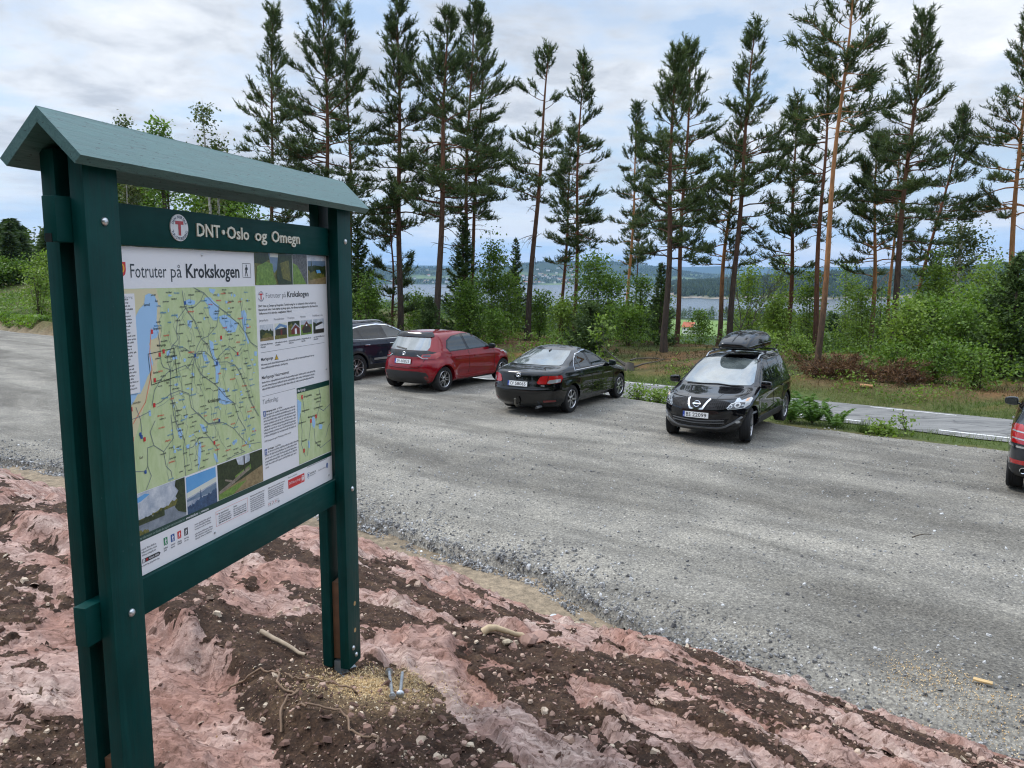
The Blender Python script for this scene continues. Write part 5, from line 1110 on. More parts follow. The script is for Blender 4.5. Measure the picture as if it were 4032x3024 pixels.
Av.ring('B', 0, .925, [(a, b_, c * 1.05, d * 1.05) for a, b_, c, d in TOY], M_CHROME); Av.plate('B', .735, 'CV 58065')
Av.strip('boot_seam', [(-.64, 1.02), (-.60, .93), (-.45, .75), (-.40, .655), (.40, .655), (.45, .75), (.60, .93), (.64, 1.02)], .010, 'B', M_WELL)
Av.strip('bumper_seam', [(-.86, .70), (-.60, .655), (-.4, .65), (.4, .65), (.60, .655), (.86, .70)], .010, 'B', M_WELL)
for sg, st_ in ((1, 'VVTi'), (-1, 'AVENSIS')):
    M = Av.frame('B', sg * (.62 if sg > 0 else .58), .698, .014); V, F = text_geo(st_, .01); w_ = .095 if sg > 0 else .13; kx = w_ / (V[:, 0].max() - V[:, 0].min()); mb = MB(); mb.add([tuple(M @ Vector((v[0] * kx - w_ / 2, v[1] * .030 / cap_h(), 0))) for v in V], F); me = bpy.data.meshes.new('boot_lettering'); me.from_pydata(mb.v, [], mb.f); me.materials.append(M_SILVER); put('boot_lettering', me, Av.t)
p_, n_ = Av.hit('B', 0.02, .40); mb = MB(); mb.tube([(p_.x + .10, .0, .24), (p_.x - .02, .0, .22), (p_.x - .09, .0, .27), (p_.x - .10, 0, .36)], [.024, .024, .022, .018], 12); mb.lathe([(0, -.03), (.022, -.018), (.030, 0), (.022, .02), (0, .028)], 16, Matrix.Translation((p_.x - .10, 0, .39))); mb.build('tow_ball', plain('tow_bar_steel', (.16, .15, .13), .4, .7, var=.3), Av.t, 40)
mb = MB(); mb.tube([(-2.15, -.50, .225), (-2.38, -.50, .22)], .03, 14, False); mb.build('exhaust_pipe', M_SILVER, Av.t, 40)
for x in ([(-.36, 1.0), (-.33, .8), (-.34, .36)], [(-1.16, .97), (-1.12, .80), (-.98, .64), (-.95, .42)], [(.86, .98), (.88, .8), (.90, .40)]):
    for k in 'LR': Av.strip('door_seam', x, .009, k, M_WELL)
Av.handles((-.92, .02), .83); Av.mirrors(.66, 1.0, .835); Av.wheels('spoke', 0, 7)
Av.decal('roof_antenna', [(-.9, -.012), (-.9, .012), (-.80, .012), (-.80, -.012)], 'T', M_PBLK, Av.t, off=.03)

# ---- black crossover with roof box
LV = [(.25, 2.00, -2.10, .80, .8, 2.6, .5, 2.6), (.38, 2.18, -2.25, .875, .9, 2.3, .55, 2.6), (.55, 2.235, -2.29, .892, .95, 2.3, .55, 2.6), (.72, 2.225, -2.28, .895, .95, 2.3, .55, 2.6), (.82, 2.16, -2.27, .894, .95, 2.3, .55, 2.6), (.88, 2.03, -2.25, .891, .9, 2.3, .55, 2.6), (.95, 1.78, -2.22, .887, .8, 2.4, .55, 2.6), (1.01, 1.45, -2.19, .878, .65, 2.4, .55, 2.6), (1.055, 1.20, -2.17, .862, .48, 2.5, .55, 2.6), (1.10, 1.07, -2.13, .842, .42, 2.6, .5, 2.6), (1.25, .76, -2.05, .775, .36, 2.7, .45, 2.7), (1.40, .44, -1.95, .71, .32, 2.8, .4, 2.8), (1.50, .20, -1.87, .655, .32, 2.7, .35, 2.8), (1.56, .0, -1.79, .58, .32, 2.5, .3, 2.6), (1.595, -.28, -1.62, .45, .3, 2.3, .3, 2.4), (1.61, -.6, -1.25, .22, .2, 2.2, .2, 2.2), (1.614, -.8, -1.0, .06, .06, 2, .06, 2)]
QH = 32.5 + 180
Qa = Car('black_crossover', 'black crossover facing the camera with a glossy roof box', M_PBLK2, LV, 1.3825, .347, 1.54, place(4.46, 14.50, 1.3825, QH, .80, .935), QH, scale=.935, flare=.022, trim_z=.36, crease=[(-1.9, 1.7, .98, .86, .05, .012), (-.95, .95, .45, .42, .06, -.012)])
Qa.decal('windscreen', mir([(.70, 1.085), (.735, 1.13), (.655, 1.36), (.575, 1.515), (.30, 1.545)]), 'F', M_SCREEN, Qa.t, off=.006)
Qa.both('window_surround', [(-1.85, 1.22), (-1.80, 1.36), (-1.55, 1.475), (-1.0, 1.515), (-.35, 1.52), (.08, 1.48), (.42, 1.33), (.95, 1.07), (-.9, 1.07)], M_GLOSSB, off=.004)
for pl_ in ([(-.12, 1.10), (-.20, 1.492), (.06, 1.458), (.40, 1.31), (.72, 1.14), (.74, 1.10)], [(-1.0, 1.11), (-1.04, 1.475), (-.90, 1.492), (-.30, 1.495), (-.22, 1.10)], [(-1.80, 1.24), (-1.74, 1.35), (-1.53, 1.448), (-1.14, 1.478), (-1.10, 1.13)]): Qa.both('side_window', pl_, M_GLASSP, off=.008)
grill = plain('grille_mesh', (.012, .012, .013), .35)
m, nt, b = newmat('grille_honeycomb'); co = texco(nt, scale=(1, 17, 27)); v_ = nt.nodes.new('ShaderNodeTexVoronoi'); v_.feature = 'DISTANCE_TO_EDGE'; v_.inputs['Randomness'].default_value = .15; v_.inputs['Scale'].default_value = 1.6; nt.links.new(co, v_.inputs['Vector'])
nt.links.new(ramp(nt, v_.outputs[0], [(.08, (.03, .03, .032)), (.14, (.002, .002, .002))]), b.inputs['Base Color']); b.inputs['Roughness'].default_value = .6; b.inputs['Specular IOR Level'].default_value = .15; M_HONEY = m
Qa.decal('grille', mir([(.16, .70), (.50, .725), (.60, .76), (.585, .845), (.45, .875), (.2, .885)]), 'F', M_HONEY, Qa.t, off=.008)
mb = MB()
em = Qa.strip('grille_chrome', [(-.215, .888), (-.125, .725), (-.04, .715), (.04, .715), (.125, .725), (.215, .888)], .036, 'F', M_CHROME, Qa.t, off=.022)
Qa.ring('F', 0, .80, [(0, 0, .062, .062)], M_CHROME, th=.008, bar=(.165, .030, .014), off=.022)
for sg in (1, -1):
    k = 'L' if sg > 0 else 'R'
    hl = Qa.decal('headlamp', [(sg * a, b_) for a, b_ in [(.545, .75), (.575, .715), (.80, .735), (.862, .79), (.872, .89), (.84, .915), (.74, .875), (.60, .825)]], 'F', M_CLEAR, Qa.t, off=.012)
    Qa.decal('headlamp_wrap', [(1.72, .905), (1.66, .915), (1.70, .86), (1.84, .78), (1.94, .77), (1.88, .84)], k, M_CLEAR, Qa.t, off=.012)
    Qa.decal('lamp_bezel', [(sg * a, b_) for a, b_ in [(.56, .745), (.60, .73), (.79, .745), (.80, .835), (.70, .85), (.60, .81)]], 'F', M_LAMPD, hl, off=.014)
    for cx, cz, r_ in ((.70, .795, .045), (.60, .775, .032)):
        rg = Qa.decal('reflector_bowl', [(sg * cx + r_ * math.cos(t), cz + r_ * math.sin(t)) for t in np.linspace(0, 6.283, 19)[:-1]], 'F', M_CLEAR, hl, off=.017, g=.03)
        Qa.decal('projector_lens', [(sg * cx + r_ * .55 * math.cos(t), cz + r_ * .55 * math.sin(t)) for t in np.linspace(0, 6.283, 15)[:-1]], 'F', M_LAMPD, hl, off=.020, g=.03)
    Qa.decal('indicator_lens', [(sg * a, b_) for a, b_ in [(.79, .855), (.83, .855), (.835, .905), (.80, .90)]], 'F', M_AMBER, hl, off=.016)
    fg = Qa.decal('fog_lamp', [(sg * .72 + .055 * math.cos(t), .475 + .042 * math.sin(t)) for t in np.linspace(0, 6.283, 19)[:-1]], 'F', M_LAMPD, Qa.t, off=.010, g=.03)
    Qa.decal('fog_lens', [(sg * .72 + .035 * math.cos(t), .475 + .028 * math.sin(t)) for t in np.linspace(0, 6.283, 15)[:-1]], 'F', M_CLEAR, fg, off=.016, g=.03)
    Qa.decal('tail_lamp', [(sg * a, b_) for a, b_ in [(.55, .90), (.80, .90), (.84, 1.02), (.78, 1.06), (.56, 1.0)]], 'B', M_TAIL, Qa.t, off=.010)
Qa.decal('lower_grille', mir([(.30, .385), (.44, .40), (.56, .47), (.60, .55), (.3, .535)]), 'F', M_HONEY, Qa.t, off=.006)
for z in (.44, .49): Qa.strip('grille_bar', [(-.52, z + .02), (0, z), (.52, z + .02)], .016, 'F', M_GREYTRIM, Qa.t, off=.012)
Qa.strip('bumper_moulding', [(-.885, .585), (-.78, .56), (-.66, .46), (-.52, .375), (-.40, .345), (.40, .345), (.52, .375), (.66, .46), (.78, .56), (.885, .585)], .032, 'F', M_GREYTRIM, Qa.t, off=.014)
Qa.plate('F', .600, 'BS 22099'); Qa.decal('rear_window', mir([(.62, 1.15), (.58, 1.4), (.5, 1.5)]), 'B', M_GLASSP, Qa.t, off=.006)
Qa.strip('bonnet_seam', [(-.80, .985), (-.70, .905), (-.3, .895), (.3, .895), (.70, .905), (.80, .985)], .010, 'F', M_WELL)
for sg in (1, -1): Qa.strip('bonnet_crease', [(1.95, sg * .30), (1.6, sg * .36), (1.25, sg * .42)], .025, 'T', M_PBLK2, off=.006); Qa.strip('wiper_blade', [(1.10, sg * .0 + .06), (1.13, .34 * sg + .06), (1.085, .60 * sg)], .022, 'T', M_TRIM, Qa.t, off=.014)
for x in ([(-.17, 1.07), (-.16, .8), (-.20, .42)], [(-1.08, 1.07), (-1.10, .9), (-.98, .72), (-.92, .45)], [(.92, 1.05), (.95, .8), (.95, .45)]):
    for k in 'LR': Qa.strip('door_seam', x, .009, k, M_WELL)
for k in 'LR': Qa.strip('sill_cladding', [(-.92, .36), (.93, .36)], .14, k, M_TRIM, Qa.t, off=.014)
Qa.handles((-.86, .03), .92); Qa.mirrors(.80, 1.10, .84, size=(.14, .23, .16)); Qa.wheels('twin', R(9), 5)
for sg in (1, -1):
    pts = []
    for x in np.linspace(.02, -1.75, 13):
        p, n = Qa.hit('T', x, sg * .565); e = min(1, (x + 1.75) / .2, (.02 - x) / .2) if x not in (.02, -1.75) else 0
        pts.append((x, sg * .565, p.z + .012 + .045 * max(0, min(1, e * 1.6))))
    mb = MB(); mb.tube(pts, .019, 8); mb.build('roof_rail', M_SILVER, Qa.t, 40)
# the roof box rests on two bars clamped to the rails
for x in (-.52, -1.30):
    mb = MB(); mb.box((x, 0, 1.672), (.055, 1.22, .026), bev=.006)
    for sg in (1, -1): mb.box((x, sg * .575, 1.645), (.09, .05, .06), bev=.01)
    mb.build('roof_bar', M_TRIM, Qa.t, 40)
RB = thing('roof_box', 'glossy black roof box on top of the black crossover', 'roof box', Qa.t.location, Qa.t.rotation_euler[2]); RB.location.z += 1.69 * .935; RB.location.x += -.30 * math.sin(R(QH)); RB.location.y += -.30 * math.cos(R(QH)); RB.scale = (.935,) * 3
def sect(x, zb, zt, w, wt, yo):
    """one cross-section of the box: flat bottom, raked sides, crowned lid"""
    return [(x, yo + a * w, zb + (zt - zb) * b_) for a, b_ in ((-.80, 0), (-.97, .12), (-1.0, .36), (-.97, .45), (-.90, .72), (-.74 * wt, .93), (-.40 * wt, .985), (0, 1.0), (.40 * wt, .985), (.74 * wt, .93), (.90, .72), (.97, .45), (1.0, .36), (.97, .12), (.80, 0))]
SC = [sect(x, zb, zt, w, 1, .05) for x, zb, zt, w in ((.55, .10, .17, .24), (.52, .055, .20, .30), (.40, .02, .26, .345), (.15, .0, .335, .385), (-.25, .0, .385, .405), (-.70, .0, .40, .41), (-1.05, .0, .385, .405), (-1.28, .01, .34, .39), (-1.38, .04, .28, .36), (-1.42, .09, .22, .32))]
n = len(SC[0]); V = [p for s_ in SC for p in s_]; F = [(i * n + j, i * n + (j + 1) % n, (i + 1) * n + (j + 1) % n, (i + 1) * n + j) for i in range(len(SC) - 1) for j in range(n)] + [tuple(range(n))[::-1], tuple((len(SC) - 1) * n + j for j in range(n))]
mb = MB(); mb.add(V, F); shell = mb.build('lid', M_GLOSSB, RB, 35)
md = shell.modifiers.new('s', 'SUBSURF'); md.levels = 2; md.render_levels = 2
mb = MB(); mb.tube([(.50, .05, .215), (.40, .05, .272), (.15, .05, .347), (-.25, .05, .397), (-.7, .05, .411), (-1.05, .05, .396), (-1.25, .05, .36)], .007, 6); mb.build('lid_ridge', M_GLOSSB, RB, 40)
for sg in (1, -1):
    mb = MB(); mb.box((-.45, .05 + sg * .405, .155), (.16, .02, .05), bev=.008); mb.build('lock_catch', M_TRIM, RB, 40)
    mb = MB(); mb.tube([(.38, .05 + sg * .340, .105), (.1, .05 + sg * .386, .13), (-.4, .05 + sg * .405, .135), (-1.0, .05 + sg * .402, .135), (-1.3, .05 + sg * .38, .13)], .006, 6); mb.build('rim_line', M_GREYTRIM, RB, 40)

# ---- dark blue sport utility, half hidden by the notice board
LS = [(.28, 2.1, -2.1, .85, .8, 2.6, .5, 2.6), (.42, 2.30, -2.32, .915, .9, 2.4, .55, 2.6), (.65, 2.36, -2.38, .938, .95, 2.4, .55, 2.6), (.85, 2.33, -2.37, .943, .95, 2.4, .55, 2.6), (.97, 2.2, -2.35, .94, .9, 2.4, .55, 2.6), (1.05, 1.9, -2.32, .933, .8, 2.4, .55, 2.6), (1.11, 1.5, -2.29, .92, .65, 2.4, .55, 2.6), (1.15, 1.22, -2.26, .90, .5, 2.5, .5, 2.6), (1.2, 1.06, -2.22, .872, .42, 2.6, .5, 2.6), (1.35, .72, -2.1, .80, .36, 2.7, .45, 2.7), (1.5, .36, -1.98, .735, .34, 2.8, .4, 2.8), (1.59, .10, -1.9, .675, .34, 2.6, .35, 2.7), (1.645, -.18, -1.8, .58, .32, 2.4, .3, 2.5), (1.68, -.5, -1.6, .42, .3, 2.3, .3, 2.3), (1.695, -.85, -1.25, .18, .15, 2.2, .15, 2.2), (1.698, -1.0, -1.1, .06, .04, 2, .04, 2)]
Ki = Car('dark_blue_suv', 'dark blue sport utility with chrome window line, half behind the notice board', M_PNAVY, LS, 1.39, .372, 1.63, place(-4.60, 22.95, -1.39, 36, -.90, 1.03), 36, scale=1.03, flare=.022, trim_z=.36, crease=[(-1.9, 1.8, 1.02, .94, .04, .010), (-.95, .95, .5, .46, .07, -.015)])
Ki.both('window_chrome', [(-1.84, 1.19), (-1.78, 1.33), (-1.5, 1.49), (-1.0, 1.56), (-.4, 1.585), (.0, 1.545), (.35, 1.42), (.98, 1.145), (-.6, 1.145)], M_CHROME, off=.003)
Ki.both('window_surround', [(-1.80, 1.19), (-1.75, 1.31), (-1.49, 1.462), (-1.0, 1.532), (-.4, 1.556), (-.01, 1.518), (.33, 1.398), (.90, 1.155), (-.6, 1.155)], M_GLOSSB, off=.006)
for pl_, mm_ in (([(-.14, 1.18), (-.24, 1.525), (-.02, 1.49), (.31, 1.372), (.70, 1.20), (.72, 1.18)], M_GLASS), ([(-1.10, 1.18), (-1.22, 1.475), (-.98, 1.505), (-.40, 1.53), (-.28, 1.18)], M_GLASSP), ([(-1.74, 1.20), (-1.70, 1.30), (-1.47, 1.435), (-1.32, 1.455), (-1.20, 1.18)], M_GLASSP)): Ki.both('side_window', pl_, mm_, off=.009)
Ki.decal('rear_window', mir([(.62, 1.2), (.58, 1.45), (.5, 1.56)]), 'B', M_GLASSP, Ki.t, off=.006); Ki.decal('windscreen', mir([(.70, 1.2), (.64, 1.42), (.54, 1.57)]), 'F', M_SCREEN, Ki.t, off=.006)
for x in ([(-.20, 1.145), (-.18, .8), (-.22, .42)], [(-1.24, 1.16), (-1.26, 1.0), (-1.10, .78), (-.97, .46)], [(.92, 1.13), (.96, .8), (.96, .45)]):
    for k in 'LR': Ki.strip('door_seam', x, .010, k, M_WELL)
for k in 'LR':
    Ki.strip('sill_cladding', [(-.95, .37), (.95, .37)], .13, k, M_TRIM, Ki.t, off=.014); Ki.strip('door_moulding', [(-.72, .575), (-.2, .575), (.75, .585)], .055, k, M_SILVER, Ki.t, off=.016)
    Ki.strip('arch_cladding', [(-1.39 + .455 * math.cos(t), .372 + .455 * math.sin(t)) for t in np.linspace(.1, math.pi - .1, 15)], .06, k, M_TRIM, Ki.t, off=.012); Ki.strip('arch_cladding', [(1.39 + .455 * math.cos(t), .372 + .455 * math.sin(t)) for t in np.linspace(.1, math.pi - .1, 15)], .06, k, M_TRIM, Ki.t, off=.012)
for sg in (1, -1):
    Ki.decal('tail_lamp', [(sg * a, b_) for a, b_ in [(.60, .95), (.88, .95), (.9, 1.1), (.82, 1.14), (.6, 1.05)]], 'B', M_TAIL, Ki.t, off=.010)
    Ki.decal('headlamp', [(sg * a, b_) for a, b_ in [(.50, .90), (.85, .92), (.9, 1.0), (.6, .98)]], 'F', M_CLEAR, Ki.t, off=.010)
    pts = []
    for x in np.linspace(-.02, -1.85, 13):
        p, n = Ki.hit('T', x, sg * .59); e = min(1, (x + 1.85) / .2, (-.02 - x) / .2)
        pts.append((x, sg * .59, p.z + .012 + .035 * max(0, min(1, e * 1.6))))
    mb = MB(); mb.tube(pts, .020, 8); mb.build('roof_rail', M_SILVER, Ki.t, 40)
Ki.handles((-1.0, -.02), 1.0, M_CHROME); Ki.mirrors(.72, 1.18, .88, M_SILVER, size=(.14, .22, .17)); Ki.wheels('twin', 0, 5)

# ---- dark grey sport utility cut by the right edge of the view
LG = [(z * 1.09, a * 1.07, b_ * 1.07, w_ * 1.03, lf, ef, lr, er) for z, a, b_, w_, lf, ef, lr, er in LS]
MH = 35.0
Me = Car('dark_grey_car', 'dark grey car cut by the right edge, only tail lamp and rear wheel in view', M_PGREY, LG, 1.54, .385, 1.66, place(7.44, 11.42, -1.54, MH, .95, .80), MH, scale=.80, flare=.02, trim_z=.30, crease=[(-1.9, 1.8, 1.08, 1.0, .05, .012)])
Me.both('window_surround', [(-2.0, 1.27), (-1.9, 1.45), (-1.6, 1.6), (-.4, 1.70), (.05, 1.66), (.45, 1.50), (1.0, 1.26)], M_GLOSSB, off=.004)
for pl_ in ([(-.12, 1.29), (-.2, 1.66), (.04, 1.62), (.43, 1.47), (.75, 1.32), (.76, 1.29)], [(-1.1, 1.29), (-1.2, 1.62), (-.4, 1.665), (-.28, 1.29)], [(-1.95, 1.29), (-1.86, 1.44), (-1.58, 1.57), (-1.3, 1.6), (-1.2, 1.29)]): Me.both('side_window', pl_, M_GLASSP, off=.008)
Me.decal('rear_window', mir([(.66, 1.30), (.62, 1.55), (.54, 1.68)]), 'B', M_GLASSP, Me.t, off=.006)
for sg in (1, -1):
    k = 'L' if sg > 0 else 'R'
    tl = Me.decal('tail_lamp', [(sg * a, b_) for a, b_ in [(.62, .955), (.905, .955), (.93, 1.05), (.93, 1.20), (.88, 1.27), (.76, 1.28), (.64, 1.10)]], 'B', M_TAIL, Me.t, off=.012)
    for z in (1.03, 1.15): Me.strip('lamp_bar', [(sg * .66, z), (sg * .90, z + .01)], .022, 'B', M_CLEAR, tl, off=.017)
    Me.decal('side_lamp', [(-2.44, .97), (-2.30, 1.0), (-2.22, 1.10), (-2.20, 1.2), (-2.28, 1.24), (-2.40, 1.2)], k, M_TAIL, Me.t, off=.012)
    Me.decal('bumper_reflector', [(sg * a, b_) for a, b_ in [(.55, .60), (.90, .585), (.91, .655), (.55, .67)]], 'B', M_TAIL, Me.t, off=.014)
    pe = MB(); p_, n_ = Me.hit('B', sg * .70, .50)
    pe.tube([(p_.x + .1, sg * .70, .49), (p_.x - .05, sg * .70, .49)], .055, 18, False); pe.tube([(p_.x - .05, sg * .70, .49), (p_.x - .045, sg * .70, .49), (p_.x + .08, sg * .70, .49)], [.055, .042, .040], 18, False); pe.build('exhaust_tip', M_CHROME, Me.t, 40)
Me.strip('bumper_chrome', [(-.93, .90), (0, .90), (.93, .90)], .035, 'B', M_CHROME, Me.t, off=.02)
Me.decal('bumper_lower', mir([(.80, .33), (.93, .42), (.93, .55), (.5, .58)]), 'B', M_TRIM, Me.t, off=.008)
for x in ([(-.20, 1.25), (-.18, .85), (-.22, .45)], [(-1.24, 1.26), (-1.26, 1.05), (-1.15, .85)], [(.94, 1.22), (.98, .85), (.98, .45)]):
    for k in 'LR': Me.strip('door_seam', x, .010, k, M_WELL)
Me.handles((-1.0, -.02), 1.07, M_CHROME); Me.mirrors(.76, 1.30, .92, size=(.15, .25, .18)); Me.wheels('twin', 0, 5)
# ------------------------------------------------------------------ trees
def foliage_mat(name, lo, mid, hi, rough=.6, trans=.25, vs=.9):
    m, nt, b = newmat(name)
    oi = nt.nodes.new('ShaderNodeObjectInfo'); geo = nt.nodes.new('ShaderNodeNewGeometry'); a = N(nt, 'ShaderNodeAttribute', attribute_name='tone')
    f = noise(nt, geo.outputs['Position'], vs, 4, .6)
    ad = nt.nodes.new('ShaderNodeMath'); ad.operation = 'MULTIPLY_ADD'; nt.links.new(a.outputs['Fac'], ad.inputs[0]); ad.inputs[1].default_value = .55; nt.links.new(f, ad.inputs[2])
    a2 = nt.nodes.new('ShaderNodeMath'); a2.operation = 'MULTIPLY_ADD'; nt.links.new(oi.outputs['Random'], a2.inputs[0]); a2.inputs[1].default_value = .16; nt.links.new(ad.outputs[0], a2.inputs[2])
    nt.links.new(ramp(nt, a2.outputs[0], [(.42, lo), (.80, mid), (1.12, hi)]), b.inputs['Base Color'])
    b.inputs['Roughness'].default_value = rough; b.inputs['Specular IOR Level'].default_value = .3
    if trans:
        tr = nt.nodes.new('ShaderNodeBsdfTranslucent'); mx = nt.nodes.new('ShaderNodeMixShader'); mx.inputs[0].default_value = trans
        cc = mixc(nt, 1.0, b.inputs['Base Color'].links[0].from_socket, (1.25, 1.35, .7), 'MULTIPLY'); nt.links.new(cc, tr.inputs[0])
        out = nt.nodes['Material Output']; nt.links.new(b.outputs[0], mx.inputs[1]); nt.links.new(tr.outputs[0], mx.inputs[2]); nt.links.new(mx.outputs[0], out.inputs[0])
    return m
M_NEEDLE = foliage_mat('pine_needles', (.030, .052, .018), (.056, .088, .030), (.095, .130, .045), .6, .22, .5)
M_SPRUCE = foliage_mat('spruce_needles', (.024, .046, .014), (.050, .090, .022), (.085, .14, .034), .6, .2, .8)
M_LEAF = foliage_mat('broad_leaves', (.050, .095, .014), (.098, .175, .026), (.165, .260, .045), .5, .36, .8)
M_LEAFL = foliage_mat('light_leaves', (.085, .14, .022), (.145, .225, .036), (.22, .31, .065), .5, .38, .8)
M_LEAFB = foliage_mat('birch_leaves', (.040, .060, .018), (.075, .105, .032), (.14, .16, .055), .5, .3, .8)
M_FERN = foliage_mat('fern_fronds', (.05, .11, .016), (.085, .175, .03), (.14, .24, .055), .5, .3, 2)
M_BROWN = foliage_mat('dry_needles', (.050, .028, .015), (.115, .058, .030), (.18, .10, .05), .8, .1, 2)
M_MOSSY = foliage_mat('heather', (.035, .04, .014), (.075, .068, .024), (.15, .095, .04), .8, .15, 1)
M_GRASS = foliage_mat('grass_blades', (.05, .08, .018), (.085, .135, .03), (.15, .19, .06), .6, .3, 1.5)
def bark(name, low, high, h0, h1, sc=14):
    m, nt, b = newmat(name); co = texco(nt, scale=(1, 1, .22)); f = noise(nt, co, sc, 6, .7, dist=.4)
    tcn = nt.nodes.new('ShaderNodeTexCoord'); sp = nt.nodes.new('ShaderNodeSeparateXYZ'); nt.links.new(tcn.outputs['Object'], sp.inputs[0])
    mr = nt.nodes.new('ShaderNodeMapRange'); mr.inputs[1].default_value = h0; mr.inputs[2].default_value = h1; nt.links.new(sp.outputs[2], mr.inputs[0])
    ad = nt.nodes.new('ShaderNodeMath'); ad.operation = 'MULTIPLY_ADD'; nt.links.new(f, ad.inputs[0]); ad.inputs[1].default_value = .5; nt.links.new(mr.outputs[0], ad.inputs[2])
    c = mixc(nt, ramp(nt, ad.outputs[0], [(.25, (0, 0, 0)), (1.1, (1, 1, 1))]), low, high)
    c = mixc(nt, .9, c, ramp(nt, f, [(.3, (.45, .45, .45)), (.5, (1, 1, 1)), (.7, (1.45, 1.4, 1.35))]), 'MULTIPLY')
    nt.links.new(c, b.inputs['Base Color']); b.inputs['Roughness'].default_value = .9; b.inputs['Specular IOR Level'].default_value = .2; bump(nt, b, f, .6, .03); return m
M_BARK = bark('pine_bark', (.058, .045, .037), (.135, .066, .038), 2.5, 10)
M_BARKO = bark('pine_bark_orange', (.085, .058, .042), (.34, .165, .072), 1.8, 5)
M_BARKR = bark('pine_bark_red', (.082, .046, .033), (.165, .074, .042), .5, 7)
M_BIRCH = bark('birch_bark', (.20, .19, .17), (.42, .40, .37), 0, 4); M_TWIG = plain('grey_twigs', (.10, .088, .075), .9, var=.3, vs=6); M_STEM = plain('brown_stems', (.062, .046, .032), .9, var=.3, vs=6)

def tube_np(pts, rad, n=7):
    pts = np.asarray(pts, float); rad = np.asarray(rad, float); k = len(pts)
    t = np.gradient(pts, axis=0); t /= np.linalg.norm(t, axis=1)[:, None] + 1e-9
    ref = np.where(np.abs(t[:, 2:3]) > .9, np.array([[1., 0, 0]]), np.array([[0, 0, 1.]]))
    a = np.cross(t, ref); a /= np.linalg.norm(a, axis=1)[:, None] + 1e-9; c = np.cross(a, t)
    q = np.arange(n) / n * 2 * np.pi
    V = pts[:, None, :] + rad[:, None, None] * (a[:, None, :] * np.cos(q)[None, :, None] + c[:, None, :] * np.sin(q)[None, :, None])
    i = np.arange(k - 1)[:, None] * n; j = np.arange(n)[None, :]
    return V.reshape(-1, 3), np.stack([i + j, i + (j + 1) % n, i + n + (j + 1) % n, i + n + j], -1).reshape(-1, 4)
class Acc:
    def __init__(s): s.V = []; s.F = []; s.n = 0
    def add(s, V, F): s.V.append(V); s.F.append(F + s.n); s.n += len(V)
    def get(s): return np.concatenate(s.V), np.concatenate(s.F)
def blades(C, D, L, W, r, droop=0.0):
    """thin pointed triangles: base centre C, direction D"""
    n = len(C); D = D / (np.linalg.norm(D, axis=1)[:, None] + 1e-9)
    s_ = np.cross(D, r.normal(0, 1, (n, 3))); s_ /= np.linalg.norm(s_, axis=1)[:, None] + 1e-9
    tip = C + D * L[:, None]; tip[:, 2] -= droop * L
    return np.stack([C - s_ * W[:, None] / 2, C + s_ * W[:, None] / 2, tip], 1).reshape(-1, 3), np.arange(n * 3).reshape(-1, 3)
def leaves(C, S, r, asp=.62, up=.3):
    """leaf-shaped quads, facing every way but more often upward"""
    n = len(C); nr = r.normal(0, 1, (n, 3)); nr[:, 2] = np.abs(nr[:, 2]) + up; nr /= np.linalg.norm(nr, axis=1)[:, None]
    a = np.cross(nr, r.normal(0, 1, (n, 3))); a /= np.linalg.norm(a, axis=1)[:, None]; b_ = np.cross(nr, a)
    S = S[:, None]
    V = np.stack([C - a * S, C - a * S * .1 + b_ * S * asp, C + a * S, C - a * S * .1 - b_ * S * asp], 1)
    return V.reshape(-1, 3), np.arange(n * 4).reshape(-1, 4)

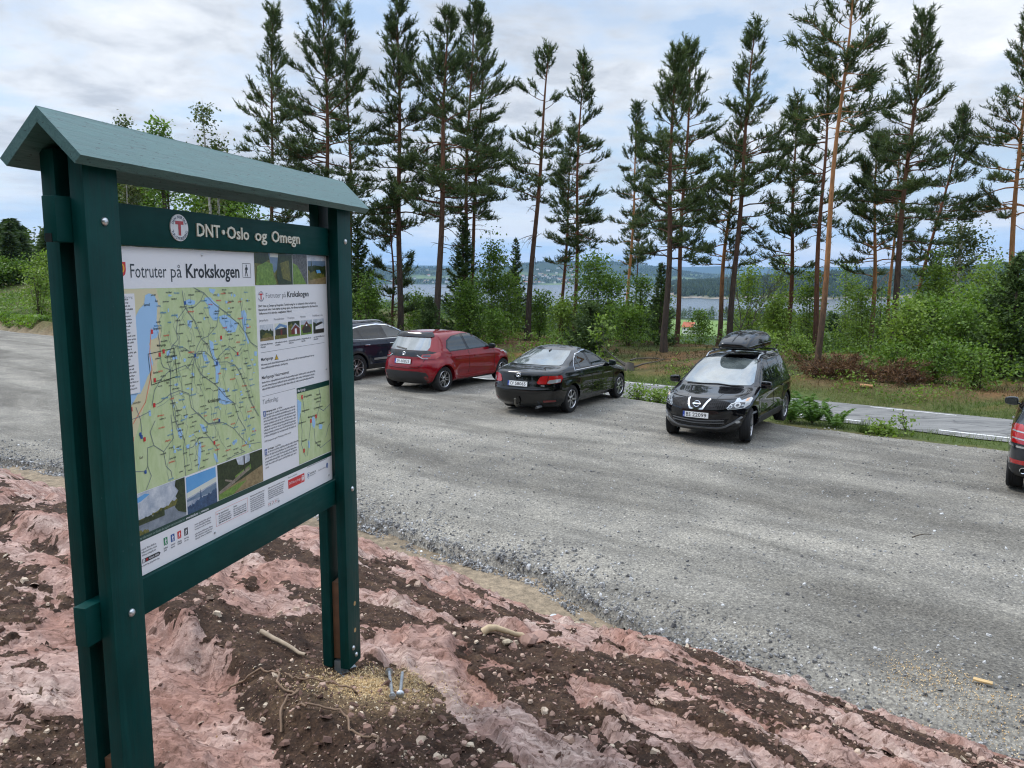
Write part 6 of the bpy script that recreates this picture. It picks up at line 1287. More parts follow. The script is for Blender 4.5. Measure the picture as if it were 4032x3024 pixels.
def pine_mesh(seed, H, crown0, spread, r0, sway=.25, dens=1.0, dead=6, top='round', lean=(0, 0), asym=0.0):
    r = np.random.default_rng(seed); A = Acc(); nz = 16; t = np.linspace(0, 1, nz)
    ph = r.uniform(0, 6.28, 4)
    cx = lean[0] * t + sway * (np.sin(t * 3.1 + ph[0]) - np.sin(ph[0])) * .35 * t + .06 * np.sin(t * 9 + ph[1]); cy = lean[1] * t + sway * (np.sin(t * 2.7 + ph[2]) - np.sin(ph[2])) * .35 * t
    cx[0] = cy[0] = 0
    trunk = np.stack([cx, cy, t * H], 1); rad = r0 * (1 - t) ** .78 * (1 + .35 * np.exp(-t * 30)) + .012
    A.add(*tube_np(np.vstack([[trunk[0] - [0, 0, .4]], trunk]), np.concatenate([[rad[0] * 1.15], rad]), 9))
    def at(h): k = h / H; return np.array([np.interp(k, t, cx), np.interp(k, t, cy), h]), np.interp(k, t, rad)
    TC = []; TD = []; TS = []
    h = crown0 * H; gap = .31
    bias = r.uniform(0, 6.28)
    while h < H - .25:
        k = (h - crown0 * H) / (H * (1 - crown0)); nb = (r.integers(1, 5) if r.uniform() > .18 else 0) if k < .85 else r.integers(3, 5)
        prof = (.70 + .5 * np.sin(min(1, k * 2.4) * 1.5)) * (1 - k) ** .82 + .10
        for i in range(nb):
            if r.uniform() > .90 * dens + .1: continue
            az = r.uniform(0, 6.28); L = spread * prof * r.uniform(.55, 1.18) * (1 + asym * math.cos(az - bias))
            if r.uniform() < .07: L *= 1.35
            p, rr = at(h + r.uniform(-.12, .12)); el = R(r.uniform(-8, 22) + 34 * k)
            d = np.array([math.cos(az) * math.cos(el), math.sin(az) * math.cos(el), math.sin(el)]); nseg = 6; pts = [p]
            for s_ in range(nseg):
                d = d + r.normal(0, .10, 3); d[2] += (-.07 if s_ < 3 and k < .6 else .11); d /= np.linalg.norm(d); pts.append(pts[-1] + d * L / nseg)
            pts = np.array(pts); br = max(.010, min(rr * .42, .012 + .014 * L)); A.add(*tube_np(pts, np.linspace(br, .005, nseg + 1), 5))
            # side twigs with tufts of needles towards the outer half
            nt_ = int(max(4, L * 11.5 * dens)); u = r.uniform(.22 if k < .75 else .05, 1.0, nt_) ** .85
            ix = u * nseg; i0 = np.minimum(ix.astype(int), nseg - 1); fr = (ix - i0)[:, None]
            bp = pts[i0] * (1 - fr) + pts[i0 + 1] * fr; bd = pts[i0 + 1] - pts[i0]; bd /= np.linalg.norm(bd, axis=1)[:, None]
            side = np.cross(bd, [0, 0, 1.0]); side /= np.linalg.norm(side, axis=1)[:, None] + 1e-9
            td = bd * r.uniform(.3, 1, (nt_, 1)) + side * r.uniform(-1, 1, (nt_, 1)) + np.array([0, 0, 1]) * r.uniform(-.1, .7, (nt_, 1)); td /= np.linalg.norm(td, axis=1)[:, None]
            tl = r.uniform(.12, .50, nt_) * (1.2 - .4 * u) * (1 + .15 * L)
            e = bp + td * tl[:, None]
            for q in range(0, nt_, 2): A.add(*tube_np(np.array([bp[q], bp[q] * .5 + e[q] * .5 + [0, 0, .01], e[q]]), [.006, .005, .003], 3))
            TC.append(e); TD.append(td + np.array([0, 0, .45])); TS.append(np.full(nt_, 1.0))
            TC.append(bp + td * (tl * .5)[:, None]); TD.append(td + np.array([0, 0, .45])); TS.append(np.full(nt_, .8))
            TC.append(pts[-1:]); TD.append(bd[-1:] + [0, 0, .5]); TS.append(np.ones(1))
        h += gap * r.uniform(.75, 1.35) * (1 - .35 * k)
    tp = trunk[-1]; TC.append(np.array([tp, tp - [0, 0, .2], tp - [0, 0, .45]])); TD.append(np.array([[0, 0, 1.], [.2, 0, 1], [-.2, .1, 1]])); TS.append(np.array([1.2, 1, 1]))
    for i in range(dead):      # bare snags below the crown
        hh = r.uniform(.22, crown0 + .05) * H; p, rr = at(hh); az = r.uniform(0, 6.28); L = r.uniform(.4, 1.7) * (.4 if hh < .3 * H else 1); d = np.array([math.cos(az), math.sin(az), r.uniform(-.25, .25)]); pts = [p]
        for s_ in range(6): d = d + r.normal(0, .16, 3); d[2] -= .05; d /= np.linalg.norm(d); pts.append(pts[-1] + d * L / 6)
        A.add(*tube_np(np.array(pts), np.linspace(.020, .005, 7), 4))
        for q in (2, 3, 4):
            d2 = d + r.normal(0, .6, 3); d2 /= np.linalg.norm(d2); A.add(*tube_np(np.array([pts[q], pts[q] + d2 * L * .14, pts[q] + d2 * L * .25 + [0, 0, -.03]]), [.008, .006, .003], 3))
    TC = np.concatenate(TC); TD = np.concatenate(TD); TS = np.concatenate(TS)
    nb = 14; C = np.repeat(TC, nb, 0); D = np.repeat(TD / np.linalg.norm(TD, axis=1)[:, None], nb, 0) + r.normal(0, .62, (len(TC) * nb, 3)); S = np.repeat(TS, nb)
    along = r.uniform(-.10, .10, len(C))[:, None] * np.repeat(TD, nb, 0)
    V, F = blades(C + along, D, S * r.uniform(.12, .25, len(C)), r.uniform(.022, .042, len(C)), r)
    tone = np.repeat(np.repeat(r.uniform(0, 1, len(TC)), nb), 3)
    return A.get(), (V, F, tone)
def tree_obj(name, label, cat, loc, tr, fo, mb, mf, group=None, rz=0.0, crown='crown', trunk='trunk', scale=1.0):
    t = thing(name, label, cat, loc, rz, group); t.scale = (scale,) * 3
    if tr is not None: put(trunk, tr if isinstance(tr, bpy.types.Mesh) else nmesh(trunk, *tr, mb, True), t)
    if fo is not None:
        if isinstance(fo, bpy.types.Mesh): me = fo
        else: me = nmesh(crown, fo[0], fo[1], mf); vattr(me, 'tone', fo[2])
        put(crown, me, t)
    return t
def gz(x, y): return float(ground_z(np.array([float(x)]), np.array([float(y)]))[0])
# ---- tall pines, one by one: x, y, height above the road level, lean, trunk radius, bare share, crown radius, bark, dead snags, label
PINES = [(-13.94, 45, 18.4, .68, .115, .30, 2.1, M_BARK, 4, 'tall pine rising behind the notice board roof, leftmost of the tall pines', .0),
 (-8.94, 38, 16.8, .05, .137, .36, 2.8, M_BARK, 4, 'broad-crowned tall pine whose trunk drops behind the middle of the board roof', .2),
 (-9.44, 46, 18.8, .14, .095, .34, 1.9, M_BARK, 4, 'slim tall pine crowding the broad pine behind the board, its trunk just right of it', .0),
 (-5.50, 38, 16.6, .34, .147, .30, 2.1, M_BARK, 6, 'tall dark pine standing right behind the dark blue car bonnet', .1),
 (-3.47, 36, 15.2, .42, .157, .40, 2.5, M_BARK, 10, 'thick-trunked tall pine behind the red hatchback, bare below with dead twigs', .1),
 (-2.59, 42, 17.7, .40, .116, .36, 2.3, M_BARK, 5, 'tall pine rising out of the leafy thicket, left one of a close pair', .0),
 (-2.47, 44, 17.3, .89, .110, .40, 2.0, M_BARKR, 5, 'tall pine leaning slightly right, second of the close pair in the leafy thicket', .1),
 (.79, 40, 15.0, .86, .146, .48, 1.75, M_BARK, 16, 'tall pine with bare dead curling branches along its lower trunk', .3),
 (3.00, 48, 12.8, .40, .105, .34, 1.5, M_BARKR, 12, 'shorter reddish pine between two taller ones, dead twigs low on the trunk', .0),
 (3.50, 44, 15.7, .24, .107, .34, 1.75, M_BARKR, 3, 'slim pointed pine with red trunk behind the black saloon', .0),
 (8.01, 55, 15.6, .44, .113, .34, 1.5, M_BARKO, 3, 'thin-crowned pine with orange trunk at the gap left of the dense pair', .0),
 (9.14, 58, 8.6, .07, .060, .42, 1.2, M_BARK, 2, 'small thin pine with a tufted crown, low between taller pines', .0),
 (6.43, 33, 12.9, .20, .133, .32, 1.85, M_BARK, 9, 'dark scaly pine on the mossy bank, left trunk of the dense pair', .0),
 (8.20, 39, 14.9, .22, .115, .34, 1.9, M_BARKR, 5, 'reddish pine close behind the dark scaly one, right trunk of the dense pair', .0),
 (10.84, 41, 11.1, .32, .126, .40, 1.8, M_BARKO, 3, 'orange-trunked pine with low crown just left of a grey-trunked neighbour', .1),
 (10.62, 38, 15.4, .38, .139, .36, 2.1, M_BARK, 7, 'grey-trunked tall pine standing behind the roof box', .2),
 (14.85, 42, 13.0, -.11, .124, .32, 1.9, M_BARKR, 4, 'straight dark pine to the right of the roof box', .1),
 (14.74, 38, 13.6, -.29, .127, .45, 1.7, M_BARKR, 7, 'dark pine directly left of the bright orange trunk', .0),
 (9.62, 24.5, 12.6, .15, .091, .60, 1.75, M_BARKO, 2, 'tall pine with a bright orange bare trunk close to the road', .2),
 (18.50, 40, 11.0, -.33, .118, .28, 2.2, M_BARKO, 3, 'pine with low sweeping branches and an orange lower trunk', .2),
 (17.51, 36, 15.3, .23, .148, .36, 2.1, M_BARK, 6, 'tall pointed pine with a grey-brown trunk, tallest on the right side', .1),
 (20.24, 42, 10.5, -.20, .100, .50, 1.4, M_BARKO, 2, 'thin orange trunk almost hidden behind the tallest pine on the right side', .0),
 (22.04, 44, 13.0, 2.35, .115, .30, 1.8, M_BARKR, 5, 'slanting pine that leans clearly to the right', .2),
 (26.78, 42, 17.0, -.89, .170, .42, 2.9, M_BARKO, 3, 'massive pine with thick orange trunk at the right edge of the view', .2)]
for i, (x, y, H, lean, r0, c0, sp, bk, dead, lab, asy) in enumerate(PINES):
    z = gz(x, y) - .05; Hh = H - .45 + (-.3 - z)
    tr, fo = pine_mesh(100 + i, Hh, c0 if Hh < H + 1 else 1 - (1 - c0) * H / Hh, sp, r0, sway=.3, dens=1.0, dead=dead, lean=(lean, random.uniform(-.4, .4)), asym=asy)
    tree_obj('pine_tree', lab, 'pine tree', (x, y, z), tr, fo, bk, M_NEEDLE, 'tall pines along the forest edge')

def spruce_mesh(seed, H, w, base=.04, dens=1.0):
    r = np.random.default_rng(seed); A = Acc(); t = np.linspace(0, 1, 8)
    A.add(*tube_np(np.stack([t * 0, t * 0, t * H - .3 * (1 - t)], 1), .018 * H * (1 - t) ** .8 + .006, 7)); C = []; D = []; L = []
    h = base * H
    while h < H - .1:
        k = h / H; nb = r.integers(5, 8)
        for i in range(nb):
            az = r.uniform(0, 6.28); Lb = w * (1 - k) ** .82 * r.uniform(.75, 1.15) + .06; m_ = 7; u = np.linspace(0, 1, m_)
            el = .15 + .5 * k; zz = h + Lb * (u * el - .38 * (1 - k) * np.sin(u * 2.2) + .25 * u ** 3)
            P_ = np.stack([np.cos(az) * Lb * u, np.sin(az) * Lb * u, zz], 1); A.add(*tube_np(P_, np.linspace(.012, .003, m_), 3))
            n = int(max(8, 75 * Lb * dens)); uu = r.uniform(.12, 1, n); Q = np.stack([np.interp(uu, u, P_[:, j]) for j in range(3)], 1)
            sd = r.choice([-1, 1], n); d = np.stack([np.cos(az) * .75 - sd * np.sin(az), np.sin(az) * .75 + sd * np.cos(az), r.uniform(-.45, .15, n)], 1)
            C.append(Q); D.append(d); L.append(r.uniform(.10, .26, n) * (1.15 - .5 * uu) * (.6 + .5 * min(1, Lb)))
        h += .20 * r.uniform(.8, 1.3) * (1 - .4 * k) * (1 if H > 3 else .7)
    C.append(np.tile([[0, 0, H - .15]], (14, 1)) + r.normal(0, .03, (14, 3))); D.append(r.normal(0, .5, (14, 3)) + [0, 0, 1.2]); L.append(np.full(14, .16))
    C = np.concatenate(C); D = np.concatenate(D); L = np.concatenate(L)
    V, F = blades(C, D, L, L * .30 + .012, r, .15); C2 = C + r.normal(0, .03, C.shape); V2, F2 = blades(C2, D + r.normal(0, .6, D.shape), L * .7, L * .22 + .01, r, .2)
    V = np.concatenate([V, V2]); F = np.concatenate([F, F2 + len(F) * 3]); return A.get(), (V, F, np.repeat(r.uniform(0, 1, len(V) // 3), 3))
for i, (x, y, H, w_, lab) in enumerate([(-7.42, 38, 5.6, 1.15, 'slim young spruce just right of the notice board post'), (-2.56, 41, 6.2, 1.35, 'pointed spruce with drooping twigs in the thicket behind the red hatchback'), (3.19, 32, 2.1, 1.35, 'low wide bright spruce sapling behind the black saloon roof'), (16.04, 25, 3.7, 1.5, 'dark spruce at the right edge of the road, behind the dark grey car'), (-3.7, 35, 2.3, .8, 'yellowish spruce sapling in front of the thicket behind the red hatchback'), (6.9, 36.5, 3.6, .75, 'thin drooping spruce behind the trunk of the dark scaly pine'), (.2, 46, 5.2, .9, 'dark spruce poking up behind the leafy thicket, right of its pair of pines')]):
    z = gz(x, y); tr, fo = spruce_mesh(300 + i, H + (.3 if H > 3 else 0) + max(0, -.3 - z), w_); tree_obj('spruce_tree', lab, 'spruce tree', (x, y, z), tr, fo, M_STEM, M_SPRUCE, 'spruces at the forest edge')
# a small pine in front of the dark pine
z = gz(-6.08, 40); tr, fo = pine_mesh(160, 7.3 - .3 - z, .12, 1.35, .065, .1, 1.2, 0); tree_obj('pine_tree', 'small young pine with open crown beside the tall dark pine, right of the board', 'pine tree', (-6.08, 40, z), tr, fo, M_BARKR, M_NEEDLE, 'young pines')

def shrub_mesh(seed, H, W, nl, ls, base=.08, shape='egg', ncl=None, stems=5, sr=.02, open_=1.0):
    r = np.random.default_rng(seed); A = Acc(); CP = []; n_c = ncl or int(34 + nl / 70)
    lob = [(r.uniform(0, 6.28), r.uniform(.25, .9), r.uniform(.5, 1.0)) for _ in range(6)]
    tops = []
    for s_ in range(stems):
        az = r.uniform(0, 6.28); rr = W / 2 * r.uniform(0, .55); hh = H * r.uniform(.72, 1.0) if s_ else H
        if s_ == 0: rr *= .3
        u = np.linspace(0, 1, 7); P_ = np.stack([np.cos(az) * rr * u ** .8 + .05 * np.sin(u * 5 + s_), np.sin(az) * rr * u ** .8, hh * u * .97], 1); tops.append(P_); A.add(*tube_np(P_, sr * (1 - u) ** .7 * (hh / H) + .004, 5))
    for c in range(n_c):
        P_ = tops[r.integers(0, len(tops))]; u = base + (1 - base) * r.uniform(0, 1) ** .8; p = np.array([np.interp(u, np.linspace(0, 1, 7), P_[:, j]) for j in range(3)])
        if shape == 'egg': prof = math.sin(min(1, max(.0, u * .94 + .10)) * math.pi) ** .65
        elif shape == 'cone': prof = (1 - u) ** .7 + .12
        else: prof = .5 + .5 * u
        az = r.uniform(0, 6.28); k = 1.0
        for a, b_, d in lob: k += .35 * d * math.exp(-(((az - a + 3.14) % 6.28 - 3.14) / .6) ** 2 - ((u - b_) / .22) ** 2) - .05
        L = W / 2 * prof * k * r.uniform(.35, 1.0) * .85
        e = p + np.array([math.cos(az) * L, math.sin(az) * L, L * r.uniform(.05, .5)]); e[2] = min(e[2], H * 1.02)
        A.add(*tube_np(np.array([p, p * .5 + e * .5 + [0, 0, .05 * L], e]), [.008, .006, .003], 3)); CP.append((e, .12 + .16 * W / 2 * r.uniform(.5, 1)))
        CP.append((p * .45 + e * .55, .10 + .13 * W / 2))
    per = max(4, nl // len(CP)); C = []; T = []
    for e, s_ in CP:
        m_ = int(per * r.uniform(.5, 1.5)); q = r.normal(0, 1, (m_, 3)) * s_ * np.array([1, 1, .6]); C.append(e + q); T.append(np.full(m_, r.uniform(.1, .9)))
    C = np.concatenate(C); T = np.concatenate(T); C[:, 2] = np.maximum(C[:, 2], .03); V, F = leaves(C, ls * r.uniform(.6, 1.25, len(C)), r)
    return A.get(), (V, F, np.repeat(np.clip(T + r.normal(0, .16, len(T)), 0, 1), 4))
SH = [(-6.48, 36, 3.4, 2.2, M_LEAF, 2600, .07, 'dark leafy shrub rising behind the dark blue car'), (-5.1, 42, 2.4, 2.3, M_LEAF, 2300, .07, 'rounded green bush between the two thick pine trunks behind the red hatchback'), (-4.4, 39.5, 1.6, 1.6, M_LEAFL, 1500, .06, 'low bright bush at the foot of the thick pine behind the red hatchback'),
 (-1.03, 42, 5.7, 2.7, M_LEAF, 3800, .075, 'tall leafy young birch, highest of the thicket right of the pine pair'), (-2.1, 37, 3.3, 2.7, M_LEAF, 3600, .07, 'dense green shrub at the left of the thicket, behind the red roof'), (-.05, 43, 3.6, 2.7, M_LEAF, 3000, .07, 'bushy young tree to the right of the leafy thicket'), (-.9, 36, 1.7, 2.4, M_LEAF, 2200, .065, 'low shrub in front of the leafy thicket, above the red bonnet'),
 (1.41, 41, 2.6, 2.1, M_LEAF, 2200, .07, 'green bush at the foot of the pine with dead curling branches'), (2.43, 38, 2.3, 1.8, M_LEAFL, 2000, .065, 'light green bush left of the big bush behind the black saloon'), (4.18, 39, 4.2, 4.2, M_LEAF, 5200, .075, 'big rounded leafy bush behind the black saloon'), (5.3, 35.5, 2.2, 2.4, M_LEAF, 2400, .065, 'low dense bush right of the big rounded one'), (6.7, 41, 3.4, 2.4, M_LEAF, 2600, .07, 'narrow leafy bush left of the dense pair of pines'), (8.39, 44, 2.6, 1.9, M_LEAF, 1900, .07, 'small bush seen between the dense pair of trunks'),
 (10.88, 45, 1.6, 1.9, M_LEAF, 1600, .07, 'dark low bush left of the roof box, in front of the field'), (13.25, 44, 4.3, 3.4, M_LEAFL, 3600, .075, 'bright green spreading sapling right behind the roof box'), (15.72, 46, 4.9, 3.0, M_LEAFL, 3400, .075, 'bright green young tree between the roof box and the orange trunk'), (16.12, 42.5, 4.0, 2.6, M_LEAFL, 2800, .075, 'light green sapling directly left of the bright orange trunk'), (12.2, 36, 2.5, 2.2, M_LEAFL, 2400, .07, 'low light green bush right of the roof box'),
 (20.52, 48, 4.9, 2.8, M_LEAFL, 2600, .08, 'pale green sapling right of the bright orange trunk, farther down the slope'), (16.9, 38, 3.0, 2.3, M_LEAFL, 2400, .07, 'leafy bush between the orange trunk and the low-branched pine'), (19.78, 42, 3.3, 2.2, M_LEAF, 2200, .07, 'green bush at the foot of the low-branched pine'), (19.48, 36, 4.8, 3.2, M_LEAFL, 4200, .075, 'yellow-green young tree under the slanting pine'),
 (14.63, 28, 2.7, 2.5, M_LEAF, 4000, .06, 'dense broad-leaved bush by the road below the slanting pine'), (15.6, 27, 2.6, 2.5, M_LEAF, 4000, .06, 'dense dark bush right of the slanting pine, beyond the road'), (15.7, 24.8, 2.3, 2.0, M_LEAF, 3000, .055, 'roadside bush next to the dark spruce'), (12.35, 25, 1.3, 1.5, M_LEAF, 1700, .05, 'small roadside bush right of the brown dead branches'), (12.9, 23.8, 1.45, 1.6, M_LEAF, 2000, .05, 'low leafy bush at the far road edge, middle of three'), (13.4, 22.2, 1.4, 1.4, M_LEAF, 1800, .05, 'low leafy bush at the far road edge, nearest the dark grey car'), (11.0, 30, 1.0, 1.4, M_LEAFL, 1300, .05, 'small light bush behind the black crossover'), (18.0, 31, 3.0, 2.8, M_LEAF, 3600, .065, 'tall dense bush left of the dark spruce, back row'), (21.5, 33, 3.4, 3.0, M_LEAF, 3400, .07, 'tall dense bush behind the dark spruce'), (13.3, 26.6, 2.5, 2.4, M_LEAFL, 3200, .06, 'light bush by the road between the brown heaps and the dense bushes'), (17.2, 27.5, 3.3, 2.6, M_LEAF, 3600, .06, 'tall roadside bush left of the dark spruce, front row'), (22.5, 37, 4.6, 3.2, M_LEAFL, 3400, .075, 'tall pale bush behind the slanting pine, right of it'), (8.9, 27.5, 1.3, 1.6, M_LEAFL, 1700, .05, 'small light bush left of the bright orange trunk'), (-9.5, 36, 3.0, 2.6, M_LEAF, 2800, .07, 'bush hidden mostly by the right post of the board')]
for i, (x, y, H, W_, mt, nl, ls, lab) in enumerate(SH):
    z = gz(x, y) - .03; tr, fo = shrub_mesh(500 + i, H + max(0, -.2 - z) * .8, W_, nl, ls, base=.03 if H < 3 else .1, stems=6 if H < 3.5 else 4, sr=.02)
    tree_obj('leafy_shrub', lab, 'shrub', (x, y, z), tr, fo, M_STEM, mt, 'leafy shrubs along the forest edge', crown='foliage', trunk='stems')
# saplings with few leaves
for x, y, H, W_, nl, lab in ((3.3, 28, 1.9, 1.1, 260, 'thin sapling with few big leaves behind the black saloon bonnet'), (8.45, 16.55, .55, .4, 130, 'tiny rowan seedling at the gravel edge left of the dark grey car')):
    z = gz(x, y); tr, fo = shrub_mesh(int(700 + H * 10), H, W_, nl, .075 if H > 1 else .04, stems=2, ncl=16, sr=.012); tree_obj('sapling', lab, 'sapling', (x, y, z), tr, fo, M_TWIG, M_LEAFL, None, crown='foliage', trunk='stems')
# big aspen, birches and broad trees
for i, (x, y, top, W_, nl, mt, ls, lab) in enumerate([(25.95, 46, 7.5, 5.6, 4600, M_LEAFB, .10, 'big pale airy aspen behind the slanting pine'), (-26.5, 55, 14.0, 3.4, 2600, M_LEAFB, .11, 'thin birch top above the left half of the board roof'), (-22.5, 52, 13.4, 4.2, 3400, M_LEAF, .12, 'darker leafy treetop above the board roof, middle of three'), (-18.1, 48, 13.9, 3.4, 2900, M_LEAFB, .10, 'pale drooping birch above the board roof, nearest the pines'), (-29.5, 62, 12.0, 8.5, 13000, M_LEAF, .15, 'dark broad tree seen through the gap under the board roof, left end'), (-22.5, 61, 11.6, 9.0, 14000, M_LEAF, .15, 'dark broad tree seen through the gap under the board roof, right end'), (-41.8, 72, 5.2, 5.0, 5200, M_LEAFL, .13, 'bright rounded tree left of the board, in front of dark conifers'), (-55, 84, 4.6, 8, 5200, M_LEAF, .15, 'darker rounded tree at the left edge of the view'), (-34.5, 57, 4.0, 3.0, 1500, M_LEAFL, .1, 'light young sapling on the grass left of the board')]):
    z = gz(x, y) - .05; H = top - z if i < 8 else top; tr, fo = shrub_mesh(800 + i, H, W_, nl, ls, base=.28 if i in (0, 4, 5) else (.45 if i in (1, 2, 3) else .12), stems=3 if i in (0, 1, 2, 3) else 6, sr=.011 * H, ncl=80 if nl < 9000 else 210)
    tree_obj('broadleaf_tree', lab, 'tree', (x, y, z), tr, fo, M_BIRCH if i in (0, 1, 3) else M_STEM, mt, 'broad-leaved trees')
# bare dead tree
r = np.random.default_rng(55); A = Acc()
def grow(p, d, L, rad, lv):
    pts = [p]
    for s_ in range(5): d = d + r.normal(0, .09, 3) + [0, 0, .05]; d = d / np.linalg.norm(d); pts.append(pts[-1] + d * L / 5)
    A.add(*tube_np(np.array(pts), np.linspace(rad, rad * .45, 6), 5 if lv < 2 else 3))
    if lv < 4:
        for k in range(r.integers(3, 5)):
            i = r.integers(2, 6); d2 = d + r.normal(0, .42, 3); d2[2] = abs(d2[2]) * .8 + .3; grow(pts[i], d2 / np.linalg.norm(d2), L * r.uniform(.45, .75), rad * .5, lv + 1)
zb = gz(12.3, 42); 
for dx in (-.35, .1, .5): grow(np.array([dx * .3, 0, 0]), np.array([dx * .5, 0, 1.0]), 2.6, .045, 0)
tree_obj('bare_tree', 'leafless dead shrub with fan of bare twigs behind the grey-trunked pine', 'dead tree', (12.3, 42, zb), A.get(), None, M_TWIG, None, None, trunk='branches')

# brown heaps of dry cut branches, a log, stumps and sticks on the forest floor
def brush(seed, w_, h_):
    r = np.random.default_rng(seed); A = Acc(); C = []; D = []
    for k in range(60):
        p = np.array([r.normal(0, w_ * .3), r.normal(0, .35), r.uniform(0, h_ * .5)]); d = np.array([r.normal(0, 1), r.normal(0, .7), r.uniform(-.1, .7)]); d /= np.linalg.norm(d); L = r.uniform(.4, 1.0)
        P_ = np.array([p, p + d * L * .5 + [0, 0, .06], p + d * L]); P_[:, 2] = np.clip(P_[:, 2], 0, h_); A.add(*tube_np(P_, [.010, .007, .003], 4)); u = r.uniform(.2, 1, 55)[:, None]; C.append(p + d * L * u + r.normal(0, .05, (55, 3))); D.append(np.tile(d, (55, 1)) + r.normal(0, .7, (55, 3)))
    C = np.concatenate(C); C[:, 2] = np.clip(C[:, 2], .01, h_); D = np.concatenate(D); V, F = blades(C, D, r.uniform(.08, .2, len(C)), np.full(len(C), .03), r); return A.get(), (V, F, np.repeat(r.uniform(0, 1, len(C)), 3))
for i, (x, y, w_, h_, lab) in enumerate([(10.0, 24.1, 1.0, .7, 'heap of rusty brown dead branches beside the bright orange trunk'), (11.7, 23.6, .8, .7, 'second heap of rusty brown dead branches, farther right along the road')]):
    tr, fo = brush(900 + i, w_, h_); tree_obj('brush_pile', lab, 'brush pile', (x, y, gz(x, y)), tr, fo, M_STEM, M_BROWN, 'heaps of dead branches', crown='dry_needles', trunk='branches')
M_CUT = plain('cut_wood', (.50, .26, .12), .8, var=.25, vs=20)
mb = MB(); mb.tube([(10.15, 22.55, gz(10.15, 22.55) + .05), (10.45, 22.38, gz(10.45, 22.38) + .06)], [.05, .045], 12); tag(mb.build('cut_log', M_CUT, None, 40), 'short pale orange cut log lying on the far road verge', 'log')
for x, y, lab in ((4.1, 27.2, 'grey uprooted stump with dead roots behind the black saloon bonnet'), (9.6, 31.0, 'low weathered stump on the mossy bank left of the roof box')):
    r = np.random.default_rng(int(x * 10)); A = Acc(); z = gz(x, y)
    A.add(*tube_np(np.array([[0, 0, -.1], [.02, 0, .12], [.05, 0, .28]]), [.22, .17, .13], 9))
    for k in range(10):
        d = np.array([r.normal(0, 1), r.normal(0, .5), r.uniform(-.05, .35)]); d /= np.linalg.norm(d); L = r.uniform(.5, 1.5); pts = [np.array([0, 0, .1])]
        for s_ in range(5): d = d + r.normal(0, .18, 3); d[2] -= .06; pts.append(pts[-1] + d / np.linalg.norm(d) * L / 5)
        P_ = np.array(pts); P_[:, 2] = np.maximum(P_[:, 2], .02); A.add(*tube_np(P_, np.linspace(.045, .01, 6), 5))
    me = nmesh('tree_stump', *A.get(), M_TWIG, True); tag(put('tree_stump', me, None, (x, y, z)), lab, 'stump')
for x0, y0, x1, y1, lab in ((4.6, 30.2, 6.4, 31.3, 'long dead branch lying on the moss left of the dark scaly pine'), (8.3, 30.2, 9.8, 29.4, 'thin dead stick lying on the brown bank left of the roof box')):
    A = Acc(); t = np.linspace(0, 1, 8); X = x0 + (x1 - x0) * t; Y_ = y0 + (y1 - y0) * t + .06 * np.sin(t * 7); A.add(*tube_np(np.stack([X, Y_, ground_z(X, Y_) + .05 + .05 * np.sin(t * 4)], 1), np.linspace(.035, .012, 8), 6)); me = nmesh('dead_branch', *A.get(), M_TWIG, True); tag(put('dead_branch', me), lab, 'branch')

# ferns and weeds at the gravel edge
def fern_mesh(seed, n, L0):
    r = np.random.default_rng(seed); A = Acc(); C = []; D = []; LL = []
    for k in range(n):
        az = 6.28 * k / n + r.uniform(-.4, .4); L = L0 * r.uniform(.7, 1.15); u = np.linspace(0, 1, 9); el = r.uniform(.9, 1.3); hx = L * (u * .85) * r.uniform(.5, .9); hz = L * (np.sin(u * el * 1.35) * .62)
        P_ = np.stack([np.cos(az) * hx, np.sin(az) * hx, hz], 1); A.add(*tube_np(P_, np.linspace(.006, .002, 9), 3)); m_ = 46; uu = np.linspace(.12, 1, m_); Q = np.stack([np.interp(uu, u, P_[:, j]) for j in range(3)], 1); sd = np.where(np.arange(m_) % 2, 1, -1)
        d = np.stack([-sd * np.sin(az) + .35 * np.cos(az), sd * np.cos(az) + .35 * np.sin(az), r.uniform(-.15, .15, m_)], 1); C.append(Q); D.append(d); LL.append(L * .24 * (1 - uu) ** .6 * np.minimum(1, uu * 5) + .012)
    C = np.concatenate(C); D = np.concatenate(D); LL = np.concatenate(LL); V, F = blades(C, D, LL, LL * .30 + .008, r, .12); return A.get(), (V, F, np.repeat(r.uniform(.2, .9, len(C)), 3))
for i, (x, y, n, L, lab) in enumerate([(7.0, 17.9, 13, 1.0, 'big clump of fern at the gravel edge right of the black crossover'), (7.35, 17.45, 9, .75, 'fern clump leaning right, beside the biggest fern'), (6.55, 18.05, 9, .8, 'fern partly behind the rear wheel of the black crossover')]):
    tr, fo = fern_mesh(950 + i, n, L); tree_obj('fern', lab, 'fern', (x, y, gz(x, y)), tr, fo, M_STEM, M_FERN, 'ferns along the gravel edge', crown='fronds', trunk='stalks')
for i, (x, y, H, W_, lab) in enumerate([(3.45, 21.2, .45, .75, 'green weeds at the gravel edge beside the black saloon front wheel'), (3.95, 20.7, .4, .7, 'green weeds at the gravel edge between the saloon and the crossover'), (4.3, 20.2, .5, .5, 'taller weeds just left of the black crossover'), (8.1, 16.7, .22, .6, 'low yellow-green weed patch at the gravel edge, left of the seedling')]):
    tr, fo = shrub_mesh(970 + i, H, W_, 420, .045, stems=7, ncl=26, sr=.006); tree_obj('weed', lab, 'weed', (x, y, gz(x, y)), tr, fo, M_STEM, M_LEAFL, 'weeds along the gravel edge', crown='foliage', trunk='stems')
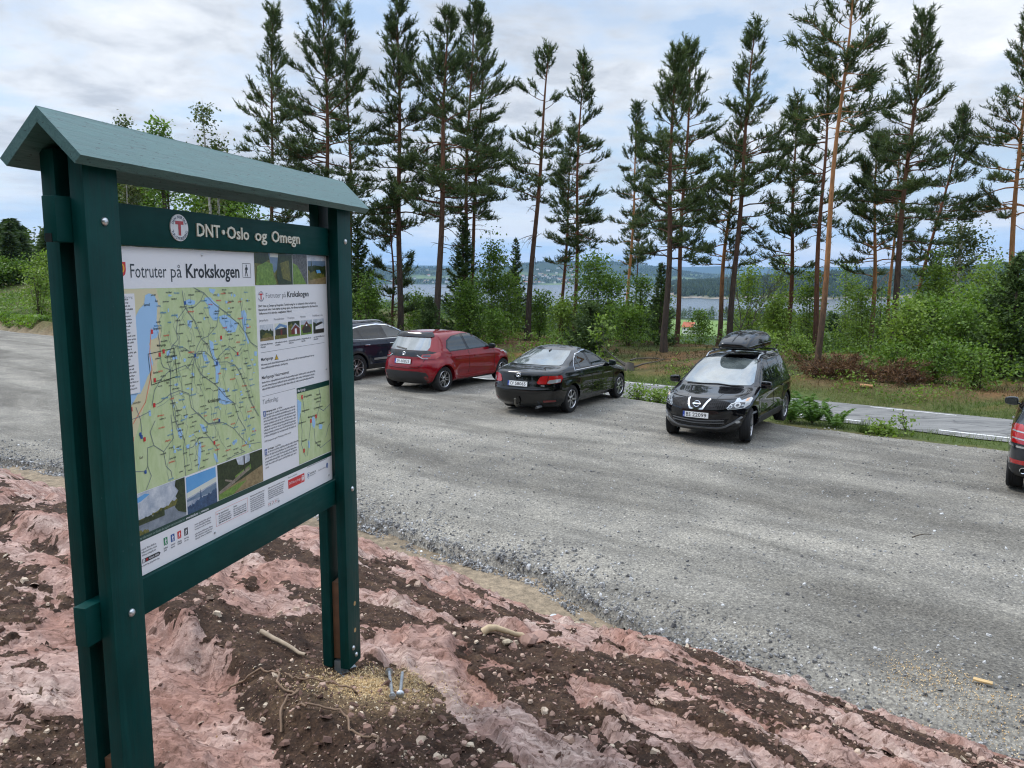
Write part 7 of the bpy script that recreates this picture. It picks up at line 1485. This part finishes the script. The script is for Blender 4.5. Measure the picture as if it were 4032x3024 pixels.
r = np.random.default_rng(5); n = 90; C = np.stack([r.normal(0, .07, n), r.normal(0, .06, n), np.zeros(n)], 1); V, F = blades(C, r.normal(0, .25, (n, 3)) + [0, 0, 1.0], r.uniform(.25, .55, n), np.full(n, .014), r, .15); me = nmesh('grass_tuft', V, F, M_GRASS); vattr(me, 'tone', np.repeat(r.uniform(0, .6, n), 3)); tag(put('grass_tuft', me, None, (7.75, 16.85, gz(7.75, 16.85))), 'upright tuft of long grass at the gravel edge, right of the ferns', 'grass tuft')

# ground cover nobody could count
r = np.random.default_rng(21)
def cover(name, n, uq_fn, mt, lmin, lmax, wd, keep=None, spread=.5, hz=0.0):
    u, q = uq_fn(n); x, y = xy(u, q); k = (y > 8) & (np.abs(x) < .78 * y + 3)
    if keep is not None: k &= keep(x, y)
    x, y = x[k], y[k]; m_ = len(x); C = np.stack([x, y, ground_z(x, y) - .02 + hz * r.uniform(0, 1, m_)], 1)
    V, F = blades(C, r.normal(0, spread, (m_, 3)) + [0, 0, 1.0], r.uniform(lmin, lmax, m_), np.full(m_, wd) * r.uniform(.6, 1.3, m_), r, .1); me = nmesh(name, V, F, mt); vattr(me, 'tone', np.repeat(np.clip(.5 + .9 * fbm(x * .8, y * .8, 3, 401) + r.normal(0, .18, m_), 0, 1), 3)); tag(put(name, me), kind='stuff')
cover('grass', 110000, lambda n: (r.uniform(-12, 75, n) , np.where(r.uniform(0, 1, n) < .25, r.uniform(17.9, 19.1, n), 22.0 + np.abs(r.normal(0, 1.5, n)))), M_GRASS, .06, .24, .016, lambda x, y: fbm(x * .6, y * .6, 3, 409) > -.28)
cover('heather', 52000, lambda n: (r.uniform(-12, 40, n), r.uniform(23.2, 38, n)), M_MOSSY, .06, .26, .026, lambda x, y: fbm(x * .45, y * .45, 3, 411) > -.2, .7)
# undergrowth: a low tangle of leaves behind the first shrubs
n = 90000; u = r.uniform(-22, 62, n); q = 26 + 26 * r.uniform(0, 1, n) ** 1.2; x, y = xy(u, q); cl = fbm(x * .32, y * .32, 4, 421); k = (cl > -.05 + .32 * ((x > 3.5) & (x < 11) & (q < 36)) + .12 * (x < 3)) & (np.abs(x) < .8 * y + 3) & ~((x > 4.6) & (x < 10.5) & (q < 31)); x, y, cl = x[k], y[k], cl[k]
hh = (.35 + 2.0 * np.clip(cl, 0, 1)) * (.6 + .7 * (x > 9)) * (1 + .5 * (x < -4)); z = ground_z(x, y) + hh * r.uniform(0, 1, len(x)) ** .7
V, F = leaves(np.stack([x, y, z], 1), r.uniform(.035, .085, len(x)), r); me = nmesh('undergrowth', V, F, M_LEAF); vattr(me, 'tone', np.repeat(np.clip(.45 + 1.1 * fbm(x * .7, y * .7, 3, 431) + r.normal(0, .14, len(x)), 0, 1), 4)); tag(put('undergrowth', me), kind='stuff')

n = 30000; r = np.random.default_rng(23); u = r.uniform(-14, 60, n); q = 22.5 + np.abs(r.normal(0, 1.4, n)); x, y = xy(u, q); cl = fbm(x * .7, y * .7, 4, 441); k = (cl > -.05 + .25 * ((x > 1.5) & (x < 8.5))) & (np.abs(x) < .8 * y + 3); x, y, cl = x[k], y[k], cl[k]
z = ground_z(x, y) + (.15 + .9 * np.clip(cl, 0, 1)) * (1 + 1.6 * sstep(24, 34, u[k]) + .7 * (1 - sstep(2, 6, u[k]))) * r.uniform(0, 1, len(x)); V, F = leaves(np.stack([x, y, z], 1), r.uniform(.02, .055, len(x)), r); me = nmesh('roadside_weeds', V, F, M_LEAFL); vattr(me, 'tone', np.repeat(np.clip(.4 + 1.1 * fbm(x * .9, y * .9, 3, 443) + r.normal(0, .16, len(x)), 0, 1), 4)); tag(put('roadside_weeds', me), kind='stuff')

n = 60000; r = np.random.default_rng(29); u = r.uniform(28, 85, n); q = np.where(r.uniform(0, 1, n) < .3, r.uniform(17.2, 19.0, n), 22.4 + 16 * r.uniform(0, 1, n) ** 1.3); x, y = xy(u, q); cl = fbm(x * .28, y * .28, 4, 451); k = (cl > -.18) & (np.abs(x) < .85 * y + 3) & (x < -10); x, y, cl, q = x[k], y[k], cl[k], q[k]
hh = np.where(q < 20, .25 + .4 * np.clip(cl, 0, 1), (.5 + 3.2 * np.clip(cl + .1, 0, 1)) * sstep(22, 27, q) + .25); z = ground_z(x, y) + hh * r.uniform(0, 1, len(x)) ** .8; V, F = leaves(np.stack([x, y, z], 1), r.uniform(.05, .13, len(x)), r); me = nmesh('bank_scrub', V, F, M_LEAF); vattr(me, 'tone', np.repeat(np.clip(.45 + 1.2 * fbm(x * .5, y * .5, 3, 453) + r.normal(0, .16, len(x)), 0, 1), 4)); tag(put('bank_scrub', me), kind='stuff')

# ---- woods down the slope and across the lake: masses of trees, built as masses
def proto(seed, kind, nf):
    r = np.random.default_rng(seed)
    if kind == 'c':
        z = r.uniform(.06, 1, nf) ** .9; rad = .20 * (1 - z) ** .8 + .01; az = r.uniform(0, 6.28, nf); k = r.uniform(.3, 1, nf); lay = .6 + .4 * np.abs(np.sin(z * 26)); C = np.stack([np.cos(az) * rad * k * lay, np.sin(az) * rad * k * lay, z], 1); D = np.stack([np.cos(az), np.sin(az), r.uniform(-.5, .1, nf)], 1)
        V, F = blades(C, D, (.10 + .06 * (1 - z)), .050 * np.ones(nf), r); return V, F
    c = [(r.normal(0, .13), r.normal(0, .13), r.uniform(.35, .85), r.uniform(.12, .24)) for _ in range(9)] + [(0, 0, .62, .26)]
    i = r.integers(0, len(c), nf); c = np.array(c)[i]; d = r.normal(0, 1, (nf, 3)); d /= np.linalg.norm(d, axis=1)[:, None]; C = c[:, :3] + d * c[:, 3:] * r.uniform(.7, 1, (nf, 1)); V, F = leaves(C, r.uniform(.03, .055, nf), r); V2 = V.reshape(-1, 4, 3); return V2[:, [0, 1, 3]].reshape(-1, 3), np.arange(nf * 3).reshape(-1, 3)
PR = [proto(i, 'c' if i < 4 else 'b', 560) for i in range(8)]
PL = [proto(20 + i, 'c' if i < 3 else 'b', 90) for i in range(6)]
def cone_proto(k):
    r = np.random.default_rng(40 + k); n = 7; V = [(0, 0, 1.0)]
    for zz, rr in ((.62, .16), (.30, .24), (.05, .20)) if k % 2 else ((.80, .17), (.48, .30), (.12, .20)): V += [(math.cos(6.28 * i / n) * rr * r.uniform(.6, 1.15), math.sin(6.28 * i / n) * rr * r.uniform(.6, 1.15), zz + r.uniform(-.05, .05)) for i in range(n)]
    F = [(0, 1 + i, 1 + (i + 1) % n) for i in range(n)]
    for a in (0, 1):
        for i in range(n): p, q_, s_, t_ = 1 + a * n + i, 1 + a * n + (i + 1) % n, 1 + (a + 1) * n + (i + 1) % n, 1 + (a + 1) * n + i; F += [(p, t_, s_), (p, s_, q_)]
    return np.array(V), np.array(F)
PC_ = [cone_proto(i) for i in range(4)]
def wood(name, x, y, H, protos, pick, mt, seed, wid=1.0):
    r = np.random.default_rng(seed); z = ground_z(x, y); VV = []; FF = []; TT = []; off = 0
    for k in range(len(protos)):
        m_ = np.where(pick == k)[0]
        if not len(m_): continue
        V, F = protos[k]; a = r.uniform(0, 6.28, len(m_)); s_ = H[m_]; w_ = s_ * wid * r.uniform(.8, 1.25, len(m_)); ca, sa = np.cos(a), np.sin(a)
        P_ = np.stack([(V[None, :, 0] * ca[:, None] - V[None, :, 1] * sa[:, None]) * w_[:, None] + x[m_][:, None], (V[None, :, 0] * sa[:, None] + V[None, :, 1] * ca[:, None]) * w_[:, None] + y[m_][:, None], V[None, :, 2] * s_[:, None] + z[m_][:, None] - .03 * s_[:, None]], -1)
        VV.append(P_.reshape(-1, 3)); FF.append((F[None] + (np.arange(len(m_)) * len(V))[:, None, None]).reshape(-1, 3) + off); off += len(m_) * len(V)
        TT.append(np.repeat(np.clip((k / len(protos)) * .5 + r.uniform(0, .5, len(m_)), 0, 1), len(V)))
    me = nmesh(name, np.concatenate(VV), np.concatenate(FF), mt); vattr(me, 'tone', np.concatenate(TT)); tag(put(name, me), kind='stuff')
M_WOOD = foliage_mat('wood_foliage', (.020, .036, .012), (.042, .074, .020), (.085, .135, .035), .6, .2, .05)
M_FAR = foliage_mat('far_wood_foliage', (.018, .032, .013), (.032, .054, .019), (.055, .085, .028), .8, .0, .004)
def infield(x, y):
    d, ins = seg_dist(x, y, FIELD, True); return ins
r = np.random.default_rng(71); n = 760
y = 52 * (430 / 52) ** (r.uniform(0, 1, n) ** .85); x = r.uniform(-.74, .74, n) * (y + 6); u, q = uq(x, y); s_ = x / y
H = r.uniform(6.5, 11, n) * np.where(y < 75, .72, 1.0); zt = ground_z(x, y) + H
lim = np.where(s_ < -.30, .075, np.where(s_ < -.20, .02, np.where((s_ > .185) & (s_ < .30) & (y < 430), -.078, np.where(s_ > .28, -.031, np.where(s_ > .09, -.027, -.033)))))        # how high the tops may stand above the camera's level, as a slope
k = (zt - CAM_Z < lim * y) & (q > 38) & ~((s_ > .17) & (s_ < .30) & (y > 330)); x, y, H = x[k], y[k], H[k]
wood('slope_wood', x, y, H, PR, np.random.default_rng(3).integers(0, 8, len(x)), M_WOOD, 72, 1.0)
n = 260; x = r.uniform(-125, -38, n); y = r.uniform(74, 190, n); H = r.uniform(8, 13, n); k = (x / y > -1.0) & (x < -.40 * y - 4) & ((x < -.5 * y) | (y > 85)); x, y, H = x[k], y[k], H[k]; H = np.minimum(H, CAM_Z + .066 * y * r.uniform(.8, 1.06, len(y)) - ground_z(x, y)); k = H > 4
wood('left_wood', x[k], y[k], H[k], PR, np.random.default_rng(4).choice([0, 1, 2, 3, 0, 1, 2, 5], k.sum()), M_WOOD, 73, 1.0)
n = 5200; y = np.random.default_rng(8).uniform(390, 1120, n); x = r.uniform(-.7, .8, n) * y; s_ = x / y; k = ~infield(x, y) & ~((s_ > .19) & (s_ < .29) & (y < 500)); x, y = x[k], y[k]; H = r.uniform(8, 14, len(x)); H = np.where((x / y > .18) & (x / y < .30) & (y > 700), r.uniform(9, 15, len(x)), H); k = ground_z(x, y) > LAKE + 1; x, y, H = x[k], y[k], H[k]
wood('valley_wood', x, y, H, PL, np.random.default_rng(5).integers(0, 6, len(x)), M_WOOD, 74, 1.0)
n = 26000; y = 2150 * (4200 / 2150) ** np.random.default_rng(9).uniform(0, 1, n); x = r.uniform(.15, .80, n) * y; z = ground_z(x, y); k = (z > LAKE + 3.5) & (fbm(x * .0032, y * .0045, 3, 81) < .16); x, y = x[k], y[k]; H = r.uniform(9, 16, len(x))
wood('far_wood', x, y, H, PC_, np.random.default_rng(6).integers(0, 4, len(x)), M_FAR, 75, .9)
n = 14000; y = np.random.default_rng(10).uniform(5350, 8600, n); x = r.uniform(-.55, .30, n) * y; z = ground_z(x, y); tw = np.exp(-((x - 330) / 620) ** 2 - ((y - 6500) / 900) ** 2); k = (z > LAKE + 3) & (fbm(x * .0032, y * .0045, 3, 81) < .10) & (r.uniform(0, 1, n) > .72 * tw * (z < 60)); x, y = x[k], y[k]; H = r.uniform(12, 20, len(x))
wood('opposite_wood', x, y, H, PC_, np.random.default_rng(7).integers(0, 4, len(x)), M_FAR, 76, 1.0)
# the wooded hillside behind the viewpoint, seen only as reflections in paint and glass
n = 420; y = r.uniform(-24, -9, n); x = r.uniform(-70, 60, n); H = r.uniform(9, 15, n)
wood('hillside_wood', x, y, H, PL, np.random.default_rng(12).integers(0, 6, n), M_WOOD, 77, 1.1)

# ---- houses
M_WALLW = plain('house_white', (.72, .70, .66), .8, var=.1, vs=.3); M_WALLY = plain('house_cream', (.60, .50, .36), .8, var=.1, vs=.3); M_WALLR = plain('house_red', (.30, .06, .04), .8); M_ROOFR = plain('roof_red', (.40, .12, .06), .8, var=.2, vs=1); M_ROOFD = plain('roof_dark', (.06, .06, .065), .8, var=.2, vs=1); M_WIN = plain('window_dark', (.03, .035, .045), .15)
def gable(w_, d, h, rh, ov=.4):
    b_ = MB(); b_.add([(-w_ / 2, -d / 2, -2), (w_ / 2, -d / 2, -2), (w_ / 2, d / 2, -2), (-w_ / 2, d / 2, -2), (-w_ / 2, -d / 2, h), (w_ / 2, -d / 2, h), (w_ / 2, d / 2, h), (-w_ / 2, d / 2, h), (-w_ / 2, 0, h + rh), (w_ / 2, 0, h + rh)], [(0, 1, 5, 4), (2, 3, 7, 6), (1, 2, 6, 9, 5), (3, 0, 4, 8, 7)])
    k = rh / (d / 2); o = MB(); e = d / 2 + ov; t = .25
    for sg in (1, -1): o.add([(-w_ / 2 - ov, sg * e, h - ov * k + .05), (w_ / 2 + ov, sg * e, h - ov * k + .05), (w_ / 2 + ov, 0, h + rh + .05), (-w_ / 2 - ov, 0, h + rh + .05), (-w_ / 2 - ov, sg * e, h - ov * k + t), (w_ / 2 + ov, sg * e, h - ov * k + t), (w_ / 2 + ov, 0, h + rh + t), (-w_ / 2 - ov, 0, h + rh + t)], [(0, 1, 2, 3), (4, 5, 6, 7), (0, 1, 5, 4), (1, 2, 6, 5), (3, 0, 4, 7)])
    return b_, o
def house(name, label, loc, rz, w_, d, h, rh, mw, mr, wins, group=None):
    t = thing(name, label, 'house', loc, rz, group); a, b_ = gable(w_, d, h, rh); a.build('wall', mw, t); b_.build('roof', mr, t)
    for x, z in wins:
        q = MB(); q.box((x, -d / 2 - .03, z), (1.0, .08, 1.2)); q.build('window', M_WIN, t)
    return t
hx, hy = 112.6, 497; h0 = gz(hx, hy)
hs = house('farm_house', 'white house with an orange tiled roof below the green field', (hx, hy, h0), R(-35), 7.0, 6.0, 4.6, 2.8, M_WALLW, M_ROOFR, [(-1.8, 1.2), (1.6, 1.2), (-1.8, 3.4), (1.6, 3.4)])
house('farm_house', 'low white annexe with grey roof beside the orange-roofed house', (hx + 5.6, hy - 2.4, h0 - .3), R(-35), 4.6, 4.6, 3.4, .9, M_WALLW, plain('roof_grey', (.35, .36, .38), .7), [(.3, 1.6)])
house('barn', 'weathered reddish barn half hidden by leaves right of the roof box', (154, 490, gz(154, 490)), R(20), 8, 6, 4.0, 2.4, M_WALLR, M_ROOFR, [])
protos = []
for k, (mw, mr, w_, d, h, rh) in enumerate([(M_WALLW, M_ROOFD, 15, 9, 7, 2.5), (M_WALLW, M_ROOFR, 14, 9, 7, 2.5), (M_WALLY, M_ROOFD, 16, 10, 6, 2.5), (M_WALLW, M_ROOFD, 13, 9, 8, 2), (M_WALLW, M_ROOFD, 18, 9, 5, 2)]):
    a, b_ = gable(w_, d, h, rh); o = a.build('tmp', [mw, mr]); nb = len(o.data.polygons); me = o.data; bpy.data.objects.remove(o); c_ = b_.build('tmp2', mr); bm = bmesh.new(); bm.from_mesh(me); bm2 = len(bm.faces); bm.from_mesh(c_.data)
    bm.faces.ensure_lookup_table()
    for f in bm.faces[bm2:]: f.material_index = 1
    m2 = bpy.data.meshes.new('house'); bm.to_mesh(m2); bm.free(); m2.materials.append(mw); m2.materials.append(mr); bpy.data.objects.remove(c_); protos.append(m2)
r = np.random.default_rng(31); cnt = 0
def houses(n, xf, yf, lab, grp, zmax=90, sc=1.0, big=None):
    k = 0; tries = 0
    while k < n and tries < 4000:
        tries += 1; x, y = xf(), yf(); z = gz(x, y)
        if z < LAKE + 5 or z > zmax: continue
        o = put('lakeside_house', protos[r.integers(0, 5)], None, (x, y, z)); o.rotation_euler = (0, 0, r.normal(0, .5)); s_ = sc * r.uniform(.85, 1.3); o.scale = (s_ * (1.6 if r.uniform() < .12 else 1), s_, s_); tag(o, lab, 'house', grp); k += 1
houses(96, lambda: r.normal(300, 360), lambda: r.uniform(5520, 6900), 'small pale house among trees in the hillside town across the lake', 'houses of the town across the lake', 70, 1.25)
houses(18, lambda: r.uniform(-900, -420), lambda: r.uniform(5480, 5900), 'small pale house on the far left shore, behind the thick pine', 'houses on the far left shore', 20, 1.25)
houses(12, lambda: r.uniform(820, 1500), lambda: r.uniform(4200, 5200), 'white farm building on the plain across the lake', 'farm buildings on the plain across the lake', 40, 1.3)
# wooded islets in the lake
for x, y, lab in ((-330, 3900, 'small low wooded islet in the lake left of the thick pine'),):
    bm = bmesh.new(); bmesh.ops.create_icosphere(bm, subdivisions=3, radius=1.0)
    for v in bm.verts: v.co = Vector((v.co.x * 75, v.co.y * 20, v.co.z * 3.5 * (1 + .5 * math.sin(v.co.x * 7))))
    me = bpy.data.meshes.new('islet'); bm.to_mesh(me); bm.free(); me.materials.append(plain('islet_rock', (.09, .085, .06), .9, var=.5, vs=.1)); tag(put('islet', me, None, (x, y, LAKE)), lab, 'islet')

# air: haze between here and the hills
mb = MB(); mb.box((0, 9700, 180), (52000, 20600, 620)); o = mb.build('haze', []); tag(o, kind='stuff')
m = bpy.data.materials.new('haze'); m.use_nodes = True; nt = m.node_tree; nt.nodes.clear(); out = nt.nodes.new('ShaderNodeOutputMaterial'); v = nt.nodes.new('ShaderNodeVolumePrincipled'); v.inputs['Color'].default_value = (.36, .62, 1.0, 1); v.inputs['Density'].default_value = 4.4e-5; v.inputs['Anisotropy'].default_value = .1; nt.links.new(v.outputs[0], out.inputs['Volume']); o.data.materials.append(m)
# ------------------------------------------------------------------ small things on the rock and the gravel
def rz_(x, y): return rock_z1(x, y)
M_ZINC = plain('zinc', (.50, .53, .56), .38, .85, var=.2, vs=60)
for (x0, y0), (x1, y1), lab, nut in (((-.615, 3.70), (-.545, 3.36), 'long zinc coach bolt on the soil, the left one with a nut on its end', True), ((-.545, 3.68), (-.515, 3.40), 'zinc coach bolt on the soil with its round head towards the camera, the right one', False)):
    a = Vector((x0, y0, rz_(x0, y0) + .022)); b_ = Vector((x1, y1, rz_(x1, y1) + .022)); d = (b_ - a).normalized(); q = d.to_track_quat('Z', 'Y').to_matrix().to_4x4()
    t = thing('carriage_bolt', lab, 'bolt', a, 0, 'carriage bolts beside the post'); mb = MB(); Lb = (b_ - a).length
    mb.tube([Vector((0, 0, 0)), d * Lb], .0085, 10); mb.build('shank', M_ZINC, t, 40)
    hd_ = MB(); e = d * (0 if nut else Lb); M = Matrix.Translation(e) @ q
    hd_.lathe([(.0, .009), (.014, .006), (.019, .0), (.019, -.003), (0, -.004)] if not nut else [(.0, -.009), (.014, -.006), (.019, .0), (.019, .003), (0, .004)], 18, M); hd_.build('head', M_ZINC, t, 40)
    if nut: q2 = MB(); q2.lathe([(.016, -.016), (.016, .0), (.009, .001), (.009, .008), (0, .008)], 6, Matrix.Translation(d * Lb) @ q); q2.build('nut', M_ZINC, t, 30)
# sawdust round the post and out on the gravel
r = np.random.default_rng(91); n = 5200; x = np.concatenate([r.normal(-.72, .13, n // 2), r.normal(-.60, .13, n // 4), r.normal(-.66, .24, n // 4)]); y = np.concatenate([r.normal(3.53, .075, n // 2), r.normal(3.60, .08, n // 4), r.normal(3.48, .16, n // 4)]); z = rock_full(x, y)[0] + .002
M_DUST = stone_mat('sawdust_flakes', [(0, (.50, .33, .15)), (.5, (.66, .48, .26)), (1, (.80, .66, .44))])
tag(put('sawdust', flakes('sawdust', x, y, z, r.uniform(.0018, .0055, len(x)), M_DUST, .5, .6, 4, 92)), kind='stuff')
n = 1500; x = np.concatenate([r.normal(3.25, .22, n // 2), r.normal(3.5, .22, n // 2)]); y = np.concatenate([r.normal(5.75, .20, n // 2), r.normal(5.25, .26, n // 2)]); tag(put('sawdust', flakes('sawdust', x, y, lot_z(x, y) + .006, r.uniform(.003, .009, len(x)), M_DUST, .4, .5, 4, 93)), kind='stuff')
mb = MB(); mb.box((3.62, 5.62, .035), (.13, .045, .014), Matrix.Rotation(R(-35), 3, 'Z'), .003); tag(mb.build('wood_offcut', plain('fresh_wood', (.52, .36, .17), .8, var=.2, vs=30), None, 30), 'short yellow wood offcut lying on the gravel by scattered sawdust', 'wood offcut')
A = Acc(); t = np.linspace(0, 1, 6); A.add(*tube_np(np.stack([4.78 + .28 * t, 8.97 + .10 * t, .03 + .02 * np.sin(t * 3)], 1), np.linspace(.008, .004, 6), 5)); tag(put('twig', nmesh('twig', *A.get(), M_STEM, True)), 'short dark twig lying on the gravel in front of the black crossover', 'twig')
# larger stones
def boulder(name, lab, x, y, s, mt, seed, zf=None, flat=.6, ang=1):
    r = np.random.default_rng(seed); bm = bmesh.new(); bmesh.ops.create_icosphere(bm, subdivisions=2, radius=1.0)
    pl_ = [(Vector(r.normal(0, 1, 3)).normalized(), r.uniform(.45, .85)) for _ in range(9)]
    for v in bm.verts:
        for n_, d_ in pl_:
            k = v.co.dot(n_) - d_
            if k > 0: v.co -= n_ * k * .95
        v.co = Vector((v.co.x * s, v.co.y * s * r.uniform(.80, .84), v.co.z * s * flat))
    me = bpy.data.meshes.new(name); bm.to_mesh(me); bm.free(); me.materials.append(mt); o = put(name, me, None, (x, y, zf + s * flat * .35)); o.rotation_euler = (r.normal(0, .2), r.normal(0, .2), r.uniform(0, 6)); tag(o, lab, 'stone'); return o
M_PALE = plain('pale_stone', (.52, .54, .57), .8, var=.2, vs=30); M_TANS = plain('tan_stone', (.36, .30, .22), .85, var=.25, vs=30); M_PINKS = plain('pink_stone', (.33, .205, .165), .85, var=.25, vs=30)
for x, y, s, mt, lab in ((-.42, 7.95, .085, M_PALE, 'pale angular stone in the sandy ditch, the biggest white one'), (.60, 6.95, .12, M_TANS, 'rounded tan stone in the sandy ditch close to the rock'), (.42, 7.25, .06, M_PALE, 'small pale stone in the sandy ditch beside the tan one')): boulder('stone', lab, x, y, s, mt, int(x * 100) + 500, gz(x, y))
for x, y, s, mt, lab, fl in ((.10, 4.45, .085, M_PINKS, 'brown angular stone leaning on the end of the pale stick', .75), (.17, 4.60, .075, M_PINKS, 'flat brown slab behind the angular stone by the stick', .4), (-.02, 4.34, .05, M_TANS, 'small tan stone in front of the angular one by the stick', .6), (-.02, 2.78, .07, M_PINKS, 'brown rock piece on dark soil in front of the two bolts', .55)): boulder('stone', lab, x, y, s, mt, int(x * 100) + 700, rz_(x, y), fl)
A = Acc(); t = np.linspace(0, 1, 8); X = -.17 + .27 * t; Y_ = 4.44 + .06 * t; A.add(*tube_np(np.stack([X, Y_, rock_full(X, Y_)[0] + .03 + .012 * np.sin(t * 3)], 1), np.array([.026, .024, .02, .018, .016, .016, .018, .014]), 8)); tag(put('stick', nmesh('stick', *A.get(), plain('peeled_stick', (.50, .38, .24), .8, var=.25, vs=20), True)), 'pale peeled stick lying on the soil right of the notice board', 'stick')
# roots in the hollow and a stick under the board
for i, (pts, rad, lab) in enumerate([([(-1.42, 3.52), (-1.2, 3.58), (-1.08, 3.42), (-.98, 3.30), (-1.0, 3.12)], .0055, 'thin root looping over the soil left of the right post'), ([(-1.1, 3.50), (-.95, 3.46), (-.80, 3.48), (-.72, 3.40)], .0045, 'thin pale root running across the soil to the right post'), ([(-.95, 3.2), (-.75, 3.12), (-.6, 2.95), (-.5, 2.8)], .005, 'thin dark root trailing over the soil towards the camera')]):
    P_ = np.array(pts); t = np.linspace(0, len(P_) - 1, 40); X = np.interp(t, range(len(P_)), P_[:, 0]) + .02 * np.sin(t * 5 + i); Y_ = np.interp(t, range(len(P_)), P_[:, 1]) + .02 * np.cos(t * 4 + i); A = Acc(); A.add(*tube_np(np.stack([X, Y_, rock_full(X, Y_)[0] + rad + .006 + .012 * np.abs(np.sin(t * 2.3))], 1), np.full(40, rad), 6)); tag(put('root', nmesh('root', *A.get(), plain('root_bark', (.20, .13, .085), .9, var=.3, vs=30), True)), lab, 'root', 'roots on the soil')
A = Acc(); t = np.linspace(0, 1, 8); X = -1.36 + .30 * t; Y_ = 4.02 - .22 * t; A.add(*tube_np(np.stack([X, Y_, rock_full(X, Y_)[0] + .025], 1), np.linspace(.014, .009, 8), 6)); tag(put('stick', nmesh('stick', *A.get(), plain('grey_stick', (.36, .28, .20), .85, var=.3, vs=30), True)), 'dry grey stick lying on the soil under the notice board', 'stick')
scene.render.engine = 'CYCLES'
scene.view_settings.view_transform = 'Standard'; scene.view_settings.look = 'None'; scene.view_settings.exposure = 0.58; scene.view_settings.gamma = 1.0
scene.cycles.use_denoising = True
scene.cycles.max_bounces = 6; scene.cycles.diffuse_bounces = 3; scene.cycles.transparent_max_bounces = 8
scene.render.film_transparent = False
scene.cycles.filter_width = 1.15
